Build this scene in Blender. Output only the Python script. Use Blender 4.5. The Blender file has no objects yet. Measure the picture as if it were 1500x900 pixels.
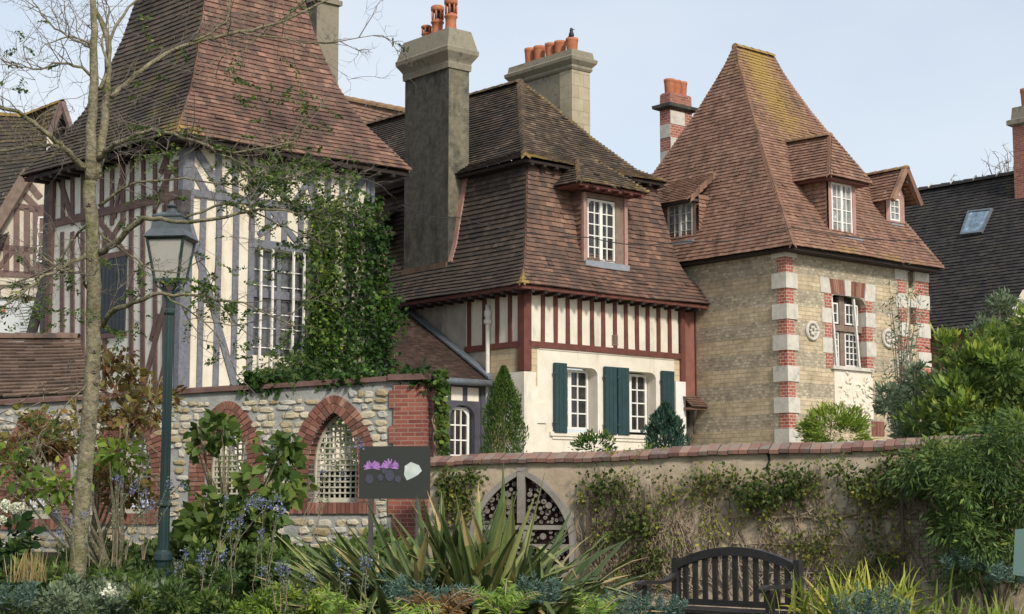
import bpy, math, random
import numpy as np
from math import radians, sin, cos, pi
random.seed(7); np.random.seed(7)
C = bpy.context.scene.collection
# ------------------------------------------------------------------ camera, sky, sun, exposure
FPX = 2400.0; TH = math.atan(290/FPX); CZ = 1.4
cam_d = bpy.data.cameras.new('camera'); cam = bpy.data.objects.new('camera', cam_d); C.objects.link(cam)
cam.location = (0, 0, CZ); cam.rotation_euler = (pi/2+TH, 0, 0)
cam_d.sensor_width = 36; cam_d.lens = 36*FPX/1500; cam_d.clip_end = 3000; cam_d.clip_start = .1
bpy.context.scene.camera = cam
SUN_AZ = 152; SUN_EL = 36
w = bpy.data.worlds.new('World'); bpy.context.scene.world = w; w.use_nodes = True
nt = w.node_tree; bg = nt.nodes['Background']
sky = nt.nodes.new('ShaderNodeTexSky'); sky.sky_type = 'NISHITA'; sky.sun_disc = False
sky.sun_elevation = radians(SUN_EL); sky.sun_rotation = radians(SUN_AZ)
sky.air_density = 1.0; sky.dust_density = 1.4; sky.ozone_density = 1.2
tc = nt.nodes.new('ShaderNodeTexCoord'); mp = nt.nodes.new('ShaderNodeMapping'); mp.inputs['Scale'].default_value = (1.2, 1.2, 3.2)
nz = nt.nodes.new('ShaderNodeTexNoise'); nz.inputs['Scale'].default_value = 1.6; nz.inputs['Detail'].default_value = 4
rp = nt.nodes.new('ShaderNodeValToRGB'); rp.color_ramp.elements[0].position = .3; rp.color_ramp.elements[1].position = .75
rp.color_ramp.elements[0].color = (.45,)*3+(1,); rp.color_ramp.elements[1].color = (.95,)*3+(1,)
mx = nt.nodes.new('ShaderNodeMix'); mx.data_type = 'RGBA'; mx.inputs[7].default_value = (5.55, 5.95, 6.35, 1)
L_ = nt.links.new
L_(tc.outputs['Generated'], mp.inputs['Vector']); L_(mp.outputs['Vector'], nz.inputs['Vector']); L_(nz.outputs['Fac'], rp.inputs['Fac'])
L_(rp.outputs['Color'], mx.inputs[0]); L_(sky.outputs['Color'], mx.inputs[6]); L_(mx.outputs[2], bg.inputs['Color'])
bg.inputs['Strength'].default_value = .122
sd = bpy.data.lights.new('sun', 'SUN'); sd.energy = 2.6; sd.angle = radians(9); sd.color = (1, .93, .82)
so = bpy.data.objects.new('sun', sd); C.objects.link(so)
so.rotation_euler = (radians(90-SUN_EL), 0, radians(180-SUN_AZ))
so.location = (8, -10, 12)
vs = bpy.context.scene.view_settings
bpy.context.scene.display_settings.display_device = 'sRGB'
vs.view_transform = 'Standard'; vs.look = 'None'; vs.gamma = 1; vs.exposure = .33; vs.use_curve_mapping = False

# ------------------------------------------------------------------ geometry of the view and the frames of the houses
def ray(px, py):
    dx = (px-750)/FPX; dz = (450-py)/FPX
    return (dx, cos(TH)-dz*sin(TH), sin(TH)+dz*cos(TH))
def at(px, py, Y):
    r = ray(px, py); k = Y/r[1]; return (r[0]*k, Y, CZ+r[2]*k)
class Face:
    """vertical plane: s runs along heading ang (degrees from +Y to the right), n = outward normal"""
    def __init__(s, P, ang, side=1):
        s.P = (P[0], P[1]); a = radians(ang); s.u = (sin(a), cos(a)); s.n = (side*cos(a), -side*sin(a))
    def px(s, px, py):
        r = ray(px, py); ux, uy = s.u
        det = -ux*r[1]+r[0]*uy
        t = (s.P[0]*r[1]-r[0]*s.P[1])/det
        k = (s.P[1]+uy*t)/r[1]
        return (t, CZ+r[2]*k)
    def pt(s, a, z, d=0):
        return (s.P[0]+s.u[0]*a+s.n[0]*d, s.P[1]+s.u[1]*a+s.n[1]*d, z)
    def off(s, d):
        f = Face(s.P, 0); f.u = s.u; f.n = s.n; f.P = (s.P[0]+s.n[0]*d, s.P[1]+s.n[1]*d); return f
class Frame:
    def __init__(s, P, A, B):
        s.P = P; a = radians(A); b = radians(B); s.u = (sin(a), cos(a)); s.v = (sin(b), cos(b)); s.A = A; s.B = B
    def pt(s, a, t, z): return (s.P[0]+s.u[0]*a+s.v[0]*t, s.P[1]+s.u[1]*a+s.v[1]*t, z)
    def R(s, t=0, a=0): p = s.pt(a, t, 0); return Face(p, s.A, 1)
    def L(s, a=0, t=0): p = s.pt(a, t, 0); return Face(p, s.B, -1)

# ------------------------------------------------------------------ materials
M = {}
def newmat(name):
    m = bpy.data.materials.new(name); m.use_nodes = True; M[name] = m
    return m, m.node_tree, m.node_tree.nodes['Principled BSDF']
def N(nt, t, **k):
    n = nt.nodes.new(t)
    for a, v in k.items():
        if a[0] == '_': setattr(n, a[1:], v)
        else: n.inputs[a.replace('_', ' ')].default_value = v
    return n
def ramp(nt, stops):
    r = nt.nodes.new('ShaderNodeValToRGB'); e = r.color_ramp.elements
    while len(e) < len(stops): e.new(.5)
    for i, (p, c) in enumerate(stops):
        e[i].position = p; e[i].color = (c if len(c) == 4 else tuple(c)+(1,)) if not isinstance(c, float) else (c, c, c, 1)
    return r
def mix(nt, fac, a, b, mode='MIX'):
    m = nt.nodes.new('ShaderNodeMix'); m.data_type = 'RGBA'; m.blend_type = mode
    for i, v in ((0, fac), (6, a), (7, b)):
        if hasattr(v, 'is_linked') or hasattr(v, 'links'): nt.links.new(v, m.inputs[i])
        else: m.inputs[i].default_value = v if i == 0 else (tuple(v)+(1,) if len(v) == 3 else v)
    return m.outputs[2]
def pos(nt):
    g = nt.nodes.new('ShaderNodeNewGeometry'); return g.outputs['Position']
def noise(nt, vec, scale, detail=5, rough=.6, scl=None):
    if scl:
        mp = nt.nodes.new('ShaderNodeMapping'); mp.inputs['Scale'].default_value = scl; nt.links.new(vec, mp.inputs['Vector']); vec = mp.outputs['Vector']
    n = N(nt, 'ShaderNodeTexNoise', Scale=scale, Detail=detail, Roughness=rough); nt.links.new(vec, n.inputs['Vector']); return n.outputs['Fac']
def bump(nt, b, h, strength=.5, dist=.02):
    n = N(nt, 'ShaderNodeBump', Strength=strength, Distance=dist); nt.links.new(h, n.inputs['Height']); nt.links.new(n.outputs['Normal'], b.inputs['Normal']); return n
def surf(name, c1, c2, scale=3, rough=.8, bs=.3, bd=.01, fine=40, c3=None, c3s=1.2, c3lo=.55, streak=False, spec=.3, metal=0):
    """two-tone noisy surface with optional third stain colour"""
    m, nt, b = newmat(name); p = pos(nt)
    n = noise(nt, p, scale, 6, .65); r = ramp(nt, [(.3, c1), (.7, c2)]); nt.links.new(n, r.inputs['Fac']); col = r.outputs['Color']
    if c3:
        n2 = noise(nt, p, c3s, 6, .7, (1, 1, .28) if streak else None); r2 = ramp(nt, [(c3lo, 0.), (c3lo+.16, 1.)]); nt.links.new(n2, r2.inputs['Fac'])
        col = mix(nt, r2.outputs['Color'], col, c3)
    nt.links.new(col, b.inputs['Base Color'])
    f = noise(nt, p, fine, 4); bump(nt, b, f, bs, bd)
    b.inputs['Roughness'].default_value = rough; b.inputs['Specular IOR Level'].default_value = spec; b.inputs['Metallic'].default_value = metal
    return m
def tilemat(name, stops_, dark=(.035, .028, .026), dk=(.5, .62), lich=(.34, .23, .07), dscale=.9, moss=None):
    stops = [(k_, (q_[0]*1.13, q_[1]*1.2, q_[2]*1.16)) for k_, q_ in stops_] if 'tile' in name else stops_
    m, nt, b = newmat(name); p = pos(nt)
    a = N(nt, 'ShaderNodeAttribute', _attribute_name='rnd'); r = ramp(nt, stops); ma = N(nt, 'ShaderNodeMath', _operation='MULTIPLY_ADD'); nt.links.new(a.outputs['Fac'], ma.inputs[0]); ma.inputs[1].default_value = .7; ma.inputs[2].default_value = .17; nt.links.new(ma.outputs[0], r.inputs['Fac']); col = r.outputs['Color']
    n1 = noise(nt, p, 14, 4); col = mix(nt, .35, col, mix(nt, n1, (.05, .04, .035), (.5, .42, .38)), 'OVERLAY')
    n2 = noise(nt, p, dscale, 5, .65); add = N(nt, 'ShaderNodeMath', _operation='MULTIPLY_ADD'); nt.links.new(a.outputs['Fac'], add.inputs[0]); add.inputs[1].default_value = .16; nt.links.new(n2, add.inputs[2])
    r2 = ramp(nt, [(dk[0]+.05, 0.), (dk[1]+.12, .8)]); nt.links.new(add.outputs[0], r2.inputs['Fac']); col = mix(nt, r2.outputs['Color'], col, dark)
    n5 = noise(nt, p, 3.2, 5, .7, (1, 1, .22)); r5 = ramp(nt, [(.5, 0.), (.66, .55)]); nt.links.new(n5, r5.inputs['Fac']); col = mix(nt, r5.outputs['Color'], col, tuple(x*1.6 for x in dark))
    l = N(nt, 'ShaderNodeAttribute', _attribute_name='lich'); n3 = noise(nt, p, 5.5, 6, .75)
    mm = N(nt, 'ShaderNodeMath', _operation='MULTIPLY_ADD'); nt.links.new(l.outputs['Fac'], mm.inputs[0]); mm.inputs[1].default_value = .68; nt.links.new(n3, mm.inputs[2])
    r3 = ramp(nt, [(.7, 0.), (.95, .9)]); nt.links.new(mm.outputs[0], r3.inputs['Fac']); col = mix(nt, r3.outputs['Color'], col, lich)
    if moss:
        n4 = noise(nt, p, 1.6, 6, .7); r4 = ramp(nt, [(.52, 0.), (.68, .7)]); nt.links.new(n4, r4.inputs['Fac']); col = mix(nt, r4.outputs['Color'], col, moss)
    nt.links.new(col, b.inputs['Base Color']); b.inputs['Roughness'].default_value = .85; b.inputs['Specular IOR Level'].default_value = .25
    bump(nt, b, noise(nt, p, 45, 3), .35, .008)
    return m
RED = [(0, (0.1, 0.065, 0.055)), (.18, (0.130, 0.081, 0.069)), (.5, (0.210, 0.114, 0.091)), (.78, (0.300, 0.164, 0.126)), (1, (0.440, 0.268, 0.201))]
tilemat('tile_left', RED, dk=(.5, .66))
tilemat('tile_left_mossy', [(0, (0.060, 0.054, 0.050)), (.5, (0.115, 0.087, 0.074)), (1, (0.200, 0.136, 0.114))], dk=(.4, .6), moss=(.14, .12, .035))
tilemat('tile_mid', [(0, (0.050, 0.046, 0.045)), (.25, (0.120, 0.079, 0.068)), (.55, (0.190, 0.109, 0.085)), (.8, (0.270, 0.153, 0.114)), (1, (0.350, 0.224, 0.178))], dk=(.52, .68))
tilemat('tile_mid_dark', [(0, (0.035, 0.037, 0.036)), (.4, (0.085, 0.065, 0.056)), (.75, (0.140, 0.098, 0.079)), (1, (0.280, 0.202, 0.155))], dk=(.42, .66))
tilemat('tile_upper', [(0, (0.050, 0.046, 0.042)), (.4, (0.110, 0.081, 0.064)), (.7, (0.180, 0.125, 0.091)), (1, (0.360, 0.279, 0.190))], dk=(.5, .7))
tilemat('tile_tower', [(0, (.18, .1, .076)), (.3, (.24, .132, .098)), (.7, (.3, .17, .128)), (1, (.39, .235, .175))], dk=(.62, .76))
tilemat('tile_annex', [(0, (0.050, 0.037, 0.036)), (.5, (0.100, 0.065, 0.056)), (1, (0.190, 0.125, 0.103))], dk=(.55, .7))
tilemat('slate', [(0, (.028, .028, .03)), (.5, (.045, .044, .045)), (1, (.075, .07, .066))], dk=(.6, .8), moss=(.075, .07, .045))
tilemat('old_slate', [(0, (.04, .038, .034)), (.5, (.07, .065, .052)), (1, (.11, .1, .075))], dk=(.5, .7), moss=(.16, .11, .03))
tilemat('brown_tile', [(0, (.1, .07, .055)), (.5, (.17, .11, .085)), (1, (.24, .16, .12))], dk=(.55, .7))
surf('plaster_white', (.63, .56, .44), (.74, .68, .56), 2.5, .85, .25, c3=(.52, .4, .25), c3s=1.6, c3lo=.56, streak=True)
surf('plaster_shaded', (.52, .5, .45), (.64, .61, .54), 3, .85, .25, c3=(.42, .34, .25), c3s=2, c3lo=.6, streak=True)  # darker, cooler plaster copy: shade of the left-facing wall put into the colour
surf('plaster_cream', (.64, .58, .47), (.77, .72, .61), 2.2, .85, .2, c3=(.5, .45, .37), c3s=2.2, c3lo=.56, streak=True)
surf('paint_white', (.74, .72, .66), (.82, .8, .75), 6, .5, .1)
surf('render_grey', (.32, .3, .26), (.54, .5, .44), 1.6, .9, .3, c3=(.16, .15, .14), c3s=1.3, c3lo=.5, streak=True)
surf('timber_grey', (.105, .108, .128), (.2, .203, .228), 14, .75, .4, c3=(.3, .3, .32), c3s=7, c3lo=.62)
surf('timber_brown', (.085, .05, .045), (.15, .09, .08), 5, .8, .4, c3=(.25, .19, .17), c3s=5, c3lo=.6)
surf('timber_red', (.1, .036, .028), (.17, .06, .046), 5, .7, .3, c3=(.3, .15, .11), c3s=6, c3lo=.66)
surf('timber_dark', (.05, .045, .045), (.1, .09, .085), 6, .8, .4)
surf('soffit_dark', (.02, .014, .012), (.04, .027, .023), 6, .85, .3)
surf('timber_far', (.17, .11, .1), (.25, .17, .15), 4, .8, .3)
surf('paint_slate', (.055, .055, .07), (.09, .09, .11), 4, .6, .15)
surf('pink_board', (.34, .19, .16), (.45, .27, .23), 5, .75, .2, c3=(.2, .12, .1), c3s=6, c3lo=.6)
surf('red_board', (.2, .085, .065), (.28, .13, .1), 4, .8, .25)
surf('weathered_wood', (.16, .11, .085), (.27, .2, .16), 6, .85, .4)
surf('shutter_green', (.018, .045, .05), (.028, .062, .066), 5, .55, .15, c3=(.05, .08, .08), c3s=6, c3lo=.58)
surf('shutter_dark', (.02, .027, .035), (.035, .042, .05), 5, .6, .15)
surf('lead', (.2, .23, .27), (.3, .33, .37), 6, .5, .15, spec=.5)
surf('zinc', (.09, .11, .13), (.16, .18, .2), 6, .45, .15, spec=.5)
surf('stone_white', (.46, .43, .37), (.66, .62, .54), 5, .9, .3, c3=(.3, .3, .29), c3s=3.5, c3lo=.56)
surf('stone_cream', (.6, .53, .42), (.72, .66, .55), 3, .9, .3, c3=(.5, .36, .2), c3s=3, c3lo=.6)
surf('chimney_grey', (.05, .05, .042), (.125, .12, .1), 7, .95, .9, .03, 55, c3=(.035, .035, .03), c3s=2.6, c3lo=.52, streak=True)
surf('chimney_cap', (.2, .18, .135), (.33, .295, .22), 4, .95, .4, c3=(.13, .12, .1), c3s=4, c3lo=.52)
surf('chimney_lit', (.13, .118, .085), (.27, .24, .17), 6, .95, .9, .03, 55, c3=(.08, .08, .06), c3s=2.5, c3lo=.5)  # lighter chimney tone with the sunlit side painted in
surf('terracotta', (.36, .12, .06), (.5, .19, .1), 6, .75, .2, c3=(.2, .13, .09), c3s=6, c3lo=.6)
surf('mortar', (.3, .29, .27), (.42, .41, .38), 8, .95, .4)
surf('wall_mortar', (.25, .255, .24), (.38, .38, .35), 5, .95, .6, .02, 30)
surf('coping_rust', (.1, .055, .045), (.2, .12, .1), 4, .85, .3)
surf('lamp_green', (.012, .035, .034), (.02, .05, .047), 5, .4, .1, spec=.5)
surf('lamp_top', (.055, .07, .08), (.1, .12, .13), 8, .5, .15, spec=.5)
surf('bench_wood', (.018, .016, .016), (.035, .031, .03), 8, .5, .3, spec=.4)
surf('hotel_wood', (.16, .145, .125), (.3, .27, .235), 5, .85, .4, c3=(.16, .16, .14), c3s=5, c3lo=.55)
surf('lattice_wood', (.38, .35, .27), (.55, .52, .42), 7, .85, .3)
surf('bark', (.13, .11, .075), (.34, .3, .19), 16, .9, 1.0, .03, 26, c3=(.12, .125, .045), c3s=4.5, c3lo=.5)
surf('twig', (.13, .11, .085), (.24, .2, .16), 9, .9, .3)
surf('dry_stem', (.2, .15, .1), (.33, .27, .19), 6, .9, .3)
surf('soil', (.03, .024, .017), (.06, .048, .034), 3, .95, .8, .04, 14)
surf('board_dark', (.028, .032, .028), (.034, .038, .034), 2, .6, .03)
surf('purple', (.3, .13, .42), (.48, .25, .58), 60, .7, .2)
surf('petal_white', (.7, .72, .62), (.85, .85, .78), 20, .6, .1)
surf('bud_dark', (.03, .03, .05), (.09, .09, .12), 90, .7, .2)
surf('leaf_grey', (.4, .46, .42), (.6, .66, .62), 9, .7, .1)
surf('rust_mesh', (.07, .05, .04), (.12, .09, .07), 9, .8, .2)
surf('cable', (.02, .02, .02), (.035, .035, .035), 9, .6, .1)
surf('feather', (.015, .017, .022), (.03, .032, .04), 30, .5, .2)
surf('log_end', (.12, .105, .09), (.25, .22, .19), 30, .9, .3)
surf('log_hole', (.03, .027, .024), (.06, .055, .05), 30, .95, .3)
surf('dark_room', (.015, .014, .013), (.03, .028, .026), 3, .9, .1)
surf('iron_white', (.6, .58, .52), (.75, .72, .66), 12, .6, .2, c3=(.3, .24, .18), c3s=14, c3lo=.6)
surf('garage_white', (.6, .62, .63), (.7, .71, .7), 2, .7, .1)
surf('relief_stone', (.66, .58, .46), (.76, .7, .6), 3, .9, .2, c3=(.45, .3, .18), c3s=7, c3lo=.57)
# glass of windows: dark reflecting pane, lighter patches paint in varied reflections and curtains
def glassmat(name, c, rough=.08, spec=.6):
    m, nt, b = newmat(name); p = pos(nt); n = noise(nt, p, 5, 3); r = ramp(nt, [(.35, tuple(x*.45 for x in c)), (.6, c), (.75, tuple(min(1, x*2.2) for x in c))]); nt.links.new(n, r.inputs['Fac'])
    nt.links.new(r.outputs['Color'], b.inputs['Base Color']); b.inputs['Roughness'].default_value = rough; b.inputs['Specular IOR Level'].default_value = spec
    bump(nt, b, noise(nt, p, 3, 2), .06, .02)
glassmat('glass_dark', (.035, .033, .03)); glassmat('glass_curtain', (.3, .31, .31), .25, .5); glassmat('glass_mid', (.12, .12, .12), .12)
glassmat('skylight', (.2, .3, .38), .06, .9)
m, nt, b = newmat('lamp_glass'); b.inputs['Base Color'].default_value = (.5, .48, .43, 1); b.inputs['Roughness'].default_value = .35; b.inputs['Transmission Weight'].default_value = .15
b.inputs['IOR'].default_value = 1.2
m, nt, b = newmat('panel_glass'); b.inputs['Base Color'].default_value = (.14, .22, .2, 1); b.inputs['Roughness'].default_value = .1; b.inputs['Alpha'].default_value = 1
# brick
def brickmat(name, c1, c2, mort, w=.21, h=.065, ms=.008, off=.5, bs=.6):
    m, nt, b = newmat(name); tcn = nt.nodes.new('ShaderNodeTexCoord')
    br = N(nt, 'ShaderNodeTexBrick', Scale=1, Mortar_Size=ms, Brick_Width=w, Row_Height=h, Bias=0); br.offset = off
    br.inputs['Color1'].default_value = c1+(1,); br.inputs['Color2'].default_value = c2+(1,); br.inputs['Mortar'].default_value = mort+(1,); br.inputs['Mortar Smooth'].default_value = .3
    nt.links.new(tcn.outputs['UV'], br.inputs['Vector']); p = pos(nt)
    col = mix(nt, .45, br.outputs['Color'], mix(nt, noise(nt, p, 5, 6), (.15, .13, .12), (.85, .8, .78)), 'OVERLAY')
    nt.links.new(col, b.inputs['Base Color']); b.inputs['Roughness'].default_value = .9
    bm = N(nt, 'ShaderNodeBump', Strength=bs, Distance=.012); bm.invert = True; nt.links.new(br.outputs['Fac'], bm.inputs['Height'])
    b2 = N(nt, 'ShaderNodeBump', Strength=.4, Distance=.008); nt.links.new(noise(nt, p, 35, 4), b2.inputs['Height']); nt.links.new(bm.outputs['Normal'], b2.inputs['Normal']); nt.links.new(b2.outputs['Normal'], b.inputs['Normal'])
    return m
brickmat('brick', (.3, .075, .05), (.42, .13, .085), (.5, .42, .36), .16, .075, .009)
brickmat('brick_old', (.25, .08, .055), (.38, .15, .1), (.33, .28, .24), .22, .07, .007)
brickmat('stone_course', (.5, .4, .25), (.6, .49, .32), (.38, .33, .25), .42, .14, .006)
# banded rubble of the tower: ochre ashlar bands between grey knapped bands
def rubble(name, dim):
    m, nt, b = newmat(name); tcn = nt.nodes.new('ShaderNodeTexCoord'); uv = tcn.outputs['UV']; p = pos(nt)
    nn = N(nt, 'ShaderNodeTexNoise', Scale=2.5, Detail=3); nt.links.new(uv, nn.inputs['Vector'])
    dis = N(nt, 'ShaderNodeVectorMath', _operation='MULTIPLY_ADD'); nt.links.new(nn.outputs['Color'], dis.inputs[0]); dis.inputs[1].default_value = (.07, .035, 0); nt.links.new(uv, dis.inputs[2])
    def br(w, h, ms, c1, c2, mo):
        x = N(nt, 'ShaderNodeTexBrick', Scale=1, Mortar_Size=ms, Brick_Width=w, Row_Height=h); x.inputs['Color1'].default_value = c1+(1,); x.inputs['Color2'].default_value = c2+(1,); x.inputs['Mortar'].default_value = mo+(1,)
        x.inputs['Mortar Smooth'].default_value = .4; nt.links.new(dis.outputs[0], x.inputs['Vector']); return x
    o = br(.27, .1, .007, (.46*dim, .37*dim, .245*dim), (.59*dim, .485*dim, .335*dim), (.37*dim, .31*dim, .22*dim))
    g = br(.11, .07, .012, (.29*dim, .25*dim, .185*dim), (.56*dim, .49*dim, .375*dim), (.4*dim, .34*dim, .25*dim))
    sx = N(nt, 'ShaderNodeSeparateXYZ'); nt.links.new(uv, sx.inputs[0])
    a = N(nt, 'ShaderNodeMath', _operation='SUBTRACT'); nt.links.new(sx.outputs[1], a.inputs[0]); a.inputs[1].default_value = 6.37-7.2
    d = N(nt, 'ShaderNodeMath', _operation='DIVIDE'); nt.links.new(a.outputs[0], d.inputs[0]); d.inputs[1].default_value = .72
    f = N(nt, 'ShaderNodeMath', _operation='FRACT'); nt.links.new(d.outputs[0], f.inputs[0])
    l = N(nt, 'ShaderNodeMath', _operation='LESS_THAN'); nt.links.new(f.outputs[0], l.inputs[0]); l.inputs[1].default_value = .5
    top = N(nt, 'ShaderNodeMath', _operation='LESS_THAN'); nt.links.new(sx.outputs[1], top.inputs[0]); top.inputs[1].default_value = 6.74
    mu = N(nt, 'ShaderNodeMath', _operation='MULTIPLY'); nt.links.new(l.outputs[0], mu.inputs[0]); nt.links.new(top.outputs[0], mu.inputs[1])
    col = mix(nt, mu.outputs[0], g.outputs['Color'], o.outputs['Color'])
    n2 = noise(nt, p, 2.2, 6, .7); r2 = ramp(nt, [(.5, 0.), (.72, .75)]); nt.links.new(n2, r2.inputs['Fac']); col = mix(nt, r2.outputs['Color'], col, (.2*dim, .175*dim, .135*dim))
    n3 = noise(nt, p, 9, 5, .7); col = mix(nt, .55, col, mix(nt, n3, (.1, .1, .1), (.9, .88, .82)), 'OVERLAY')
    nt.links.new(col, b.inputs['Base Color']); b.inputs['Roughness'].default_value = .95
    hm = mix(nt, mu.outputs[0], g.outputs['Fac'], o.outputs['Fac']); bm = N(nt, 'ShaderNodeBump', Strength=.7, Distance=.015); bm.invert = True; nt.links.new(hm, bm.inputs['Height'])
    b2 = N(nt, 'ShaderNodeBump', Strength=.6, Distance=.015); nt.links.new(noise(nt, p, 22, 5), b2.inputs['Height']); nt.links.new(bm.outputs['Normal'], b2.inputs['Normal']); nt.links.new(b2.outputs['Normal'], b.inputs['Normal'])
rubble('rubble', 1.0); rubble('rubble_shaded', .88)  # second one is a dimmed copy, shade of the left wall in its colour
# stained lime render of the garden wall
m, nt, b = newmat('lime_render'); p = pos(nt)
r = ramp(nt, [(.3, (.33, .245, .16)), (.5, (.46, .375, .27)), (.72, (.55, .47, .355))]); nt.links.new(noise(nt, p, 1.1, 8, .65), r.inputs['Fac'])
r2 = ramp(nt, [(.5, 0.), (.7, .75)]); nt.links.new(noise(nt, p, 2.3, 7, .7, (1, 1, .35)), r2.inputs['Fac']); col = mix(nt, r2.outputs['Color'], r.outputs['Color'], (.2, .165, .115))
r3 = ramp(nt, [(.6, 0.), (.72, .7)]); nt.links.new(noise(nt, p, .8, 6), r3.inputs['Fac']); col = mix(nt, r3.outputs['Color'], col, (.56, .5, .4))
nt.links.new(col, b.inputs['Base Color']); b.inputs['Roughness'].default_value = .95; bump(nt, b, noise(nt, p, 9, 8, .7), .6, .03)
# tints by attribute: leaves, stones, tiles of the coping
def leafmat(name, stops, trans=.3, rough=.55):
    m, nt, b = newmat(name); a = N(nt, 'ShaderNodeAttribute', _attribute_name='rnd'); r = ramp(nt, stops); nt.links.new(a.outputs['Fac'], r.inputs['Fac'])
    col = mix(nt, .3, r.outputs['Color'], mix(nt, noise(nt, pos(nt), 25, 3), (.15, .15, .12), (.8, .8, .7)), 'OVERLAY')
    nt.links.new(col, b.inputs['Base Color']); b.inputs['Roughness'].default_value = rough; b.inputs['Specular IOR Level'].default_value = .3
    if trans:
        t = nt.nodes.new('ShaderNodeBsdfTranslucent'); nt.links.new(col, t.inputs['Color']); ms = nt.nodes.new('ShaderNodeMixShader'); ms.inputs[0].default_value = trans
        out = nt.nodes['Material Output']; nt.links.new(b.outputs[0], ms.inputs[1]); nt.links.new(t.outputs[0], ms.inputs[2]); nt.links.new(ms.outputs[0], out.inputs['Surface'])
leafmat('leaf_ivy', [(0, (.02, .05, .012)), (.5, (.045, .1, .02)), (.85, (.1, .19, .03)), (1, (.25, .33, .05))])
leafmat('leaf_ivy_gold', [(0, (.03, .065, .015)), (.5, (.075, .14, .025)), (1, (.22, .3, .05))])
leafmat('leaf_locust', [(0, (.05, .09, .025)), (.6, (.1, .15, .035)), (.9, (.2, .25, .05)), (1, (.32, .33, .06))])
leafmat('leaf_russet', [(0, (.1, .05, .02)), (.3, (.18, .09, .035)), (.55, (.2, .16, .04)), (.8, (.24, .24, .06)), (1, (.34, .2, .07))])
leafmat('leaf_broad', [(0, (.055, .1, .022)), (.45, (.1, .165, .036)), (.8, (.19, .26, .055)), (1, (.36, .4, .09))])
leafmat('leaf_lime', [(0, (.1, .18, .03)), (.6, (.24, .34, .05)), (1, (.45, .5, .08))])
leafmat('leaf_dark', [(0, (.012, .035, .012)), (.6, (.03, .07, .018)), (1, (.07, .13, .03))])
leafmat('leaf_thuja', [(0, (.03, .07, .012)), (.6, (.07, .13, .022)), (1, (.14, .2, .035))], .15)
leafmat('leaf_juniper', [(0, (.02, .06, .045)), (.6, (.045, .1, .07)), (1, (.1, .17, .11))], .15)
leafmat('leaf_cover', [(0, (.035, .07, .018)), (.45, (.075, .13, .03)), (.85, (.14, .21, .05)), (1, (.3, .33, .1))])
leafmat('leaf_blue', [(0, (.05, .09, .07)), (.5, (.1, .17, .135)), (1, (.2, .29, .24))], .2)
leafmat('leaf_sage', [(0, (.07, .11, .06)), (.5, (.15, .2, .12)), (1, (.28, .32, .2))], .2)
leafmat('leaf_fern', [(0, (.12, .22, .04)), (.6, (.24, .36, .06)), (1, (.4, .5, .1))])
leafmat('leaf_fern_brown', [(0, (.14, .07, .025)), (.6, (.25, .13, .05)), (1, (.36, .22, .09))])
leafmat('leaf_daylily', [(0, (.12, .18, .03)), (.5, (.3, .36, .06)), (.8, (.5, .5, .09)), (1, (.62, .52, .1))])
leafmat('leaf_phormium', [(0, (.045, .075, .03)), (.4, (.1, .145, .05)), (.75, (.19, .23, .08)), (.92, (.34, .34, .13)), (1, (.45, .3, .15))], .15, .4)
leafmat('leaf_margin', [(0, (.2, .22, .07)), (1, (.42, .42, .16))], .12, .4)
leafmat('leaf_climber', [(0, (.04, .075, .018)), (.4, (.09, .13, .03)), (.75, (.18, .19, .045)), (1, (.42, .36, .06))])
leafmat('leaf_climber_gold', [(0, (.08, .11, .02)), (.5, (.2, .23, .04)), (1, (.46, .42, .06))])
leafmat('leaf_jasmine', [(0, (.04, .09, .028)), (.55, (.105, .175, .05)), (1, (.25, .34, .09))])
leafmat('leaf_olive', [(0, (.08, .12, .07)), (.6, (.16, .21, .13)), (1, (.28, .33, .2))])
leafmat('leaf_bamboo', [(0, (.09, .14, .04)), (.6, (.2, .26, .08)), (1, (.36, .4, .14))])
leafmat('straw', [(0, (.3, .22, .09)), (1, (.5, .38, .18))])
leafmat('petal_blue', [(0, (.1, .12, .3)), (1, (.32, .34, .6))], .2)
leafmat('petal_cream', [(0, (.6, .62, .45)), (1, (.85, .85, .75))], .2)
def tintmat(name, stops, rough=.9, bs=.5, sc=18, dirt=(.14, .13, .11), dlo=.6):
    m, nt, b = newmat(name); a = N(nt, 'ShaderNodeAttribute', _attribute_name='rnd'); r = ramp(nt, stops); nt.links.new(a.outputs['Fac'], r.inputs['Fac']); p = pos(nt)
    r2 = ramp(nt, [(dlo, 0.), (dlo+.15, .8)]); nt.links.new(noise(nt, p, 6, 6, .7), r2.inputs['Fac']); col = mix(nt, r2.outputs['Color'], r.outputs['Color'], dirt)
    nt.links.new(col, b.inputs['Base Color']); b.inputs['Roughness'].default_value = rough; bump(nt, b, noise(nt, p, sc, 6, .65), bs, .015)
tintmat('field_stone', [(0, (.34, .27, .15)), (.3, (.46, .39, .26)), (.7, (.55, .49, .37)), (1, (.42, .42, .39))], dirt=(.26, .25, .21), bs=.9)
tintmat('coping_tile', [(0, (.09, .045, .035)), (.5, (.16, .072, .052)), (1, (.25, .13, .09))], dirt=(.1, .09, .075), dlo=.44)
tintmat('coping_top', [(0, (.14, .07, .055)), (.5, (.23, .12, .088)), (1, (.31, .19, .14))], dirt=(.2, .19, .16), dlo=.46)
tintmat('voussoir', [(0, (.13, .05, .035)), (.4, (.2, .085, .06)), (.8, (.265, .115, .08)), (1, (.36, .2, .145))], dirt=(.1, .07, .055), dlo=.52)
brickmat('brick_small', (.19, .055, .04), (.32, .11, .075), (.33, .25, .2), .19, .056, .006)

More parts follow.
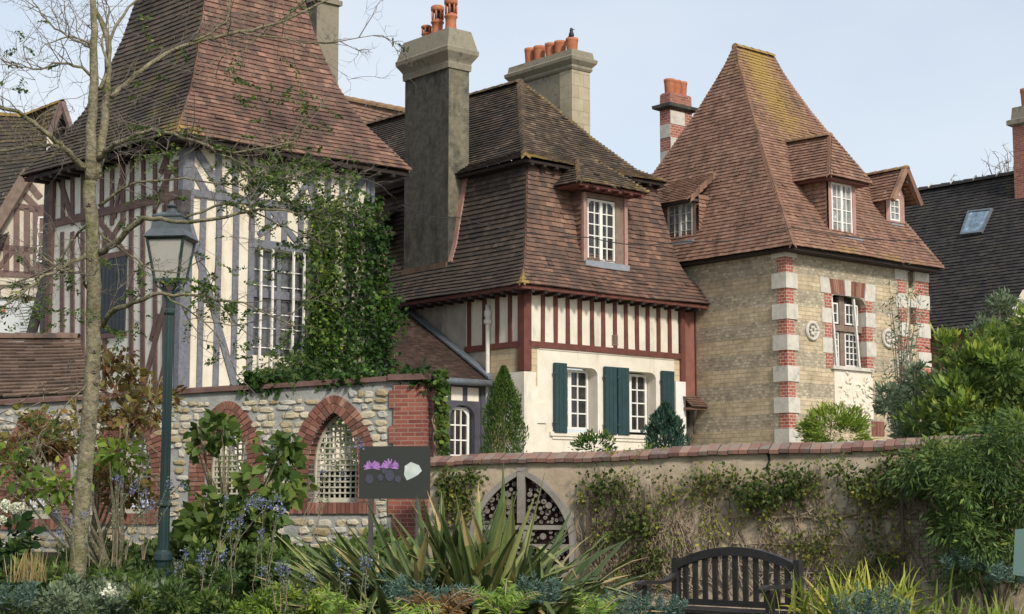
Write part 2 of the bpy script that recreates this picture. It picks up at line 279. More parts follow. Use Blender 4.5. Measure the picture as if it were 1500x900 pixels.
# ------------------------------------------------------------------ object helpers
def tag(o, label=None, cat=None, group=None, kind=None):
    for k, v in (('label', label), ('category', cat), ('group', group), ('kind', kind)):
        if v: o[k] = v
    return o
def thing(name, loc, label, cat, group=None):
    o = bpy.data.objects.new(name, None); C.objects.link(o); o.location = loc; o.empty_display_size = .2
    ORG[o.name] = tuple(loc); return tag(o, label, cat, group)
ORG = {}
def org(p):
    while p is not None:
        if p.name in ORG: return ORG[p.name]
        p = p.parent
    return (0, 0, 0)
class MB:
    def __init__(s): s.v = []; s.f = []; s.m = []; s.r = []; s.l = []; s.st = []
    def owner(s, i): import bisect; return bisect.bisect_right(s.st, i)
    def add(s, vs, fs, m=0, r=None, l=0):
        n = len(s.v); s.st.append(n); s.v += [tuple(v) for v in vs]
        rr = random.random() if r is None else r
        for f in fs: s.f.append([i+n for i in f]); s.m.append(m); s.r.append(rr); s.l.append(l)
    def prism(s, F, pts, d0, d1, m=0, r=None):
        n = len(pts); A = [F.pt(a, z, d0) for a, z in pts]; B = [F.pt(a, z, d1) for a, z in pts]
        s.add(A+B, [list(range(n)), list(range(2*n-1, n-1, -1))]+[[i, (i+1) % n, n+(i+1) % n, n+i] for i in range(n)], m, r)
    def box(s, F, a0, a1, z0, z1, d0, d1, m=0, r=None): s.prism(F, [(a0, z0), (a1, z0), (a1, z1), (a0, z1)], d0, d1, m, r)
    def bar(s, F, p, q, w, d0, d1, m=0, jit=0):
        dx, dz = q[0]-p[0], q[1]-p[1]; l = math.hypot(dx, dz) or 1; nx, nz = -dz/l*w/2, dx/l*w/2; j = lambda: random.uniform(-jit, jit)
        k = 3 if jit else 1; up = []; dn = []
        for i in range(k+1):
            t = i/k; up.append((p[0]+dx*t+nx+j(), p[1]+dz*t+nz+j())); dn.append((p[0]+dx*t-nx+j(), p[1]+dz*t-nz+j()))
        s.prism(F, dn+up[::-1], d0, d1, m)
    def hbox(s, fr, a0, a1, t0, t1, z0, z1, m=0, r=None):
        q = [(a0, t0), (a1, t0), (a1, t1), (a0, t1)]
        s.add([fr.pt(a, t, z0) for a, t in q]+[fr.pt(a, t, z1) for a, t in q], [[3, 2, 1, 0], [4, 5, 6, 7], [0, 1, 5, 4], [1, 2, 6, 5], [2, 3, 7, 6], [3, 0, 4, 7]], m, r)
    def hloft(s, fr, ca, ct, rings, m=0):
        """stack of rectangles (half_a, half_t, z) around a centre in the house frame"""
        vs = []
        for ha, ht, z in rings: vs += [fr.pt(ca+x*ha, ct+y*ht, z) for x, y in ((-1, -1), (1, -1), (1, 1), (-1, 1))]
        fs = [[3, 2, 1, 0]]
        for k in range(len(rings)-1):
            b = 4*k; fs += [[b+i, b+(i+1) % 4, b+4+(i+1) % 4, b+4+i] for i in range(4)]
        b = 4*(len(rings)-1); fs.append([b, b+1, b+2, b+3]); s.add(vs, fs, m)
    def lathe(s, c, prof, n=16, m=0, r=None, flute=0):
        vs = []
        for rad, z in prof:
            for i in range(n):
                a = 2*pi*i/n; rr = rad*(1-flute*(i % 2)); vs.append((c[0]+rr*cos(a), c[1]+rr*sin(a), c[2]+z))
        fs = []
        for k in range(len(prof)-1):
            for i in range(n): j = (i+1) % n; fs.append([k*n+i, k*n+j, k*n+n+j, k*n+n+i])
        fs.append(list(range(n))[::-1]); fs.append([(len(prof)-1)*n+i for i in range(n)]); s.add(vs, fs, m, r)
    def tube(s, pts, rad, n=6, m=0, r=None):
        P = [np.array(p, float) for p in pts]; vs = []; K = len(P)
        if not hasattr(rad, '__len__'): rad = [rad]*K
        ref = np.array((0, 0, 1.)) if abs((P[-1]-P[0])[2]) < .8*np.linalg.norm(P[-1]-P[0]) else np.array((1., 0, 0))
        for i in range(K):
            d = P[min(i+1, K-1)]-P[max(i-1, 0)]; d = d/(np.linalg.norm(d)+1e-9); a = np.cross(d, ref); a /= np.linalg.norm(a)+1e-9; b = np.cross(d, a)
            for j in range(n): t = 2*pi*j/n; vs.append(tuple(P[i]+(a*cos(t)+b*sin(t))*rad[i]))
        fs = [[i*n+j, i*n+(j+1) % n, (i+1)*n+(j+1) % n, (i+1)*n+j] for i in range(K-1) for j in range(n)]
        fs += [list(range(n))[::-1], [(K-1)*n+j for j in range(n)]]; s.add(vs, fs, m, r)
    def build(s, name, mats, parent=None, smooth=False, label=None, loc=None):
        o3 = loc or org(parent); me = bpy.data.meshes.new(name)
        me.from_pydata([(x-o3[0], y-o3[1], z-o3[2]) for x, y, z in s.v], [], s.f)
        if isinstance(mats, str): mats = [mats]
        for k in mats: me.materials.append(M[k])
        me.polygons.foreach_set('material_index', s.m)
        for nm, dat in (('rnd', s.r), ('lich', s.l)):
            a = me.attributes.new(nm, 'FLOAT', 'FACE'); a.data.foreach_set('value', dat)
        uv = me.uv_layers.new(name='UVMap'); me.update(); dat = np.zeros(len(me.loops)*2)
        for p in me.polygons:
            n = p.normal
            if abs(n.z) > .72: t = (1., 0.)
            else: l = math.hypot(n.x, n.y) or 1; t = (-n.y/l, n.x/l)
            for li in p.loop_indices:
                v = s.v[me.loops[li].vertex_index]
                dat[2*li] = v[0]*t[0]+v[1]*t[1]; dat[2*li+1] = v[1] if abs(n.z) > .72 else v[2]
        uv.data.foreach_set('uv', dat)
        if smooth: me.polygons.foreach_set('use_smooth', [True]*len(me.polygons))
        ob = bpy.data.objects.new(name, me); C.objects.link(ob)
        if parent: ob.parent = parent
        if loc: ob.location = loc; ORG[ob.name] = tuple(loc)
        if label: ob['label'] = label
        return ob
def build_each(mb, name, mats, parent, smooth=False):
    """every piece that was added becomes a part of its own"""
    out = []; nb = {}
    for f, m_, r_, l_ in zip(mb.f, mb.m, mb.r, mb.l): nb.setdefault(mb.owner(f[0]), []).append((f, m_, r_, l_))
    for k, fs in nb.items():
        idx = sorted({i for f, *_ in fs for i in f}); mp_ = {v: i for i, v in enumerate(idx)}; x = MB(); x.v = [mb.v[i] for i in idx]
        for f, m_, r_, l_ in fs: x.f.append([mp_[i] for i in f]); x.m.append(m_); x.r.append(r_); x.l.append(l_)
        out.append(x.build(name, mats, parent, smooth))
    return out
def npmesh(name, V, K, rnd, mat, parent=None, loc=None):
    """V: (n,K,3) polygons with K corners each"""
    o3 = np.array(org(parent)) if parent is not None else np.array(loc if loc is not None else (0, 0, 0)); n = len(V)
    me = bpy.data.meshes.new(name); me.vertices.add(n*K); me.vertices.foreach_set('co', (V.reshape(-1, 3)-o3).ravel())
    me.loops.add(n*K); me.loops.foreach_set('vertex_index', np.arange(n*K, dtype=np.int32)); me.polygons.add(n)
    me.polygons.foreach_set('loop_start', np.arange(0, n*K, K, dtype=np.int32)); me.polygons.foreach_set('loop_total', np.full(n, K, dtype=np.int32))
    a = me.attributes.new('rnd', 'FLOAT', 'FACE'); a.data.foreach_set('value', np.clip(rnd, 0, 1).astype(np.float32))
    me.materials.append(M[mat]); me.update(calc_edges=True); me.validate()
    ob = bpy.data.objects.new(name, me); C.objects.link(ob)
    if parent is not None: ob.parent = parent
    elif loc is not None: ob.location = loc; ORG[ob.name] = tuple(loc)
    return ob
def unit(a): return a/(np.linalg.norm(a, axis=-1, keepdims=True)+1e-9)
def leafpolys(Cn, size, width=.5, dirs=None, up=.25, shape=4):
    """pointed leaves at Cn; returns (n,shape,3)"""
    n = len(Cn); d = np.random.normal(size=(n, 3)); d[:, 2] = d[:, 2]*.7+up
    if dirs is not None: d = d*.45+dirs*1.2
    d = unit(d); r = unit(np.cross(d, np.random.normal(size=(n, 3)))); nr = np.cross(d, r)
    L = (size*np.random.uniform(.4, 1.35, n))[:, None] if np.isscalar(size) else size[:, None]; W = L*width*.5; f = nr*L*.12
    if shape == 4: return np.stack([Cn, Cn+d*L*.45+r*W+f, Cn+d*L, Cn+d*L*.45-r*W+f], 1)
    return np.stack([Cn, Cn+d*L*.25+r*W*.85+f, Cn+d*L*.6+r*W*.9+f*.6, Cn+d*L, Cn+d*L*.6-r*W*.9+f*.6, Cn+d*L*.25-r*W*.85+f], 1)
def clumps(center, radii, nc, nl, spread, rmin=.55):
    d = unit(np.random.normal(size=(nc, 3))); rr = np.random.uniform(rmin, 1, (nc, 1))**.6; c = np.array(center)+d*rr*np.array(radii)
    p = c[np.random.randint(0, nc, nl)]+np.random.normal(size=(nl, 3))*spread*np.array([1, 1, .8]); return p, d
def inpoly(x, y, poly):
    c = np.zeros(len(x), bool); n = len(poly)
    for i in range(n):
        x1, y1 = poly[i]; x2, y2 = poly[(i+1) % n]
        if y1 == y2: continue
        c ^= ((y1 > y) != (y2 > y)) & (x < (x2-x1)*(y-y1)/(y2-y1)+x1)
    return c
def facepoly_points(F, pxpoly, n):
    P = [F.px(*p) for p in pxpoly]; xs = [p[0] for p in P]; zs = [p[1] for p in P]; out = []
    while len(out) < n:
        a = np.random.uniform(min(xs), max(xs), n*2); z = np.random.uniform(min(zs), max(zs), n*2); k = inpoly(a, z, P); out += list(zip(a[k], z[k]))
    return np.array(out[:n])
def on_face(F, sz, d):
    return np.stack([F.P[0]+F.u[0]*sz[:, 0]+F.n[0]*d, F.P[1]+F.u[1]*sz[:, 0]+F.n[1]*d, sz[:, 1]], 1)

# ------------------------------------------------------------------ tiled roofs
def lerp(a, b, t): return tuple(a[i]+(b[i]-a[i])*t for i in range(3))
def resample(Lp, Rp, row):
    mid = [lerp(a, b, .5) for a, b in zip(Lp, Rp)]
    # slant measured on the left edge projected across the face: use vertical+inset of the longer edge pair average
    d = [0]
    for i in range(1, len(Lp)):
        e = sub(Rp[0], Lp[0]); l = math.hypot(*e) or 1; e = tuple(x/l for x in e)
        v = sub(mid[i], mid[i-1]); k = sum(v[j]*e[j] for j in range(3)); v = tuple(v[j]-e[j]*k for j in range(3)); d.append(d[-1]+math.hypot(*v))
    n = max(1, round(d[-1]/row)); Lo = []; Ro = []
    for k in range(n+1):
        t = d[-1]*k/n; i = 1
        while i < len(d)-1 and d[i] < t: i += 1
        f = (t-d[i-1])/((d[i]-d[i-1]) or 1); Lo.append(lerp(Lp[i-1], Lp[i], f)); Ro.append(lerp(Rp[i-1], Rp[i], f))
    return Lo, Ro
def sub(a, b): return tuple(a[i]-b[i] for i in range(3))
def cross(a, b): return (a[1]*b[2]-a[2]*b[1], a[2]*b[0]-a[0]*b[2], a[0]*b[1]-a[1]*b[0])
def nrm(a):
    l = math.hypot(*a) or 1; return tuple(x/l for x in a)
def add3(a, b, k=1): return tuple(a[i]+b[i]*k for i in range(3))
def tiles(mb, Lp, Rp, row=.11, tw=.16, th=.027, lich=None, m=0, wob=.018, jit=.008):
    Lo, Ro = resample(Lp, Rp, row); n = len(Lo)-1; ph = random.random()*9
    for i in range(n):
        A, B, Dn, U = Lo[i], Ro[i], Lo[i+1], Ro[i+1]; W = math.dist(A, B); W2 = math.dist(Dn, U)
        if max(W, W2) < .04: continue
        base, top = (A, B), (Dn, U); nn = nrm(cross(sub(B, A) if W > W2 else sub(U, Dn), sub(lerp(Dn, U, .5), lerp(A, B, .5))))
        k = max(1, round(max(W, W2)/tw)); cuts = [0]+[min(1, max(0, (j+(.5 if i % 2 else 0)+random.uniform(-.06, .06))/k)) for j in range(1 if i % 2 == 0 else 0, k)]+[1]
        sl = nrm(sub(lerp(A, B, .5), lerp(Dn, U, .5)))
        for c0, c1 in zip(cuts, cuts[1:]):
            if c1-c0 < .004: continue
            x = th+random.uniform(0, jit)*1.2; dr = random.uniform(0, jit)
            if random.random() < .025: x += random.uniform(.008, .02); dr += random.uniform(.01, .03)
            w0 = wob*math.sin(c0*W*1.3+ph+i*.05); w1 = wob*math.sin(c1*W*1.3+ph+i*.05)
            p0 = add3(add3(lerp(A, B, c0), nn, x+w0), sl, dr+.012); p1 = add3(add3(lerp(A, B, c1), nn, x+w1+random.uniform(-jit, jit)*.5), sl, dr+.012)
            q0 = add3(lerp(Dn, U, c0), nn, w0); q1 = add3(lerp(Dn, U, c1), nn, w1); b0 = add3(p0, nn, -th); b1 = add3(p1, nn, -th)
            lv = lich(lerp(lerp(A, B, (c0+c1)/2), lerp(Dn, U, (c0+c1)/2), .5), (c0+c1)/2, i/n) if lich else 0
            mb.add([p0, p1, q1, q0, b0, b1], [[0, 1, 2, 3], [4, 5, 1, 0]], m, None, lv)
def hips(mb, line, dA, dB, row=.11, w=.11, lich=.0, m=0, up=.045, drop=.06):
    """bent hip tiles along line (eave to top); dA, dB: unit horizontal directions into the two faces"""
    Lo, Ro = resample(line, line, row) if False else poly_resample(line, row)
    P = Lo
    for i in range(len(P)-1):
        t = nrm(sub(P[i+1], P[i])); z = (0, 0, 1); c0 = add3(P[i], z, up+.026); c1 = add3(P[i+1], z, up-.014)
        def side(p, d, u): return add3(add3(add3(p, d, w), t, -drop), z, u-.04)
        a0 = side(P[i], dA, up+.026); a1 = side(P[i+1], dA, up-.014); b0 = side(P[i], dB, up+.026); b1 = side(P[i+1], dB, up-.014)
        lw = [add3(x, z, -.05) for x in (a0, c0, b0)]
        mb.add([a0, c0, b0, a1, c1, b1]+lw, [[0, 1, 4, 3], [1, 2, 5, 4], [6, 7, 1, 0], [7, 8, 2, 1]], m, random.uniform(.1, .8), lich if not callable(lich) else lich(P[i], i/len(P)))
def poly_resample(line, step):
    d = [0]
    for i in range(1, len(line)): d.append(d[-1]+math.dist(line[i], line[i-1]))
    n = max(1, round(d[-1]/step)); out = []
    for k in range(n+1):
        t = d[-1]*k/n; i = 1
        while i < len(d)-1 and d[i] < t: i += 1
        out.append(lerp(line[i-1], line[i], (t-d[i-1])/((d[i]-d[i-1]) or 1)))
    return out, out
def ridge(mb, a, b, w=.13, h=.07, seg=.33, m=0, lich=.3):
    """half-round ridge tiles from a to b"""
    n = max(1, round(math.dist(a, b)/seg)); t = nrm(sub(b, a)); s_ = nrm(cross(t, (0, 0, 1)))
    for i in range(n):
        p = lerp(a, b, i/n); q = lerp(a, b, (i+1)/n); vs = []
        for P, sc in ((p, 1.12), (q, .95)):
            for k in range(6):
                g = pi*k/5; vs.append(add3(add3(P, s_, w*sc*cos(g)), (0, 0, 1), h*sc*sin(g)*1.3-.03))
        mb.add(vs, [[k, k+1, k+7, k+6] for k in range(5)]+[[0, 1, 2, 3, 4, 5][::-1]], m, None, lich)

# ------------------------------------------------------------------ walls and windows
def wall(mb, F, a0, a1, z0, z1, holes=(), depth=.28, m=0, mr=None):
    """front sheet with rectangular holes and reveals going inwards"""
    xs = sorted({a0, a1} | {h[0] for h in holes} | {h[1] for h in holes}); zs = sorted({z0, z1} | {h[2] for h in holes} | {h[3] for h in holes})
    for x0, x1 in zip(xs, xs[1:]):
        for y0, y1 in zip(zs, zs[1:]):
            cx, cy = (x0+x1)/2, (y0+y1)/2
            if any(h[0] < cx < h[1] and h[2] < cy < h[3] for h in holes): continue
            mb.add([F.pt(x0, y0), F.pt(x1, y0), F.pt(x1, y1), F.pt(x0, y1)], [[0, 1, 2, 3]], m)
    for h in holes:
        for p, q in (((h[0], h[2]), (h[1], h[2])), ((h[1], h[2]), (h[1], h[3])), ((h[1], h[3]), (h[0], h[3])), ((h[0], h[3]), (h[0], h[2]))):
            mb.add([F.pt(*p), F.pt(*q), F.pt(q[0], q[1], -depth), F.pt(p[0], p[1], -depth)], [[0, 1, 2, 3]], m if mr is None else mr)
def corner(mb, F, a, z, sa, r, d0, d1, m=0, rz=None):
    """filler rounding an upper corner at (a,z); sa=+1 if the opening lies to +s"""
    rz = rz or r; pts = [(a, z)]+[(a+sa*r*(1-cos(t)), z-rz*(1-sin(t))) for t in [pi/2*k/6 for k in range(6, -1, -1)]]
    mb.prism(F, pts if sa < 0 else pts[::-1], d0, d1, m)
def window(F, a0, a1, z0, z1, d, cols, rows, parent, frame='paint_white', glass='glass_dark', name='window', fw=.05, mull=True, bar=.022, round_=0, sill=None, label=None, side='both'):
    mb = MB(); mb.box(F, a0, a1, z0, z0+fw, d, d+.05); mb.box(F, a0, a1, z1-fw, z1, d, d+.05); mb.box(F, a0, a0+fw, z0+fw, z1-fw, d, d+.05); mb.box(F, a1-fw, a1, z0+fw, z1-fw, d, d+.05)
    n = cols; W = a1-a0-2*fw
    for i in range(1, n):
        x = a0+fw+W*i/n; ww = bar
        if mull and i == n//2 and n % 2 == 0: ww = bar*3.6
        mb.box(F, x-ww/2, x+ww/2, z0+fw, z1-fw, d, d+.042+(.01 if ww > bar else 0))
    for j in range(1, rows):
        z = z0+fw+(z1-z0-2*fw)*j/rows; mb.box(F, a0+fw, a1-fw, z-bar/2, z+bar/2, d+.004, d+.036)
    if round_:
        if side in ('both', 'left'): corner(mb, F, a0+fw*.6, z1-fw*.6, 1, round_, d+.01, d+.047)
        if side in ('both', 'right'): corner(mb, F, a1-fw*.6, z1-fw*.6, -1, round_, d+.01, d+.047)
    if sill: mb.box(F, a0-sill, a1+sill, z0-.06, z0, d, d+.14)
    if parent is not None and parent.parent is not None:
        mb.box(F, a0+.01, a1-.01, z0+.01, z1-.01, d-.01, d+.012, 1); return mb.build(name, [frame, glass], parent, label=label)
    o = mb.build(name, frame, parent, label=label)
    g = MB(); g.box(F, a0+.01, a1-.01, z0+.01, z1-.01, d-.01, d+.012); g.build('pane', glass, o)
    return o
# ================================================================== SETTING
def hgt(x, y):
    t = min(1, max(0, (1.5-x)/5)); h = .5*t*t*(3-2*t); u = min(1, max(0, (y-18)/4)); h += .12*u
    if x < -1: h += .14*u
    return h*min(1, max(0, (y-12.6)/5.0))
mb = MB(); xs = [-14+.5*i for i in range(57)]; ys = [-6+.5*i for i in range(58)]
vs = [(x, y, hgt(x, y)+.03*sin(x*3.1+y)*cos(y*2.3)) for y in ys for x in xs]; K = len(xs)
mb.add(vs, [[j*K+i, j*K+i+1, (j+1)*K+i+1, (j+1)*K+i] for j in range(len(ys)-1) for i in range(K-1)])
tag(mb.build('ground', 'soil'), kind='structure')
surf('lawn', (.06, .09, .03), (.1, .13, .045), 1, .95, .5)
mb = MB(); mb.add([(-900, -900, -.3), (900, -900, -.3), (900, 1200, -.3), (-900, 1200, -.3)], [[0, 1, 2, 3]]); tag(mb.build('lawn', 'lawn'), kind='structure')
surf('gravel', (.24, .22, .18), (.34, .31, .26), 20, .95, .8)
mb = MB(); mb.add([(-60, 25.9, 1.9), (-4.2, 25.9, 1.9), (-1.9, 22.6, 1.9), (12, 18.6, 1.9), (60, 18, 1.9), (60, 120, 1.9), (-60, 120, 1.9)], [[0, 1, 2, 3, 4, 5, 6]]); tag(mb.build('terrace', 'gravel'), kind='structure')

# ================================================================== MIDDLE HOUSE (mansard roof)
A0, B0 = 49.5, -40.5
c = at(768, 500, 36); fm = Frame(c[:2], A0, B0); eo = fm.pt(-.45, -.45, 0); fe = Frame(eo[:2], A0, B0)   # wall frame and eave frame
ZT = 1.9
H = thing('mansard_house', (c[0], c[1], ZT), 'mansard-roofed villa in the middle with dark green shutters and red timber studs', 'house')
FR, FL = fm.R(), fm.L()
WR = 5.03
mb = MB(); wall(mb, FR, .38, 4.75, 2.0, 4.87, [(1.0, 2.22, 3.02, 4.5), (2.95, 4.12, 3.02, 4.5)], .36)
for a0, a1 in ((1.0, 2.22), (2.95, 4.12)):
    for a, sa in ((a0, 1), (a1, -1)): corner(mb, FR, a, 4.5, sa, .2, -.36, .003, rz=.16)
mb.box(FR, .42, 4.72, 4.84, 4.872, 0, .02)
mb.build('front_wall', 'plaster_cream', H)
mb = MB(); mb.box(FR, .0, .4, 2.0, 4.88, -.3, -.004); mb.box(FR, 4.74, WR, 2, 4.88, -.3, -.004); build_each(mb, 'side_stone', 'stone_course', H)
mb = MB()
for k, (z0, z1, w_) in enumerate(((2.0, 2.75, .62), (2.75, 3.2, .35), (3.2, 3.66, .62), (3.66, 4.0, .35), (4.0, 4.32, .3))):
    mb.hbox(fm, -.035-.002*k, w_, -.035-.002*k, (.62 if k % 2 == 0 else .35), z0, z1, 0)
mb.build('corner_stone', 'plaster_cream', H)
mb = MB(); mb.box(FR, 4.72, 5.06, 2, 4.33, -.02, .07); mb.box(FR, 4.62, 4.73, 2.9, 3.5, 0, .03); build_each(mb, 'buttress', 'paint_white', H)
# left wall: timber band above, stone below, plaster to the left
mb = MB(); wall(mb, FL, 0, 1.45, ZT, 4.9); mb.build('side_wall', 'stone_course', H)
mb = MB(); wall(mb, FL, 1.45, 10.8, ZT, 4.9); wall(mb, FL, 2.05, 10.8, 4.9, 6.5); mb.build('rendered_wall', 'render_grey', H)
mb = MB(); wall(mb, FR, .0, 4.9, 4.86, 6.5); mb.build('upper_wall', 'plaster_cream', H)
mb = MB(); wall(mb, FL, 0, 2.05, 4.86, 6.5); mb.build('upper_side_wall', 'plaster_cream', H)
def timber(F, p, q, w, parent, mat, d0=0, d1=.03, name='stud', jit=.006):
    m_ = MB(); m_.bar(F, p, q, w, d0, d1, 0, jit); return m_.build(name, mat, parent)
timber(FR, (.1, 4.94), (4.93, 4.94), .135, H, 'timber_red', 0, .05, 'rail')
timber(FL, (.1, 4.94), (2.05, 4.94), .13, H, 'timber_red', 0, .05, 'rail')
mb = MB(); mb.hbox(fm, -.05, .17, -.05, .17, 4.34, 6.4); mb.build('corner_post', 'timber_red', H)
for px in (795, 813.5, 831, 849, 866.5, 883, 900, 916, 932, 948, 964, 980):
    s_ = FR.px(px, 470)[0]; timber(FR, (s_+random.uniform(-.01, .01), 5.0), (s_, 6.45), .115, H, 'timber_red', -.001, .028)
for px in (688, 710, 729, 748):
    s_ = FL.px(px, 470)[0]; timber(FL, (s_, 5.0), (s_, 6.45), .125, H, 'timber_red', -.001, .028)
mb = MB(); 
for k in range(5): mb.box(FR, 2.68, 2.86, 5.08+.05*k, 5.105+.05*k, 0, .03)
mb.build('air_vent', 'weathered_wood', H)
mb = MB(); mb.box(FR, 4.93, 5.08, 4.3, 6.4, -.05, .06); mb.box(FR, 5.5, 5.62, 3.95, 6.4, -.15, .0); mb.build('door_post', 'timber_red', H)
mb = MB(); mb.box(FR, 5.08, 5.5, 3.95, 6.4, -.2, -.04); mb.build('red_panel', 'red_board', H)
mb = MB(); tiles(mb, [FR.pt(4.95, 3.72, .34), FR.pt(4.95, 4.0, .0)], [FR.pt(6.1, 3.72, .34), FR.pt(5.75, 4.0, .0)], .09, .2); mb.box(FR, 4.97, 6.0, 3.66, 3.71, 0, .3); mb.build('porch_roof', 'tile_mid', H)
mb = MB(); mb.tube([FR.pt(5.2, 3.66, .26), FR.pt(5.22, 3.5, .2), FR.pt(5.35, 3.3, .05), FR.pt(5.4, 3.1, .02)], .035, 6); mb.box(FR, 5.08, 5.7, 2, 3.66, -.3, -.25); mb.build('porch_bracket', 'timber_dark', H)
for a0, a1 in ((1.03, 2.2), (2.98, 4.1)):
    window(FR, a0, a1, 3.1, 4.47, -.34, 4, 4, H, fw=.06, bar=.03, round_=.14, sill=.0)
    mb = MB(); mb.box(FR, a0-.3, a1+.22, 2.93, 3.02, -.25, .06); mb.box(FR, a0-.22, a1+.14, 2.86, 2.93, 0, .03); mb.build('window_sill', 'plaster_cream', H)
for a0, a1 in ((.83, 1.2), (2.38, 2.75), (2.79, 3.15), (4.25, 4.66)):
    mb = MB(); F2 = FR; mb.box(F2, a0, a1, 3.0, 4.56, .03, .085)
    for k in range(3): x = a0+(a1-a0)*(k+.5)/3; mb.box(F2, x-.055, x+.055, 3.01, 4.55, .082, .092)
    for z in (3.2, 4.3): mb.box(F2, a0-.03, a0+.08, z, z+.06, .05, .1)
    mb.build('shutter', 'shutter_green', H)
# mansard slopes
WE = 6.34; TE = 11.2
MP = [(0, 6.2), (.231, 6.47), (.44, 6.73), (.635, 7.07), (.783, 7.53), (.862, 7.98), (.941, 8.38), (1.01, 8.72), (1.08, 9.15)]
def near(P, q, r): return max(0, 1-math.dist(P, q)/r)
tipm = fe.pt(0, 0, 6.25)
mb = MB(); tiles(mb, [fe.pt(a, a, z) for a, z in MP], [fe.pt(WE-a, a, z) for a, z in MP], .118, .17, lich=lambda P, u, v: .75*near(P, tipm, .5)+(.5 if v < .03 and u > .96 else 0)); mb.build('roof_slope', 'tile_mid', H)
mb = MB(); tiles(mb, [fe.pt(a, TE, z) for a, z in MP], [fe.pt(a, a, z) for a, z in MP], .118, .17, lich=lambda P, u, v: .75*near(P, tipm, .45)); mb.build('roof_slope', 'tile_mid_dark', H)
mb = MB(); tiles(mb, [fe.pt(WE-a, a, z) for a, z in MP], [fe.pt(WE-a, TE-a, z) for a, z in MP], .2, .25); mb.build('roof_slope', 'tile_mid', H)
mb = MB(); hips(mb, [fe.pt(a, a, z) for a, z in MP], fe.u+(0,), fe.v+(0,), .118, .1, lich=lambda p, t: .75*near(p, tipm, .7)); mb.build('hip_tiles', 'tile_mid', H)
mb = MB(); hips(mb, [fe.pt(WE-a, a, z) for a, z in MP], tuple(-x for x in fe.u)+(0,), fe.v+(0,), .118, .1, lich=.4); mb.build('hip_tiles', 'tile_mid', H)
mb = MB(); mb.hbox(fe, .04, WE-.04, .04, TE, 6.1, 6.18); mb.build('eave_board', 'timber_red', H)
mb = MB()
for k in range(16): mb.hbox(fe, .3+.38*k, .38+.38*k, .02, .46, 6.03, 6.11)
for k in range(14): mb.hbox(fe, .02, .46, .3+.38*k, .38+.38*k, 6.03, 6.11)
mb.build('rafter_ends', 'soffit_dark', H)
# upper hipped roof
U0 = .8; U1 = 5.38; UT = 3.64; US = 3.09; ZU = 9.25; ZA = 11.95
UPL = [(0, 0, ZU), (.2, .16, ZU+.3), (.5, .46, ZU+1.15), (.8, .78, ZU+2.12), (1, 1, ZA)]
hl = [fe.pt(U0+(US-U0)*a, U0+(UT-U0)*a, z) for a, b, z in UPL]; hr = [fe.pt(U1-(U1-US)*a, U0+(UT-U0)*a, z) for a, b, z in UPL]
tipu = fe.pt(U0, U0, ZU); apu = fe.pt(US, UT, ZA)
lf = lambda P, u, v: .6*near(P, tipu, .7)+.5*near(P, apu, .8)+(.35 if v < .04 else 0)+(.3 if u > .96 else 0)
mb = MB(); tiles(mb, hl, hr, .1, .16, lich=lf); mb.build('roof_slope', 'tile_upper', H)
bl = [fe.pt(U0+(US-U0)*a, 11.6, z) for a, b, z in UPL]
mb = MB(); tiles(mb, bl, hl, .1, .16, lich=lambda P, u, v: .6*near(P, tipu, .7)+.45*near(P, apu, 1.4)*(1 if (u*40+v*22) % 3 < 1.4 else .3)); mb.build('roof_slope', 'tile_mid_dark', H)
br = [fe.pt(U1-(U1-US)*a, 11.6, z) for a, b, z in UPL]
mb = MB(); tiles(mb, hr, br, .2, .25); mb.build('roof_slope', 'tile_upper', H)
mb = MB(); hips(mb, hl, fe.u+(0,), fe.v+(0,), .085, .15, up=.05, drop=.11, lich=lambda p, t: .6*near(p, tipu, .8)+.3*near(p, apu, .6)); mb.build('hip_tiles', 'tile_upper', H)
mb = MB(); hips(mb, hr, tuple(-x for x in fe.u)+(0,), fe.v+(0,), .1, .1, lich=.33); mb.build('hip_tiles', 'tile_upper', H)
mb = MB(); ridge(mb, apu, fe.pt(US, 11.6, ZA+.08)); mb.build('ridge_tiles', 'tile_upper', H)
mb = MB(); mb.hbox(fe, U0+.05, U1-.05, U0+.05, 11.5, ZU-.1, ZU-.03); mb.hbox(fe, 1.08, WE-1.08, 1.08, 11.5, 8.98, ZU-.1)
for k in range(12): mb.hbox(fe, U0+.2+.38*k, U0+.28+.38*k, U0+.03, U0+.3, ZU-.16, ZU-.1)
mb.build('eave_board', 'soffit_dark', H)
# dormer of the mansard
D = MB(); FD = fe.R(.6)
wall(D, FD, 2.4, 3.72, 6.9, 8.62, [(2.52, 3.42, 7.03, 8.5)], .1); dm = D.build('dormer', 'weathered_wood', H)
D = MB(); D.box(FD, 2.36, 2.45, 6.95, 8.6, -.05, .05); D.box(FD, 3.68, 3.78, 6.9, 8.6, -.05, .05); build_each(D, 'jamb', 'pink_board', dm)
window(FD, 2.53, 3.42, 7.03, 8.48, -.07, 4, 5, dm, fw=.05, bar=.026, round_=.2)
D = MB(); D.box(FD, 2.38, 3.78, 6.86, 7.0, -.02, .1); D.build('sill', 'lead', dm)
D = MB(); FDL = fe.L(2.37, 0)
tiles(D, [FDL.pt(1.15, 6.95), FDL.pt(1.15, 8.9)], [FDL.pt(.62, 6.95), FDL.pt(.62, 8.9)], .118, .17, wob=0); D.build('cheek', 'tile_mid', dm)
D = MB(); z0, z1 = 8.72, 9.52
q0, q1, q2, q3 = fe.pt(1.82, .13, z0), fe.pt(4.1, .13, z0), fe.pt(3.2, 1.05, z1), fe.pt(2.62, 1.05, z1)
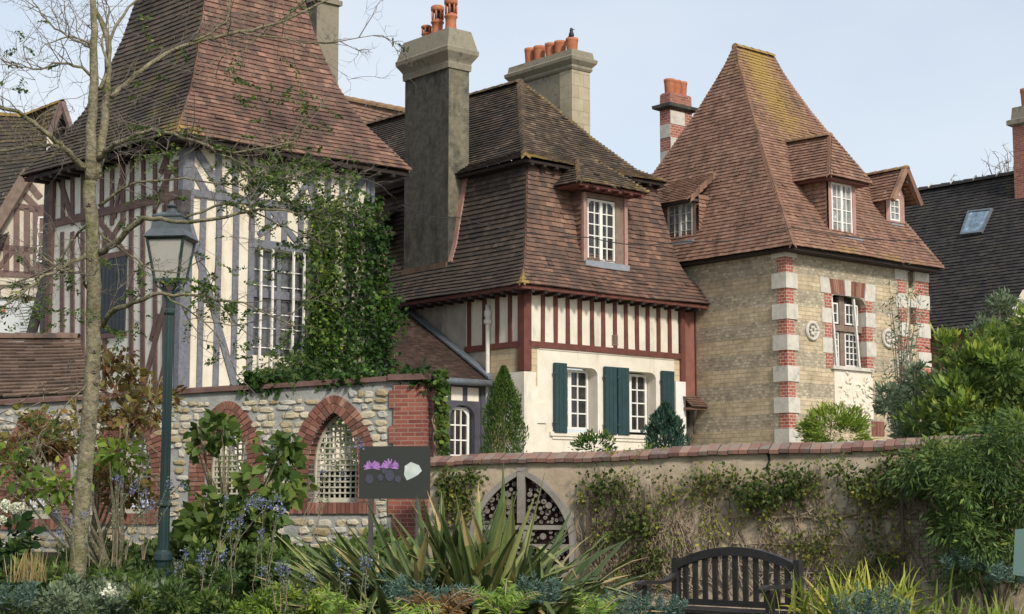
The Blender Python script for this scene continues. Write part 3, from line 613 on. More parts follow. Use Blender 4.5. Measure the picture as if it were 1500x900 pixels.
tiles(D, [q0, q3], [q1, q2], .1, .16, lich=lambda P, u, v: .35 if v < .15 else (.3 if u > .9 else 0)); tiles(D, [fe.pt(1.82, .95, z0), fe.pt(2.62, 1.1, z1)], [q0, q3], .1, .16); tiles(D, [q1, q2], [fe.pt(4.1, .95, z0), fe.pt(3.2, 1.1, z1)], .1, .16)
hips(D, [q0, q3], fe.u+(0,), fe.v+(0,), .1, .09, lich=.35); hips(D, [q1, q2], tuple(-x for x in fe.u)+(0,), fe.v+(0,), .1, .09, lich=.4)
D.build('dormer_roof', 'tile_upper', dm)
D = MB(); D.hbox(fe, 1.88, 4.04, .18, .95, z0-.07, z0-.01)
for k in range(6): D.hbox(fe, 2.05+.36*k, 2.13+.36*k, .16, .4, z0-.12, z0-.07)
D.build('soffit', 'timber_red', dm)
# side dormer on the chimney side, seen past the chimney
FS = fe.L(.55)
D = MB(); wall(D, FS, 6.0, 7.1, 6.75, 8.1, [(6.15, 6.9, 6.85, 7.9)], .1); D.box(FS, 5.9, 6.02, 6.7, 8.1, -.05, .1); d2 = D.build('dormer', 'pink_board', H)
window(FS, 6.16, 6.9, 6.86, 7.9, -.06, 2, 3, d2)
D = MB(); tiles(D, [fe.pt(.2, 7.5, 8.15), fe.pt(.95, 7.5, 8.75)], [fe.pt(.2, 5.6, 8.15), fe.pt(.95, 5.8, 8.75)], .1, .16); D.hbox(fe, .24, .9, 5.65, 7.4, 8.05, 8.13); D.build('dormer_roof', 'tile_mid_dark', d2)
# chimney standing in the side slope
def pot(cx, z, fr, h, r, kind, parent):
    p = fr.pt(cx[0], cx[1], z); m_ = MB()
    if kind == 'lantern':
        m_.lathe(p, [(r*1.05, 0), (r*.9, h*.06), (r*.82, h*.28), (r*.85, h*.42), (r*1.02, h*.45), (r*1.02, h*.5), (r*.86, h*.52), (r*.86, h*.56)], 14)
        for i in range(7):
            a = 2*pi*i/7; x, y = p[0]+cos(a)*r*.82, p[1]+sin(a)*r*.82; m_.tube([(x, y, p[2]+h*.55), (x*1, y, p[2]+h*.84)], r*.17, 4)
        m_.lathe((p[0], p[1], p[2]+h*.82), [(r*.95, 0), (r*1.03, h*.04), (r*1.03, h*.14), (r*.8, h*.18)], 14); m_.lathe((p[0], p[1], p[2]+h*.5), [(r*.45, 0), (r*.45, h*.3)], 8, 1)
    else: m_.lathe(p, [(r*.8, 0), (r*.86, h*.1), (r*.96, h*.7), (r*1.0, h*.82), (r*1.04, h*.85), (r*1.04, h), (r*.8, h), (r*.8, h*.9)], 14)
    o = m_.build('chimney_pot', ['terracotta', 'dark_room'], parent, smooth=True); return o
ct0, ct1 = 3.38, 5.12; cs0, cs1 = .6, 1.22
K1 = MB(); K1.hbox(fe, cs0, cs1, ct0, ct1, 6.7, 11.9); ch = K1.build('chimney', 'chimney_grey', H)
K1 = MB(); K1.hbox(fe, cs0+.004, cs1+.003, ct0-.006, ct0+.1, 8.2, 11.9); K1.build('shading_face', 'chimney_lit', ch)  # thin slab painting sunlight onto the right face of the shaft
ca, cb = (cs0+cs1)/2, (ct0+ct1)/2; ha, hb = (cs1-cs0)/2, (ct1-ct0)/2
K1 = MB(); K1.hloft(fe, ca, cb, [(ha+.04, hb+.04, 11.82), (ha+.05, hb+.05, 11.95), (ha+.04, hb+.04, 11.98), (ha+.06, hb+.06, 12.03), (ha+.17, hb+.17, 12.2), (ha+.18, hb+.18, 12.3), (ha+.15, hb+.15, 12.34), (ha+.03, hb+.05, 12.8), (ha-.08, hb-.1, 12.84)]); K1.build('cap', 'chimney_cap', ch)
pot((ca, cb-.55), 12.8, fe, .85, .16, 'lantern', ch); pot((ca, cb-.02), 12.8, fe, .8, .16, 'lantern', ch); pot((ca, cb+.42), 12.78, fe, .42, .13, 'lantern', ch)
K1 = MB()
for k, (a, z) in enumerate(MP[3:-1]): 
    a2, z2 = MP[4+k]; K1.add([fe.pt(a-.05, ct0-.01, z+.03), fe.pt(a-.05, ct0-.15, z+.03), fe.pt(a2-.05, ct0-.15, z2+.03), fe.pt(a2-.05, ct0-.01, z2+.03), fe.pt(a+.05, ct0-.15, z), fe.pt(a2+.05, ct0-.15, z2)], [[0, 1, 2, 3], [1, 4, 5, 2]])
K1.build('flashing', 'pink_board', ch)
K1 = MB(); K1.hbox(fe, cs0-.06, cs0+.02, ct0+.0, ct1+.03, 6.95, 7.1); K1.build('base_flashing', 'brown_tile', ch)
# stone chimney behind the ridge with five pots
ks = 4.0; kt0, kt1 = 2.72, 5.0
f_ = fe.L(ks); kt0 = f_.px(838, 150)[0]; kt1 = f_.px(750, 110)[0]
K2 = MB(); K2.hbox(fe, ks, ks+.6, kt0, kt1, 9.5, 12.75); ch2 = K2.build('chimney', 'chimney_cap', H)
brickmat('block_cream', (.36, .32, .22), (.44, .4, .28), (.27, .24, .18), .32, .32, .006)
K2 = MB(); K2.hbox(fe, ks-.008, ks+.61, kt0-.008, kt0+.45, 9.5, 12.7); K2.build('corner_blocks', 'block_cream', ch2)
ca, cb, hb, ha = ks+.3, (kt0+kt1)/2, (kt1-kt0)/2, .3
zc = fe.L(ks).px(838, 98)[1]
K2 = MB(); K2.hloft(fe, ca, cb, [(ha+.03, hb+.03, zc-.05), (ha+.06, hb+.06, zc), (ha+.05, hb+.05, zc+.06), (ha+.14, hb+.14, zc+.17), (ha+.15, hb+.15, zc+.25), (ha+.08, hb+.08, zc+.3), (ha+.06, hb+.06, zc+.45), (ha-.05, hb-.05, zc+.47)]); K2.build('cap', 'chimney_cap', ch2)
for k in range(5): pot((ca, cb-hb+.32+k*.4+(.04 if k % 2 else 0)), zc+.45, fe, .4+.02*k-.08*(k == 3)*0, .155, 'plain', ch2)
BIRD = fe.pt(ca, cb-hb+.34, zc+.86)
# lean-to annex on the left wall
FA = fm.R(1.2); AX = -2.6
mb = MB(); wall(mb, FA, AX, 0, ZT, 4.05, [(-1.12, -.42, 2.1, 3.6), (-2.1, -1.36, 2.1, 3.6)], .25)
for a0, a1 in ((-1.12, -.42), (-2.1, -1.36)):
    for a, sa in ((a0, 1), (a1, -1)): corner(mb, FA, a, 3.6, sa, .3, -.25, .002)
mb.box(FA, -.26, -.14, ZT, 4.05, 0, .03); an = mb.build('annex_wall', 'paint_slate', H)
mb = MB()
for x in (-1.5, -1.08, -.62): mb.box(FA, x-.02, x+.3, 3.7, 4.0, 0, .006)
mb.build('cream_panels', 'plaster_cream', an)
mb = MB(); mb.box(FA, -.14, .0, ZT, 4.05, 0, .02); mb.build('stone_strip', 'brown_tile', an)
window(FA, -1.1, -.48, 2.1, 3.56, -.18, 3, 4, H, fw=.06, bar=.03, mull=False, round_=.26, side='right'); window(FA, -2.08, -1.4, 2.1, 3.56, -.18, 3, 4, H, fw=.06, bar=.03, mull=False, round_=.26)
mb = MB(); tiles(mb, [fm.pt(-2.7, 1.0, 4.13), fm.pt(-2.7, 4.6, 6.22)], [fm.pt(-.02, 1.0, 4.13), fm.pt(-.02, 4.6, 6.22)], .075, .16, wob=.006); mb.build('annex_roof', 'tile_annex', H)
mb = MB(); p0, p1 = fm.pt(-.06, 1.0, 4.2), fm.pt(-.06, 4.6, 6.3); d_ = sub(p1, p0)
mb.add([p0, p1, add3(p1, (0, 0, 1), .1), add3(p0, (0, 0, 1), .1)]+[add3(x, fm.u+(0,), -.14) for x in (p0, p1, add3(p1, (0, 0, 1), .05), add3(p0, (0, 0, 1), .05))], [[0, 1, 2, 3], [4, 5, 6, 7], [3, 2, 6, 7], [0, 3, 7, 4]]); mb.build('flashing', 'zinc', H)
def gutter(pts, r, parent, name='gutter', mat='zinc'):
    m_ = MB(); m_.tube(pts, r, 10); return m_.build(name, mat, parent, smooth=True)
gutter([fm.pt(-2.7, .93, 4.1), fm.pt(.02, .93, 4.1)], .075, H)
gutter([fm.pt(-.08, .95, 4.1), fm.pt(-.1, 1.02, 3.9), fm.pt(-.1, 1.1, 3.8), fm.pt(-.1, 1.1, 2)], .05, H, 'downpipe')
gutter([FL.pt(1.17, 5.9, .09), FL.pt(1.16, 5.7, .09), FL.pt(1.16, 3.5, .09), FL.pt(1.16, 2, .09)], .05, H, 'downpipe', 'iron_white')
mb = MB(); mb.lathe(FL.pt(1.16, 5.45, .09), [(.055, 0), (.09, .03), (.09, .1), (.05, .14), (.08, .2), (.08, .3), (.05, .34)], 10); mb.build('rainwater_head', 'iron_white', H)

# ================================================================== TOWER HOUSE (stone and brick)
Qs = FR.px(1020, 500)[0]; Q = FR.pt(Qs, 0); fl_ = Face(Q, B0, -1); s0 = fl_.px(1153, 500)[0]; tc_ = fl_.pt(s0, 0)
ft = Frame(tc_[:2], A0, B0); te_ = ft.pt(-.45, -.45, 0); tf = Frame(te_[:2], A0, B0)
T = thing('tower_house', (tc_[0], tc_[1], ZT), 'square rubble stone tower house with red brick and white stone corners', 'house')
TRf, TLf = ft.R(), ft.L(); TW = 5.5; TD = 6.6
mb = MB(); wall(mb, TRf, 0, TW, ZT, 7.75, [(1.63, 2.93, 4.66, 6.4), (4.68, 4.9, 6.78, 7.3), (4.7, 5.0, 5.86, 6.28)], .34)
corner(mb, TRf, 2.93, 6.4, -1, .5, -.33, .003, rz=.25); corner(mb, TRf, 1.63, 6.4, 1, .3, -.33, .003, rz=.2)
mb.build('front_wall', 'rubble', T)
mb = MB(); wall(mb, TLf, 0, TD, ZT, 7.75); mb.build('side_wall', 'rubble_shaded', T)
mb = MB(); mb.hbox(ft, 1.2, 3.4, .34, .6, 4.4, 6.6); mb.hbox(ft, 4.5, 5.2, .34, .4, 5.5, 7.4); mb.build('dark_interior', 'dark_room', T)
mb = MB(); wall(mb, ft.R(0, 0).off(-.35), .3, 5.3, 7.6, 7.7); 
mb = MB(); mb.hbox(ft, .0, TW, .02, TD, 7.3, 7.7); mb.build('wall_plate', 'timber_dark', T)
ws = MB(); bk = MB(); k = 0; z = 7.08
ws.hbox(ft, -.03, .38, -.03, .4, 7.1, 7.3)
zt = 7.095
while zt > ZT:
    bk.hbox(ft, -.012, .25, -.012, .25, zt-.36, zt)
    ws.hbox(ft, -.04, .37, -.04, .4, zt-.72, zt-.364); zt -= .72
# window surround, lintel
zt = 6.375; k = 0
for i in range(5):
    z1 = zt-i*.355; m_, wd = (bk, .24) if i % 2 == 0 else (ws, .36)
    m_.box(TRf, 1.63-wd, 1.632, z1-.352, z1, -.33, .012+.004*(i % 2)); m_.box(TRf, 2.928, 2.93+wd, z1-.352, z1, -.33, .012+.004*(i % 2))
ws.prism(TRf, [(1.24, 6.38), (1.62, 6.38), (1.55, 6.74), (1.2, 6.74)], -.05, .016); ws.prism(TRf, [(2.9, 6.3), (3.3, 6.3), (3.34, 6.72), (2.96, 6.72)], -.05, .016); ws.prism(TRf, [(2.16, 6.36), (2.36, 6.36), (2.38, 6.73), (2.13, 6.73)], -.05, .02)
build_each(ws, 'stone_block', 'stone_white', T)
ws2 = MB(); zt = 7.095
ws2.box(TRf, 4.12, 4.6, 6.95, 7.3, -.03, .02); ws2.box(TRf, 4.93, TW+.03, 6.98, 7.3, -.03, .025)
while zt > ZT:
    bk.box(TRf, 4.25, 4.55, zt-.36-.12, zt-.12, -.03, .01); ws2.box(TRf, 4.15, 4.62, zt-.72-.12, zt-.364-.12, -.03, .02)
    bk.hbox(ft, 4.95, TW+.015, -.012, .3, zt-.36-.1, zt-.1); ws2.hbox(ft, 5.0, TW+.03, -.025, .35, zt-.72-.1, zt-.364-.1); zt -= .72
ws2.box(TRf, 4.5, 5.1, 6.3, 6.5, -.02, .015); build_each(ws2, 'stone_block', 'stone_white', T)
build_each(bk, 'brick_panel', 'brick', T)
vo = MB()
for x0, x1, t0, t1 in ((1.62, 2.15, 1.55, 2.12), (2.37, 2.89, 2.39, 2.95)):
    n = 8
    for i in range(n):
        a, b = x0+(x1-x0)*i/n, x0+(x1-x0)*(i+.86)/n; a2, b2 = t0+(t1-t0)*i/n, t0+(t1-t0)*(i+.86)/n; vo.prism(TRf, [(a, 6.37), (b, 6.37), (b2, 6.73), (a2, 6.73)], -.05, .014, 0, random.random())
vo.prism(TRf, [(1.6, 6.36), (2.92, 6.36), (2.97, 6.72), (1.55, 6.72)], -.05, .006, 1); vo.build('brick_lintel', ['voussoir', 'mortar'], T)
mb = MB(); mb.box(TRf, 1.55, 3.1, 4.58, 4.66, -.3, .09); mb.build('window_sill', 'stone_white', T)
wt = MB(); wt.box(TRf, 1.64, 2.92, 4.66, 6.36, -.3, -.25, 1)
wt.box(TRf, 2.12, 2.3, 4.66, 6.36, -.27, -.15); wt.box(TRf, 1.64, 2.92, 5.52, 5.66, -.27, -.1); wt.box(TRf, 1.64, 1.74, 4.66, 6.36, -.27, -.17); wo = wt.build('window', ['weathered_wood', 'glass_dark'], T)
window(TRf, 1.76, 2.1, 4.68, 5.5, -.22, 2, 5, wo, name='sash', fw=.035, mull=False, bar=.02); window(TRf, 2.32, 2.86, 4.68, 5.5, -.22, 3, 5, wo, name='sash', fw=.045, mull=False, bar=.022)
window(TRf, 2.36, 2.86, 5.7, 6.2, -.22, 3, 2, wo, name='sash', fw=.04, mull=False, bar=.02); window(TRf, 1.76, 2.1, 5.7, 6.2, -.22, 2, 2, wo, name='sash', fw=.035, mull=False, bar=.02)
mb = MB(); mb.bar(TRf, (1.87, 4.66), (1.72, 6.34), .055, -.1, -.05); mb.build('window_bar', 'iron_white', wo); mb = MB(); mb.bar(TRf, (2.74, 4.66), (2.57, 6.34), .055, -.1, -.05); mb.build('window_bar', 'iron_white', wo)
# carved panel and medallions
mb = MB(); mb.box(TRf, 1.66, 3.12, 3.44, 4.57, -.03, .02)
rp_ = MB(); rnd_ = random.Random(4)
for i in range(46):
    a, z = rnd_.uniform(1.85, 3.0), rnd_.uniform(3.6, 4.45); an_ = rnd_.uniform(0, pi); l = rnd_.uniform(.06, .2); P = []
    for t in range(5): P.append(TRf.pt(a+cos(an_+t*.5)*l*t/5, z+sin(an_+t*.5)*l*t/5, .03))
    rp_.tube(P, [.012, .03, .035, .025, .01], 6)
pn = mb.build('relief_panel', 'relief_stone', T); rp_.build('carving', 'relief_stone', pn, smooth=True)
for px, py in ((1189, 485), (1300, 496)):
    a, z = TRf.px(px, py); mb = MB(); m_ = []
    mb.tube([TRf.pt(a+.2*cos(t), z+.2*sin(t), .02) for t in [2*pi*i/20 for i in range(21)]], .045, 6)
    for i in range(7): t = i*.9; mb.tube([TRf.pt(a+.04*cos(t), z+.05*sin(t), .02), TRf.pt(a+.11*cos(t+.5), z+.12*sin(t+.5), .05)], .035, 5)
    mb.prism(TRf, [(a+.18*cos(2*pi*i/16), z+.18*sin(2*pi*i/16)) for i in range(16)], 0, .012); mb.build('medallion', 'stone_white', T, smooth=True)
mb = MB()
vo = MB()
for i in range(9):
    a = 3.05+.055*i; vo.box(TRf, a-.0, a+.045, 3.05, 3.4, -.02, .02)
vo.build('brick_arch_end', 'voussoir', T)
# roof of the tower
TP = [(0, 7.3), (.096, 7.82), (.173, 8.25), (.4, 9.47), (.6, 10.57), (.769, 11.53), (.87, 12.18), (.933, 12.6), (1, 13.17)]
BB = 3.57
cl = lambda g: (.17+2.18*g, BB*g); cr = lambda g: (6.03-2.2*g, BB*g); cbl = lambda g: (.17+2.18*g, 2*BB-BB*g); cbr = lambda g: (6.03-2.2*g, 2*BB-BB*g)
P_ = lambda f, : [tf.pt(*f(g), z) for g, z in TP]
def lt(P, u, v): return .95*max(0, (v-.28)/.72)**.7*max(.25, 1-abs(u-.45)*1.4)+(.2 if .28 < u < .42 and v < .18 else 0)+(.2 if .6 < u < .7 and v < .15 else 0)+(.25 if v < .015 else 0)
mb = MB(); tiles(mb, P_(cl), P_(cr), .098, .14, th=.02, lich=lt, wob=.01); mb.build('roof_slope', 'tile_tower', T)
mb = MB(); tiles(mb, P_(cbl), P_(cl), .098, .14, th=.02, lich=lambda P, u, v: .42*max(0, (v-.7)/.3), wob=.01); mb.build('roof_slope', 'tile_tower', T)
mb = MB(); tiles(mb, P_(cr), P_(cbr), .2, .28); mb.build('roof_slope', 'tile_tower', T)
mb = MB(); tiles(mb, P_(cbr), P_(cbl), .2, .28); mb.build('roof_slope', 'tile_tower', T)
mb = MB(); hips(mb, P_(cl), tf.u+(0,), tf.v+(0,), .11, .12, up=.05, drop=.1, lich=lambda p, t: .1+.25*t); mb.build('hip_tiles', 'tile_tower', T)
mb = MB(); hips(mb, P_(cr), tuple(-x for x in tf.u)+(0,), tf.v+(0,), .098, .09, lich=.2); mb.build('hip_tiles', 'tile_tower', T)
mb = MB(); hips(mb, P_(cbl), tf.u+(0,), tuple(-x for x in tf.v)+(0,), .098, .09); mb.build('hip_tiles', 'tile_tower', T)
mb = MB(); ridge(mb, tf.pt(2.34, BB, 13.13), tf.pt(3.84, BB, 13.13), .1, .07, .3, lich=.6); mb.build('ridge_tiles', 'tile_tower', T)
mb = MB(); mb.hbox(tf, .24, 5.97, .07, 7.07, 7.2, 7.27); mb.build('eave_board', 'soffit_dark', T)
# dormers of the tower
FD = tf.R(.35)
D = MB(); wall(D, FD, 1.95, 2.98, 7.7, 9.1, [(2.06, 2.86, 7.76, 9.06)], .1); dm = D.build('dormer', 'pink_board', T)
window(FD, 2.07, 2.85, 7.77, 9.05, -.06, 4, 4, dm, glass='glass_curtain', fw=.045, bar=.022); D = MB(); D.box(FD, 1.98, 3.1, 7.64, 7.75, -.05, .1); D.build('sill', 'lead', dm)
D = MB(); FDL = tf.L(1.93); tiles(D, [FDL.pt(1.6, 7.7), FDL.pt(1.6, 9.2)], [FDL.pt(.38, 7.7), FDL.pt(.38, 9.2)], .098, .14, wob=0); D.build('cheek', 'tile_tower', dm)
D = MB(); z0, z1 = 9.12, 10.2; q0, q1 = tf.pt(1.66, .08, z0), tf.pt(3.3, .08, z0); ap = tf.pt(2.42, .62, z1+.1)
FDt = tf.pt(2.42, 2.3, z1+.15)
tiles(D, [q0, lerp(q0, ap, .5), ap], [q1, lerp(q1, ap, .5), ap], .095, .14, lich=lambda P, u, v: .1); hb_ = tf.pt(1.66, 1.6, z0)
tiles(D, [hb_, FDt], [q0, ap], .095, .14, lich=lambda P, u, v: .26 if v > .8 else .16); tiles(D, [q1, ap], [tf.pt(3.3, 1.6, z0), FDt], .095, .14, lich=lambda P, u, v: .3)
hips(D, [q0, ap], tf.u+(0,), tf.v+(0,), .095, .09, lich=.1); hips(D, [q1, ap], tuple(-x for x in tf.u)+(0,), tf.v+(0,), .095, .09, lich=.25); ridge(D, ap, FDt, .11, .06, lich=.4); D.build('dormer_roof', 'tile_tower', dm)
D = MB(); D.hbox(tf, 1.72, 3.24, .13, 1.4, z0-.07, z0-.01); D.build('soffit', 'timber_red', dm)
FD = tf.R(.75)
D = MB(); wall(D, FD, 4.72, 5.48, 8.4, 9.15, [(4.88, 5.3, 8.5, 9.08)], .1); D.prism(FD, [(4.72, 9.15), (5.5, 9.15), (5.15, 9.72)], -.08, 0); dm = D.build('dormer', 'pink_board', T)
window(FD, 4.89, 5.29, 8.5, 9.07, -.05, 2, 3, dm, glass='glass_curtain', fw=.04, mull=False); D = MB(); D.box(FD, 4.85, 5.36, 8.24, 8.42, -.05, .06); D.build('sill', 'lead', dm)
D = MB(); D.prism(FD, [(5.0, 9.16), (5.32, 9.16), (5.16, 9.52)], 0, .01); D.build('gable_panel', 'stone_white', dm)
D = MB(); e0, e1, r0, r1 = tf.pt(4.62, .45, 8.98), tf.pt(4.62, 2.6, 8.98), tf.pt(5.18, .45, 9.82), tf.pt(5.18, 2.6, 9.82)
tiles(D, [e1, r1], [e0, r0], .1, .14, lich=lambda P, u, v: .2*v); g0, g1 = tf.pt(5.74, .45, 8.98), tf.pt(5.74, 2.6, 8.98); tiles(D, [g0, r0], [g1, r1], .1, .14, lich=lambda P, u, v: .2)
FG = tf.R(.45)
for (a, z), (a2, z2) in (((4.6, 8.93), (5.18, 9.83)), ((5.18, 9.83), (5.76, 8.93))): D.bar(FG, (a, z), (a2, z2), .13, -.06, .05)
ridge(D, tf.pt(5.18, .4, 9.83), r1, .1, .06, lich=.4); D.build('dormer_roof', 'tile_tower', dm)
D = MB(); FDL = tf.L(4.73); tiles(D, [FDL.pt(1.6, 8.5), FDL.pt(1.6, 9.1)], [FDL.pt(.78, 8.5), FDL.pt(.78, 9.1)], .098, .14, wob=0); D.build('cheek', 'tile_tower', dm)
FD = tf.L(.41)
D = MB(); wall(D, FD, 3.2, 4.4, 7.75, 8.85, [(3.3, 4.2, 7.84, 8.8)], .1); dm = D.build('dormer', 'weathered_wood', T)
window(FD, 3.32, 4.18, 7.85, 8.8, -.05, 4, 4, dm, glass='glass_curtain', frame='stone_white', fw=.045, bar=.02); D = MB(); D.box(FD, 3.25, 4.25, 7.72, 7.84, -.05, .08); D.build('sill', 'lead', dm)
D = MB(); FDt_ = tf.R(3.16, 0); tiles(D, [tf.pt(.43, 3.14, 7.8), tf.pt(.43, 3.14, 8.95)], [tf.pt(1.5, 3.14, 7.8), tf.pt(1.5, 3.14, 8.95)], .098, .14, wob=0); D.build('cheek', 'tile_tower', dm)
D = MB(); tiles(D, [tf.pt(.15, 4.65, 8.83), tf.pt(1.55, 4.65, 9.95)], [tf.pt(.15, 3.1, 8.83), tf.pt(1.55, 3.1, 9.95)], .098, .14, lich=lambda P, u, v: .22); D.build('dormer_roof', 'tile_tower', dm)
D = MB(); hips(D, [tf.pt(.15, 3.1, 8.83), tf.pt(1.55, 3.1, 9.95)], tf.v+(0,), (0, 0, -1), .19, .12, up=.05); D.build('verge_tiles', 'tile_tower', dm)
D = MB(); D.hbox(tf, .2, .6, 3.15, 4.6, 8.77, 8.83); D.build('soffit', 'timber_dark', dm)
# brick chimney behind the tower roof
fk = tf.R(7.2); ks0, ks1 = fk.px(982, 200)[0], fk.px(1014, 200)[0]; zt0 = fk.px(985, 160)[1]
K3 = MB(); K3.hbox(tf, ks0, ks1, 7.2, 7.6, 7.5, zt0); ch3 = K3.build('chimney', 'brick', T)
K3 = MB()
for i in range(6):
    z = zt0-.42-i*.38
    if i % 2 == 0: K3.hbox(tf, ks0+.002, ks0+.58, 7.186, 7.3, z, z+.38)
    else: K3.hbox(tf, ks0-.013, ks0+.05, 7.202, 7.59, z, z+.38)
build_each(K3, 'stone_block', 'stone_white', ch3)
K3 = MB(); cx, cy = (ks0+ks1)/2, 7.4; hx = (ks1-ks0)/2; K3.hloft(tf, cx, cy, [(hx+.03, .23, zt0), (hx+.16, .34, zt0+.05), (hx+.17, .35, zt0+.14), (hx+.06, .25, zt0+.16)]); K3.build('slab', 'chimney_grey', ch3)
K3 = MB(); K3.hloft(tf, cx, cy, [(hx-.0, .2, zt0+.16), (hx-.02, .2, zt0+.46), (hx-.05, .16, zt0+.5)]); K3.build('cap', 'brick_old', ch3)
for i in range(3): pot((cx-hx+.2+i*(hx*2-.4)/2, cy), zt0+.48, tf, .42, .16, 'plain', ch3)
# ================================================================== LEFT HOUSE (half-timbered, tall pyramid roof)
lc = at(271, 200, 32); fh = Frame(lc[:2], 49.5, -45); le = fh.pt(-.5, -.5, 0); fo = Frame(le[:2], 49.5, -45)
G = thing('half_timbered_house', (lc[0], lc[1], ZT), 'half-timbered house on the left with blue-grey and brown timbers under a tall steep roof', 'house')
GR, GL = fh.R(), fh.L(); GW = 4.63; GD = 5.15
mb = MB(); wall(mb, GR, 0, GW, ZT, 8.75, [(1.62, 3.0, 4.42, 6.6)], .22); mb.build('front_wall', 'plaster_white', G)
mb = MB(); wall(mb, GL, 0, GD, ZT, 8.75); mb.build('side_wall', 'plaster_shaded', G)
mb = MB(); mb.box(GR, 1.4, 3.3, 4.2, 6.8, -.4, -.23); mb.build('dark_interior', 'dark_room', G)
tg = lambda p, q, w_=.14, d=.03, nm='stud': timber(GR, GR.px(*p), GR.px(*q), w_, G, 'timber_grey', 0, d, nm)
tb = lambda p, q, w_=.14, d=.03, nm='stud': timber(GL, GL.px(*p), GL.px(*q), w_, G, 'timber_brown', 0, d, nm)
mb = MB(); mb.hbox(fh, -.05, .2, -.05, .12, ZT, 8.7); mb.build('corner_post', 'timber_grey', G)
timber(GR, (.1, 7.57), (GW, 7.57), .15, G, 'timber_grey', 0, .045, 'rail')
timber(GR, (GW-.11, ZT), (GW-.11, 8.7), .2, G, 'timber_grey', 0, .04, 'post')
timber(GR, (0, 8.62), (GW, 8.62), .16, G, 'timber_grey', 0, .04, 'rail')
for x in (.44, .81, 1.205): timber(GR, (x, ZT), (x, 7.5), .13, G, 'timber_grey', 0, .03)
timber(GR, (1.57, ZT), (1.57, 7.5), .13, G, 'timber_grey', 0, .03)
for x in (3.1, 3.55, 4.0): timber(GR, (x, ZT), (x, 7.5), .13, G, 'timber_grey', 0, .03)
timber(GR, (1.5, 6.7), (3.2, 6.7), .17, G, 'timber_grey', 0, .045, 'rail')
for px in (320, 344, 367, 414, 460, 480, 501): tg((px, 215), (px, 290))
for x in (1.95, 2.35, 2.75): timber(GR, (x, 6.75), (x, 7.5), .13, G, 'timber_grey', 0, .028)
tg((288, 222), (333, 292), .16, .034, 'brace'); tg((275, 236), (303, 286), .15, .034, 'brace'); tg((378, 215), (425, 305), .14, .034, 'brace'); tg((418, 225), (372, 290), .14, .036, 'brace')
tg((540, 250), (508, 300), .16, .034, 'brace'); tg((440, 230), (462, 300), .14, .034, 'brace'); tg((430, 300), (470, 235), .13, .036, 'brace')
tg((276, 325), (350, 590), .15, .036, 'brace')
tg((378, 345), (420, 305), .12, .034, 'brace'); tg((395, 305), (440, 362), .12, .036, 'brace')
# left face, brown timbers
timber(GL, (.12, 7.54), (GD, 7.54), .17, G, 'timber_brown', 0, .045, 'rail'); timber(GL, (0, 8.62), (GD, 8.62), .16, G, 'timber_brown', 0, .04, 'rail')
for px, w_ in ((259, .13), (245, .15), (228, .13), (211, .13), (194, .13), (181, .16), (165, .14), (150, .14), (122, .13), (107, .14), (93, .15)): tb((px, 235), (px, 318 if px > 190 else 330), w_)
for px in (258, 242, 228, 210, 193): tb((px, 300), (px, 600))
for px in (154, 122, 107, 92): tb((px, 340), (px, 600))
tb((252, 245), (228, 305), .14, .034, 'brace'); tb((247, 225), (236, 255), .13, .034, 'brace'); tb((179, 262), (168, 320), .14, .034, 'brace'); tb((88, 262), (106, 318), .15, .034, 'brace')
tb((144, 322), (188, 375), .13, .034, 'brace'); tb((184, 318), (150, 372), .13, .036, 'brace'); tb((255, 400), (205, 590), .14, .036, 'brace'); tb((232, 460), (222, 500), .13, .034, 'brace'); tb((262, 450), (228, 595), .13, .034, 'brace')
mb = MB(); mb.box(GL, 1.93, 3.15, 6.5, 6.62, 0, .06); mb.box(GL, 1.93, 3.15, 4.84, 4.94, 0, .06); mb.build('window_frame', 'timber_brown', G)
mb = MB(); mb.box(GL, 2.0, 3.05, 4.95, 6.5, 0, .05)
for k in range(7): mb.box(GL, 2.02+.148*k, 2.14+.148*k, 4.97, 6.48, .05, .058)
mb.build('shutter', 'shutter_dark', G)
mb = MB(); mb.box(GL, GD-.16, GD, ZT, 8.7, 0, .08); mb.build('post', 'timber_brown', G)
# projecting bracket frame at the far end
FB = fh.L(0, 0)
mb = MB(); mb.box(GL, GD+.02, GD+.25, ZT, 8.6, -.05, .06); mb.bar(GL, (GD+.9, 4.7), (GD+.1, 6.4), .24, -.05, .08); mb.build('porch_post', 'timber_dark', G)
# window with white bars
wm = MB(); wm.box(GR, 1.62, 3.0, 4.42, 6.6, -.2, -.17, 1)
for x in (1.66, 2.32, 2.95): wm.box(GR, x-.05, x+.05, 4.42, 6.6, -.17, -.1)
wm.box(GR, 1.62, 3.0, 5.62, 5.78, -.17, -.08)
for z in (4.6, 5.0, 5.3, 5.88, 6.2): wm.box(GR, 1.7, 2.95, z-.01, z+.01, -.17, -.13, 2)
wo = wm.build('window', ['timber_grey', 'glass_mid', 'paint_white'], G)
for px in (380, 397, 427.5, 443): 
    a, z = GR.px(px, 365); mb = MB(); mb.tube([GR.pt(a, 6.62, .08), GR.pt(a+.005, 5.5, .085), GR.pt(a, 4.2 if px < 400 else 4.5, .08)], .032, 6); mb.build('window_bar', 'iron_white', wo)
mb = MB(); mb.hbox(fh, -.1, .1, -.1, .06, 7.15, 7.6); mb.lathe(fh.pt(-.06, -.06, 6.85), [(.05, 0), (.1, .1), (.08, .2), (.12, .3), (.12, .4)], 8); mb.build('carved_bracket', 'timber_dark', G)
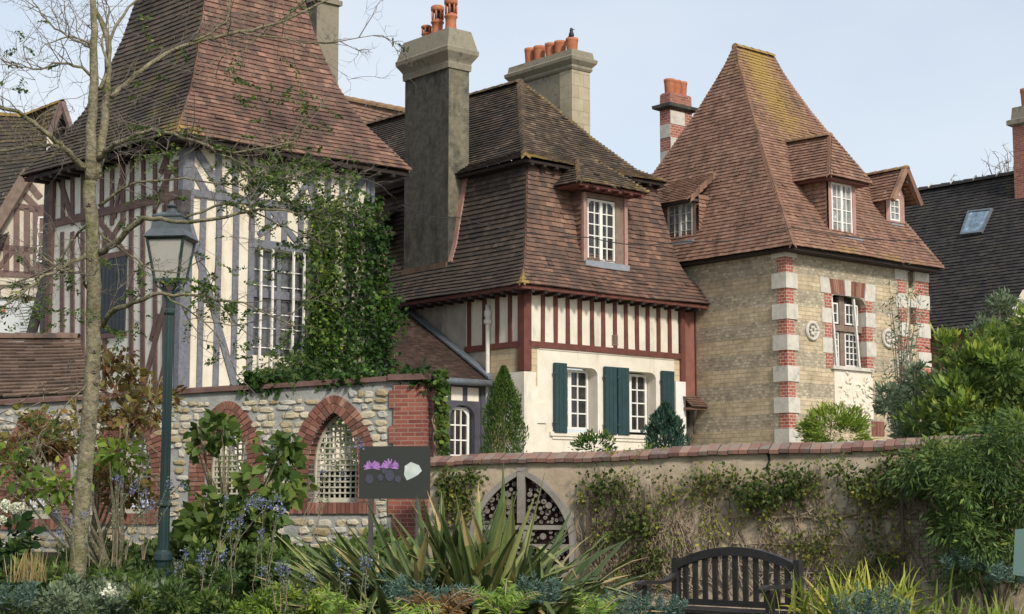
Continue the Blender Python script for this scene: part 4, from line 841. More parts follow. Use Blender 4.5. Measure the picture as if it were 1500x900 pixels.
# roof
LW, LT = 5.73, 6.1
GP = [(0, 8.62), (.287, 9.03), (.646, 9.53), (.905, 10.0), (1.166, 10.62), (1.325, 11.16), (1.484, 11.7), (1.647, 12.48), (2.1, 15.2), (2.6, 18.6)]
tl = fo.pt(0, 0, 8.7)
a1 = [fo.pt(a, a, z) for a, z in GP]; a2 = [fo.pt(LW-a, a, z) for a, z in GP]; a3 = [fo.pt(a, LT-a, z) for a, z in GP]; a4 = [fo.pt(LW-a, LT-a, z) for a, z in GP]
mb = MB(); tiles(mb, a1, a2, .118, .2, th=.026, lich=lambda P, u, v: .5*near(P, tl, .8)+(.25 if v < .02 else 0)); mb.build('roof_slope', 'tile_left', G)
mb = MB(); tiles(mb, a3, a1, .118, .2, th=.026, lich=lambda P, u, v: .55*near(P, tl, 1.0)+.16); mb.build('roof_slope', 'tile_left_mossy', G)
mb = MB(); tiles(mb, a2, a4, .25, .3); tiles(mb, a4, a3, .25, .3); mb.build('roof_slope', 'tile_left', G)
mb = MB(); hips(mb, a1, fo.u+(0,), fo.v+(0,), .118, .13, lich=lambda p, t: .55*near(p, tl, 1.1)); mb.build('hip_tiles', 'tile_left', G)
mb = MB(); hips(mb, a2, tuple(-x for x in fo.u)+(0,), fo.v+(0,), .118, .12, lich=.1); mb.build('hip_tiles', 'tile_left', G)
mb = MB(); hips(mb, a3, fo.u+(0,), tuple(-x for x in fo.v)+(0,), .118, .12, lich=.1); mb.build('hip_tiles', 'tile_left_mossy', G)
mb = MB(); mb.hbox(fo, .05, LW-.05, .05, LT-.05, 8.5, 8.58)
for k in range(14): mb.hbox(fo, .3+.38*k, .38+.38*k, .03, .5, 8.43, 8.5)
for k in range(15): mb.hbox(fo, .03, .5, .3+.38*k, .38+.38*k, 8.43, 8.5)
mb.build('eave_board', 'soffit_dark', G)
# chimney of the left house, behind its right hip
fk = fo.R(4.6); k0, k1 = fk.px(463, 50)[0], fk.px(496, 50)[0]; zc = fk.px(480, 4)[1]
mb = MB(); mb.hbox(fo, k0-.0, k1, 4.6, 6.0, 8, zc+.6); ch = mb.build('chimney', 'chimney_cap', G)
mb = MB(); mb.hbox(fo, k0-.06, k1+.06, 4.54, 6.06, zc-.02, zc+.1); mb.hbox(fo, k0+.02, k1+.09, 4.5, 6.1, zc+.6, zc+.9); mb.build('cap', 'chimney_cap', ch)
mb = MB(); mb.hbox(fo, k0-.01, k0+.01+.0, 4.59, 6.02, 8, zc+.6); mb.build('shading_face', 'chimney_grey', ch)  # thin dark slab painting shade onto the left face

# ================================================================== LINK BUILDING between left and middle houses
lk = at(588, 175, 47); fk_ = Frame((lk[0], lk[1]), A0, B0)
LN = thing('link_building', (lk[0], lk[1], ZT), 'red-tiled ridge showing between the left house and the tall grey chimney', 'building')
mb = MB(); r0, r1 = at(470, 138, 50), at(640, 172, 45)
e0, e1 = (r0[0], r0[1]-3.2, r0[2]-3), (r1[0], r1[1]-3.2, r1[2]-3); tiles(mb, [e0, r0], [e1, r1], .14, .2, lich=lambda P, u, v: .25); ridge(mb, r0, r1, .16, .1, .5, lich=.4); mb.build('roof', 'tile_tower', LN)
mb = MB(); 
mb.add([(e0[0], e0[1]+.3, ZT), (e1[0], e1[1]+.3, ZT), (e1[0], e1[1]+.3, e1[2]+.1), (e0[0], e0[1]+.3, e0[2]+.1), (r0[0], r0[1]+1, ZT), (r1[0], r1[1]+1, ZT), (r1[0], r1[1]+.3, r1[2]-.1), (r0[0], r0[1]+.3, r0[2]-.1)], [[0, 1, 2, 3], [1, 5, 6, 2], [5, 4, 7, 6], [4, 0, 3, 7], [3, 2, 6, 7]]); mb.build('wall', 'render_grey', LN)

# ================================================================== SLATE-ROOFED HOUSE on the right
sc0 = at(1362, 485, 48); fs_ = Frame((sc0[0], sc0[1]), A0, B0); SL = fs_.L()
S = thing('slate_roof_house', (sc0[0], sc0[1], ZT), 'house behind on the right with a dark slate-coloured tiled roof and one skylight', 'house')
ea = SL.px(1362, 485); eb = SL.px(1560, 462); zE = ea[1]
near_t = SL.px(1560, 450)[0]; far_t = SL.px(1290, 490)[0]+6
def slope_pt(t, k): return fs_.pt(3.6*k, t, zE+5.2*k)     # k 0 eave .. 1 ridge
# ridge height so that it projects where the photograph shows it
fr_ = fs_.L(3.6); zR = fr_.px(1500, 253)[1]
def slope_pt(t, k): return fs_.pt(3.6*k, t, zE+(zR-zE)*k)
mb = MB(); tiles(mb, [slope_pt(far_t, 0), slope_pt(far_t, 1)], [slope_pt(near_t, 0), slope_pt(near_t, 1)], .13, .17, th=.028, wob=.008); mb.build('roof_slope', 'slate', S)
mb = MB(); tiles(mb, [slope_pt(near_t, 1), fs_.pt(7.2, near_t, zE)][::-1], [slope_pt(far_t, 1), fs_.pt(7.2, far_t, zE)][::-1], .4, .5); mb.build('roof_slope', 'slate', S)
mb = MB(); ridge(mb, slope_pt(far_t, 1), slope_pt(near_t, 1), .16, .1, .42, lich=0); mb.build('ridge_tiles', 'slate', S)
mb = MB(); n = int((far_t-near_t)/.84)
for i in range(n): p = slope_pt(near_t+.84*i, 1); mb.tube([add3(p, (0, 0, 1), .16), add3(p, fs_.u+(0,), -.17)], .035, 5)
build_each(mb, 'ridge_mortar', 'stone_white', S)
mb = MB(); mb.hbox(fs_, .35, 6.9, near_t+.3, far_t-.3, ZT, zE+.1); mb.build('wall', 'red_board', S)
mb = MB(); mb.tube([fs_.pt(-.05, near_t, zE-.02), fs_.pt(-.05, far_t, zE-.02)], .07, 8); mb.build('gutter', 'timber_dark', S)
# skylight on the slope
nn = nrm((-(zR-zE)*fs_.u[0], -(zR-zE)*fs_.u[1], 3.6))
def on_slope(px, py):
    r = ray(px, py); p0 = slope_pt(0, 0); k = sum(nn[i]*(p0[i]-(0, 0, CZ)[i]) for i in range(3))/sum(nn[i]*r[i] for i in range(3)); return (r[0]*k, r[1]*k, CZ+r[2]*k)
q = [on_slope(*p) for p in ((1408, 347), (1440, 343), (1456, 308), (1420, 312))]; cen = tuple(sum(v[i] for v in q)/4 for i in range(3))
mb = MB()
for i in range(4):
    a, b = q[i], q[(i+1) % 4]; ai, bi = lerp(a, cen, .13), lerp(b, cen, .13); L4 = [a, b, bi, ai]; mb.add([add3(p, nn, .02) for p in L4]+[add3(p, nn, .11) for p in L4], [[4, 5, 6, 7], [0, 1, 5, 4], [2, 3, 7, 6]])
sk = mb.build('skylight', 'zinc', S); mb = MB(); mb.add([add3(lerp(p, cen, .12), nn, .08) for p in q], [[0, 1, 2, 3]]); mb.build('pane', 'skylight', sk)
ck = fs_.L(2.9).px(1487, 300)[0]
mb = MB(); mb.hbox(fs_, 2.9, 3.7, ck-1.15, ck, zE+1, zR+1.3); ch = mb.build('chimney', 'brick_old', S)
mb = MB(); mb.hloft(fs_, 3.3, ck-.575, [(.42, .6, zR+1.3), (.52, .7, zR+1.36), (.52, .7, zR+1.5), (.42, .6, zR+1.54), (.4, .56, zR+1.9)]); mb.build('cap', 'chimney_cap', ch)
pot((3.3, ck-.3), zR+1.9, fs_, .6, .2, 'plain', ch)

# ================================================================== GABLED HOUSE far left
gp = at(62, 430, 46); fg = Frame((gp[0], gp[1]), 100, 10)
GH = thing('gabled_house', (gp[0], gp[1], ZT), 'cream house at the far left with pale brown timbering and a mossy roof', 'house')
FG_ = Face((gp[0], gp[1]), -82, -1); FGf = FG_
a_, z_ = FG_.px(0, 415)
mb = MB(); aa = abs(a_)+6
mb.add([FG_.pt(-3, ZT), FG_.pt(aa, ZT), FG_.pt(aa, FG_.px(0, 405)[1]+.0), FG_.pt(-3, FG_.px(62, 405)[1])], [[0, 1, 2, 3]]); mb.build('ground_floor', 'garage_white', GH)
zb = FG_.px(30, 408)[1]
pk = FG_.px(48, 258); lo = FG_.px(-60, 410)
mb = MB(); mb.prism(FG_, [(-3, zb), (FG_.px(-40, 400)[0], zb), (FG_.px(-40, 400)[0], zb+.3), FG_.px(40, 268), (-3, FG_.px(40, 268)[1]+1.5)], -.3, 0); gw = mb.build('gable_wall', 'stone_cream', GH)
mb = MB(); mb.box(FG_, -3, aa, zb-.55, zb-.02, -.1, .1); mb.box(FG_, -3, aa, zb-.2, zb-.08, .1, .22); mb.build('cornice', 'stone_cream', GH)
tt = lambda p, q, w_=.16, d=.04: timber(FG_, FG_.px(*p), FG_.px(*q), w_, GH, 'timber_far', 0, d)
for p, q in (((0, 362), (62, 368)), ((0, 400), (62, 404)), ((27, 302), (60, 308)), ((10, 345), (10, 400)), ((25, 305), (25, 400)), ((40, 305), (40, 402)), ((53, 308), (53, 402)), ((0, 392), (20, 366)), ((27, 368), (50, 402)), ((36, 285), (58, 308)), ((44, 270), (60, 290)), ((62, 300), (62, 405))): tt(p, q)
window(FG_, FG_.px(61, 330)[0]-.5, FG_.px(56.5, 330)[0], FG_.px(58, 385)[1], FG_.px(58, 318)[1], .02, 2, 3, GH)
mb = MB(); a0, a1 = FG_.px(49, 440)[0], FG_.px(32, 440)[0]; z0, z1 = FG_.px(40, 485)[1], FG_.px(40, 446)[1]
for k in range(9): mb.box(FG_, min(a0, a1), max(a0, a1), z0+(z1-z0)*k/9, z0+(z1-z0)*(k+.75)/9, 0, .04+.005*k % 2)
mb.build('louvred_shutter', 'garage_white', GH)
mb = MB(); 
for px, py in ((48, 434), (0, 428), (-2, 452)):
    a, z = FG_.px(px, py); mb.box(FG_, a-.22, a+.22, z-.12, z+.06, 0, .02)
mb.build('brick_inset', 'brick', GH)
# verge board and roof
v0, v1 = FG_.px(-30, 390), FG_.px(50, 255)
mb = MB(); mb.bar(FG_, v0, v1, .34, .25, .4); mb.build('verge_board', 'weathered_wood', GH)
mb = MB(); dirn = nrm((FG_.n[0], FG_.n[1], 0)); 
# main roof plane rising to the ridge
rl_, rr_ = at(-60, 165, 50), at(95, 158, 50); el, er_ = at(-60, 420, 45.6), at(70, 262, 45.4)
b0 = at(75, 262, 45.4); 
tiles(mb, [el, at(-60, 165, 50)], [at(-2, 372, 45.5), at(98, 166, 50)], .17, .25, th=.03, lich=lambda P, u, v: .28 if v > .75 else .02)
mb.build('roof', 'old_slate', GH)
mb = MB(); ridge(mb, at(-60, 166, 50), at(35, 172, 50), .16, .1, .4, lich=.6); ridge(mb, at(35, 172, 50), at(92, 150, 49), .16, .1, .4, lich=.6); mb.build('ridge_tiles', 'old_slate', GH)
mb = MB()
g0, g1, g2 = at(70, 205, 48.6), at(91, 150, 48.6), at(104, 190, 48.6); bk_ = lambda p: (p[0]-.6, p[1]+2, p[2]-.1)
tiles(mb, [at(48, 215, 50), at(50, 165, 50)], [g0, g1], .14, .2, lich=lambda P, u, v: .4); mb.build('gablet_roof', 'old_slate', GH)
mb = MB(); 
for p, q_ in ((g0, g1), (g1, g2)): mb.tube([p, q_], .1, 4)
mb.build('gablet_frame', 'timber_far', GH); mb = MB(); mb.add([(p[0], p[1]+.3, p[2]) for p in (at(68, 225, 48.6), g1, at(104, 200, 48.6), at(100, 225, 48.6))], [[0, 1, 2, 3]]); mb.build('gablet_opening', 'dark_room', GH)
mb = MB(); mb.prism(Face(g0[:2], 90, 1), [(0, g0[2]-.4), (.25, g0[2]-.4), (.1, g0[2]+.15), (0, g0[2]+.1)], 0, .1); mb.build('gablet_post', 'stone_cream', GH)

# ================================================================== LOW TILED OUTBUILDING behind the flint wall
ob0 = at(0, 585, 27); 
O = thing('low_outbuilding', (ob0[0], ob0[1], ZT), 'low outbuilding with a worn brown tiled roof behind the left end of the flint wall', 'outbuilding')
q0, q1, q2, q3 = at(-70, 588, 26.4), at(134, 572, 26.0), at(-70, 494, 28.6), at(116, 494, 28.6)
mb = MB(); tiles(mb, [q0, q2], [q1, q3], .15, .3, th=.03, wob=.03, jit=.015); mb.build('roof', 'brown_tile', O)
mb = MB(); ridge(mb, q2, q3, .14, .08, .35, lich=0); mb.build('ridge_tiles', 'brown_tile', O)
mb = MB(); mb.add([(q0[0], q0[1]+.3, ZT), (q1[0]-.1, q1[1]+.3, ZT), (q1[0]-.1, q1[1]+.3, q1[2]), (q0[0], q0[1]+.3, q0[2]), (q2[0], q2[1], ZT), (q3[0], q3[1], ZT), (q3[0], q3[1], q3[2]-.1), (q2[0], q2[1], q2[2]-.1)], [[0, 1, 2, 3], [1, 5, 6, 2], [5, 4, 7, 6], [4, 0, 3, 7]]); mb.build('wall', 'render_grey', O)

# ================================================================== FLINT WALL with pointed trellis windows
fp = at(617, 700, 21.6); FW = Face((fp[0], fp[1]), -76, -1)     # s runs to the left
W_ = thing('flint_wall', (fp[0], fp[1], .3), 'flint garden wall with brick-ringed pointed arches and a brick pier at its right end', 'wall')
cop = lambda s_: FW_cop[0]+(FW_cop[1]-FW_cop[0])*s_
c0_, c1_ = FW.px(617, 556), FW.px(30, 592); kz = (c1_[1]-c0_[1])/(c1_[0]-c0_[0]); cz = lambda s_: c0_[1]+kz*(s_-c0_[0])
arch = []
for ax, ay, lx, rx, by in ((487, 604, 452, 525, 736), (333, 612, 300, 364, 745), (192, 618, 160, 222, 752), (52, 625, 22, 82, 760)):
    a, z = FW.px(ax, ay); l = FW.px(lx, 700)[0]; r = FW.px(rx, 700)[0]; arch.append(((l+r)/2, abs(l-r)/2, FW.px(ax, by)[1], z))
WLs = FW.px(-45, 600)[0]+.3
def archcurve(cx, hw, zb, zt, n=10, k=1.0):
    """right half then left half of a pointed arch from spring to apex"""
    h = (zt-zb); zs = zb+h*.42; R_ = []
    for i in range(n+1):
        g = radians(66)*i/n; x = hw*max(0, (cos(g)-cos(radians(66)))/(1-cos(radians(66)))); z = zs+(zt-zs)*sin(g)/sin(radians(66))
        R_.append((x, z))
    return R_
mb = MB()
segs = sorted(arch); edges = [0.]
# wall body: strips between the arches, above and below them
N_ = 240
def opening(s_):
    for cx, hw, zb, zt in arch:
        if abs(s_-cx) < hw:
            C_ = archcurve(cx, hw, zb, zt); d = abs(s_-cx)
            for (x0, z0), (x1, z1) in zip(C_, C_[1:]):
                if x1 <= d <= x0: return zb, z0+(z1-z0)*((x0-d)/((x0-x1) or 1))
            return zb, zt
    return None
TH_ = .42
for i in range(N_):
    s0, s1 = WLs*i/N_, WLs*(i+1)/N_; sm = (s0+s1)/2; op = opening(sm)
    for z0, z1, z0b, z1b in ([(0, cz(s0), 0, cz(s1))] if not op else [(0, op[0], 0, op[0]), (op[1], cz(s0), op[1], cz(s1))]):
        mb.add([FW.pt(s0, z0), FW.pt(s1, z0b), FW.pt(s1, z1b), FW.pt(s0, z1)], [[0, 1, 2, 3]]); mb.add([FW.pt(s0, z0, -TH_), FW.pt(s1, z0b, -TH_), FW.pt(s1, z1b, -TH_), FW.pt(s0, z1, -TH_)], [[3, 2, 1, 0]])
        if op: zz = op[0] if z0 == 0 else op[1]; mb.add([FW.pt(s0, zz), FW.pt(s1, zz), FW.pt(s1, zz, -TH_), FW.pt(s0, zz, -TH_)], [[0, 1, 2, 3]])
for cx, hw, zb, zt in arch:
    for sg in (-1, 1): mb.add([FW.pt(cx+sg*hw, zb), FW.pt(cx+sg*hw, zb+(zt-zb)*.42), FW.pt(cx+sg*hw, zb+(zt-zb)*.42, -TH_), FW.pt(cx+sg*hw, zb, -TH_)], [[0, 1, 2, 3]])
wb = mb.build('wall_body', 'wall_mortar', W_)
# field stones bedded in the mortar
st = MB(); rs = random.Random(11); ICO = []
for i in range(4):
    for j in range(8): ICO.append((i, j))
def stone(mb_, F, a, z, rx, rz, dep, r):
    n = 8; vs = []; ph = [rs.uniform(.76, 1.12) for _ in range(n)]
    for ring, (sc, d) in enumerate(((1.0, -.01), (.93, dep*.55), (.62, dep), )):
        for k in range(n):
            t = 2*pi*k/n+.2; e = ph[k]; cx_ = (abs(cos(t))**.7)*(1 if cos(t) > 0 else -1); cz_ = (abs(sin(t))**.7)*(1 if sin(t) > 0 else -1)
            vs.append(F.pt(a+rx*sc*e*cx_, z+rz*sc*e*cz_, d+rs.uniform(-.006, .006)))
    fs = [[R_*n+k, R_*n+(k+1) % n, R_*n+n+(k+1) % n, R_*n+n+k] for R_ in range(2) for k in range(n)]+[[2*n+k for k in range(n)]]
    mb_.add(vs, fs, 0, r)
ring = .21
z = .15; PR1 = FW.px(571, 600)[0]
while z < 3.2:
    rh = rs.uniform(.07, .125); s_ = PR1+.02
    while s_ < WLs-.1:
        wd = rs.uniform(.08, .27); a, zz = s_+wd/2, z+rh/2; s_ += wd*rs.uniform(.95, 1.1)
        if zz+rh*.5 > cz(a)-.07: continue
        if any(abs(a-cx) < hw+ring+wd*.35 and zb-.2 < zz < zt+ring+.05 and (zz < zb+(zt-zb)*.45 or abs(a-cx) < (hw+ring)*(1-max(0, (zz-zb)/(zt+ring+.1-zb)-.42)/.62)+.12) for cx, hw, zb, zt in arch): continue
        if rs.random() < .03: continue
        stone(st, FW, a, zz+rs.uniform(-.012, .012), wd*.49, rh*rs.uniform(.42, .5), rs.uniform(.015, .035), rs.random())
    z += rh*.98
st.build('field_stones', 'field_stone', W_, smooth=False)
mb = MB(); nn_ = 40
for i in range(nn_): 
    s0, s1 = WLs*i/nn_, WLs*(i+1)/nn_; mb.add([FW.pt(s0, cz(s0), .06), FW.pt(s1, cz(s1), .06), FW.pt(s1, cz(s1)+.06, .06), FW.pt(s0, cz(s0)+.06, .06), FW.pt(s0, cz(s0)+.1, -TH_/2), FW.pt(s1, cz(s1)+.1, -TH_/2), FW.pt(s0, cz(s0)+.03, -TH_-.05), FW.pt(s1, cz(s1)+.03, -TH_-.05), ], [[0, 1, 2, 3], [3, 2, 5, 4], [4, 5, 7, 6]]); mb.add([FW.pt(s0, cz(s0), .06), FW.pt(s1, cz(s1), .06), FW.pt(s1, cz(s1), 0), FW.pt(s0, cz(s0), 0)], [[0, 1, 2, 3]])
mb.build('coping', 'coping_rust', W_)
for ia, (cx, hw, zb, zt) in enumerate(arch):
    A_ = MB(); cur = archcurve(cx, hw, zb, zt, 40)
    pts = [(hw, zb+(zt-zb)*t) for t in [k/12*.42 for k in range(12)]]+cur; L2 = [0]
    for p, q_ in zip(pts, pts[1:]): L2.append(L2[-1]+math.dist(p, q_))
    n = int(L2[-1]/.06)
    def pa(t):
        t = max(0, min(L2[-1]-1e-6, t)); i = 0
        while L2[i+1] < t: i += 1
        f = (t-L2[i])/((L2[i+1]-L2[i]) or 1); return lerp(pts[i], pts[i+1], f) if len(pts[i]) == 3 else (pts[i][0]+(pts[i+1][0]-pts[i][0])*f, pts[i][1]+(pts[i+1][1]-pts[i][1])*f)
    for sg in (1, -1):
        for k in range(n):
            t0, t1 = L2[-1]*(k+.08)/n, L2[-1]*(k+.92)/n; p, q_ = pa(t0), pa(t1)
            def nor(t):
                a, b = pa(t-.03), pa(t+.03); dx, dz = b[0]-a[0], b[1]-a[1]; l = math.hypot(dx, dz) or 1; return (dz/l, -dx/l)
            n0, n1 = nor(t0), nor(t1); w0 = .225; P4 = [p, (p[0]+n0[0]*w0, p[1]+n0[1]*w0), (q_[0]+n1[0]*w0, q_[1]+n1[1]*w0), q_]
            P4 = [(cx+sg*max(0, x), z) for x, z in P4]; dd = .02+random.uniform(0, .012)
            f_ = random.choice((.38, .6, .5)); m0 = (P4[0][0]+(P4[1][0]-P4[0][0])*f_, P4[0][1]+(P4[1][1]-P4[0][1])*f_); m1 = (P4[3][0]+(P4[2][0]-P4[3][0])*f_, P4[3][1]+(P4[2][1]-P4[3][1])*f_)
            g_ = lambda u, v: (u[0]+(v[0]-u[0])*.06, u[1]+(v[1]-u[1])*.06)
            for Q4 in ([P4[0], m0, m1, P4[3]], [g_(m0, P4[1]), P4[1], P4[2], g_(m1, P4[2])]): A_.prism(FW, Q4 if sg > 0 else Q4[::-1], -.2, dd, 0, random.random())
    k = int(2*(hw+.25)/.06)
    for i in range(k): x = cx-hw-.25+.06*i; A_.box(FW, x+.003, x+.055, zb-.15, zb-.002, -.3, .03+random.uniform(0, .01), 0, random.random())
    # bricks closing the ring over the apex
    (xa, za), (xb, zb2) = pa(L2[-1]-.06), pa(L2[-1]); dx, dz = xb-xa, zb2-za; th0 = math.atan2(-dx, dz); th0 = math.atan2(abs(dz), abs(dx)); half = pi/2-math.atan2(abs(dx), abs(dz))
    kf = max(2, int(2*half*.2/.06)+1)
    for i in range(kf):
        g0, g1 = pi/2-half+2*half*(i+.06)/kf, pi/2-half+2*half*(i+.94)/kf
        for r0, r1 in ((.0, .11), (.12, .225)): A_.prism(FW, [(cx+r0*cos(g0), zt+r0*sin(g0)), (cx+r1*cos(g0), zt+r1*sin(g0)), (cx+r1*cos(g1), zt+r1*sin(g1)), (cx+r0*cos(g1), zt+r0*sin(g1))], -.15, .024, 0, random.random())
    # lattice
    ao = A_.build('brick_arch', 'voussoir', W_); T_ = MB(); dL = -.24
    for i in range(int(2*hw/.075)):
        x = -hw+.04+.075*i; d = abs(x); top = zt
        for (x0, z0), (x1, z1) in zip(cur, cur[1:]):
            if x1 <= d <= x0: top = z0; break
        T_.box(FW, cx+x-.011, cx+x+.011, zb, top, dL, dL+.015)
    z = zb+.05
    while z < zt-.04:
        hh = hw
        for (x0, z0), (x1, z1) in zip(cur, cur[1:]):
            if z0 <= z <= z1: hh = x0
        T_.box(FW, cx-hh, cx+hh, z-.011, z+.011, dL+.012, dL+.027); z += .075
    fr2 = [(x, z) for x, z in [(hw-.015, zb), (hw-.015, zb+(zt-zb)*.42)]+[(x-.015 if x > .02 else 0, z-.01) for x, z in cur]]
    for sg in (1, -1): T_.tube([FW.pt(cx+sg*x, z, dL+.02) for x, z in fr2], .028, 4)
    T_.box(FW, cx-hw, cx+hw, zb, zb+.05, dL-.02, dL+.04)
    T_.build('trellis_window', 'lattice_wood', W_)
# brick pier
mb = MB(); pr0, pr1 = FW.px(617, 600)[0], FW.px(571, 600)[0]; Fr2 = Face(FW.P, 20, 1)
zt_ = cz(0)-.0
for i in range(int((zt_-.1)/.078)):
    z = .1+.078*i; e = .0 if i//3 % 2 else -.06
    mb.box(FW, -.01, pr1+e-.0, z, z+.078, -.1, .035+random.uniform(0, .004))
mb.build('brick_pier', 'brick_small', W_)
mb = MB(); mb.box(FW, -.05, .0-.012, .1, zt_, -.75, .03); mb.build('pier_side', 'brick_small', W_)
mb = MB(); mb.box(FW, -.12, pr1, zt_-.01, zt_+.07, -.78, .1); mb.build('pier_cap', 'coping_rust', W_)

# ================================================================== GARDEN WALL (rendered, tiled coping)
gl = at(628, 690, 20.6); gr_ = at(1345, 665, 18.6); ang = math.degrees(math.atan2(gr_[0]-gl[0], gr_[1]-gl[1])); GWl = Face((gl[0], gl[1]), ang, 1)
V = thing('garden_wall', (gl[0], gl[1], 0), 'long tan rendered garden wall with a coping of dark red tiles', 'wall')
La = GWl.px(1345, 660)[0]; g0z = GWl.px(640, 684)[1]; g1z = GWl.px(1340, 657)[1]; gz = lambda a: g0z+(g1z-g0z)*a/La+.012*sin(a*2.1); LE_ = La+4
mb = MB(); n = 60
for i in range(n):
    a0, a1 = LE_*i/n, LE_*(i+1)/n
    for z0, z1 in ((0, .8), (.8, 1.5)): mb.add([GWl.pt(a0, z0-.3), GWl.pt(a1, z0-.3), GWl.pt(a1, z1-.3), GWl.pt(a0, z1-.3)], [[0, 1, 2, 3]])
    mb.add([GWl.pt(a0, 1.2), GWl.pt(a1, 1.2), GWl.pt(a1, gz(a1)), GWl.pt(a0, gz(a0))], [[0, 1, 2, 3]]); mb.add([GWl.pt(a0, -.3, -.34), GWl.pt(a1, -.3, -.34), GWl.pt(a1, gz(a1), -.34), GWl.pt(a0, gz(a0), -.34)], [[3, 2, 1, 0]])
mb.build('rendered_face', 'lime_render', V)
mb = MB(); a = -.1; 
while a < LE_:
    w_ = .118*random.uniform(.93, 1.07); zz = gz(a+w_/2)+random.uniform(-.006, .006); r_ = random.random(); g = .008; tk = .045
    P = lambda x, z, d: GWl.pt(x, z, d); x0, x1 = a+g/2, a+w_-g/2; d0 = .07+random.uniform(-.008, .008)
    vs = [P(x0, zz, d0), P(x1, zz, d0), P(x1, zz+tk, d0), P(x0, zz+tk, d0), P(x0, zz+.13, -.17), P(x1, zz+.13, -.17), P(x0, zz+.03, -.4), P(x1, zz+.03, -.4), P(x0, zz, 0-.3), P(x1, zz, -.3)]
    mb.add(vs, [[0, 1, 2, 3], [0, 3, 4, 8], [1, 9, 5, 2], [0, 8, 9, 1]], 0, r_); mb.add(vs, [[3, 2, 5, 4], [4, 5, 7, 6]], 2, r_); a += w_
mb.add([GWl.pt(-.1, gz(0)+.005, .06), GWl.pt(LE_, gz(LE_)+.005, .06), GWl.pt(LE_, gz(LE_)+.11, -.17), GWl.pt(-.1, gz(0)+.11, -.17), GWl.pt(-.1, gz(0)+.01, -.38), GWl.pt(LE_, gz(LE_)+.01, -.38)], [[0, 1, 2, 3], [3, 2, 5, 4]], 1)
mb.build('coping', ['coping_tile', 'mortar', 'coping_top'], V)
mb = MB(); cx_, _ = GWl.px(1125, 690)
pts = [GWl.pt(cx_, gz(cx_)+.02, .002), GWl.pt(cx_+.02, gz(cx_)-.08, .004), GWl.pt(cx_-.015, gz(cx_)-.17, .004), GWl.pt(cx_+.03, gz(cx_)-.27, .004)]; mb.tube(pts, [.02, .012, .014, .005], 5); mb.build('crack', 'dark_room', V)
# ================================================================== STREET LAMP
p = at(238, 858, 18.0); lz = hgt(p[0], p[1])-.05; p = (p[0], p[1], lz)
LP = thing('street_lamp', p, 'dark green cast-iron street lamp with a square tapering glass lantern', 'street lamp')
zz = lambda py: at(243, py, 18.0)[2]-lz
hp = lambda px: px/FPX*18.1
mb = MB(); b0 = zz(858)
mb.lathe(p, [(hp(15), 0), (hp(15), b0), (hp(15), b0+.02), (hp(14), zz(838)), (hp(11), zz(832)), (hp(11.5), zz(824)), (hp(14), zz(820)), (hp(13.5), zz(812)), (hp(10.5), zz(808)), (hp(9.5), zz(806))], 16)
mb.build('base', 'lamp_green', LP, smooth=False)
mb = MB(); mb.lathe(p, [(hp(8.6), zz(808)), (hp(8.2), zz(740)), (hp(7.4), zz(740)), (hp(6.6), zz(470)), (hp(6.4), zz(452))], 24, flute=.09); 
mb.lathe(p, [(hp(8.5), zz(744)), (hp(11), zz(741)), (hp(11), zz(738)), (hp(8), zz(735))], 16); mb.lathe(p, [(hp(9), zz(815)), (hp(11.5), zz(812)), (hp(9), zz(807))], 16); mb.lathe(p, [(hp(7), zz(462)), (hp(8.6), zz(459)), (hp(8.6), zz(455)), (hp(6.6), zz(452)), (hp(7), zz(444)), (hp(8), zz(437)), (hp(10), zz(431)), (hp(10), zz(428)), (hp(6), zz(427))], 16); mb.build('post', 'lamp_green', LP)
RZ = radians(-7)
def sq(h, z, c=p, rot=RZ): return [(c[0]+(x*cos(rot)-y*sin(rot))*h, c[1]+(x*sin(rot)+y*cos(rot))*h, c[2]+z) for x, y in ((-1, -1), (1, -1), (1, 1), (-1, 1))]
def sqloft(mb, rings, m=0, cap=True):
    vs = []; [vs.extend(sq(h, z)) for h, z in rings]; fs = []
    for k in range(len(rings)-1): b = 4*k; fs += [[b+i, b+(i+1) % 4, b+4+(i+1) % 4, b+4+i] for i in range(4)]
    if cap: fs += [[3, 2, 1, 0], [4*len(rings)-4+i for i in range(4)]]
    mb.add(vs, fs, m)
hb, ht = hp(18), hp(27.5); zb_, zt_l = zz(410), zz(352)
mb = MB(); sqloft(mb, [(hb+.012, zb_-.035), (hb+.012, zb_)]); 
for i in range(4): mb.tube([sq(hb, zb_)[i], sq(ht, zt_l)[i]], .016, 4)
for i in range(4): mb.tube([sq(ht, zt_l)[i], sq(ht, zt_l)[(i+1) % 4]], .018, 4)
for i in range(4):
    q0 = sq(hb*.9, zb_-.03)[i]; c0 = p; f = lambda k, z: (c0[0]+(q0[0]-c0[0])*k, c0[1]+(q0[1]-c0[1])*k, c0[2]+z)
    mb.tube([f(1, zb_-.03), f(.95, zz(420)), f(.5, zz(426)), f(.15, zz(428)), f(.55, zz(431)), f(.35, zz(434))], .011, 5)
    mb.tube([f(.35, zb_-.03), f(.75, zz(419)), f(.3, zz(427))], .009, 5)
mb.build('lantern_frame', 'lamp_green', LP)
mb = MB(); sqloft(mb, [(hb-.01, zb_), (ht-.012, zt_l-.005)], cap=False); mb.build('lantern_glass', 'lamp_glass', LP)
mb = MB(); mb.lathe((p[0], p[1], p[2]+zz(362)), [(.05, 0), (.06, .05), (.04, .09)], 10); mb.build('bulb_socket', 'lamp_top', LP)
mb = MB(); sqloft(mb, [(ht+.02, zt_l), (ht+.04, zt_l+.012), (ht+.03, zt_l+.03), (hp(23.5), zz(338)), (hp(21), zz(322)), (hp(22.5), zz(320)), (hp(22.5), zz(318)), (hp(9), zz(312))])
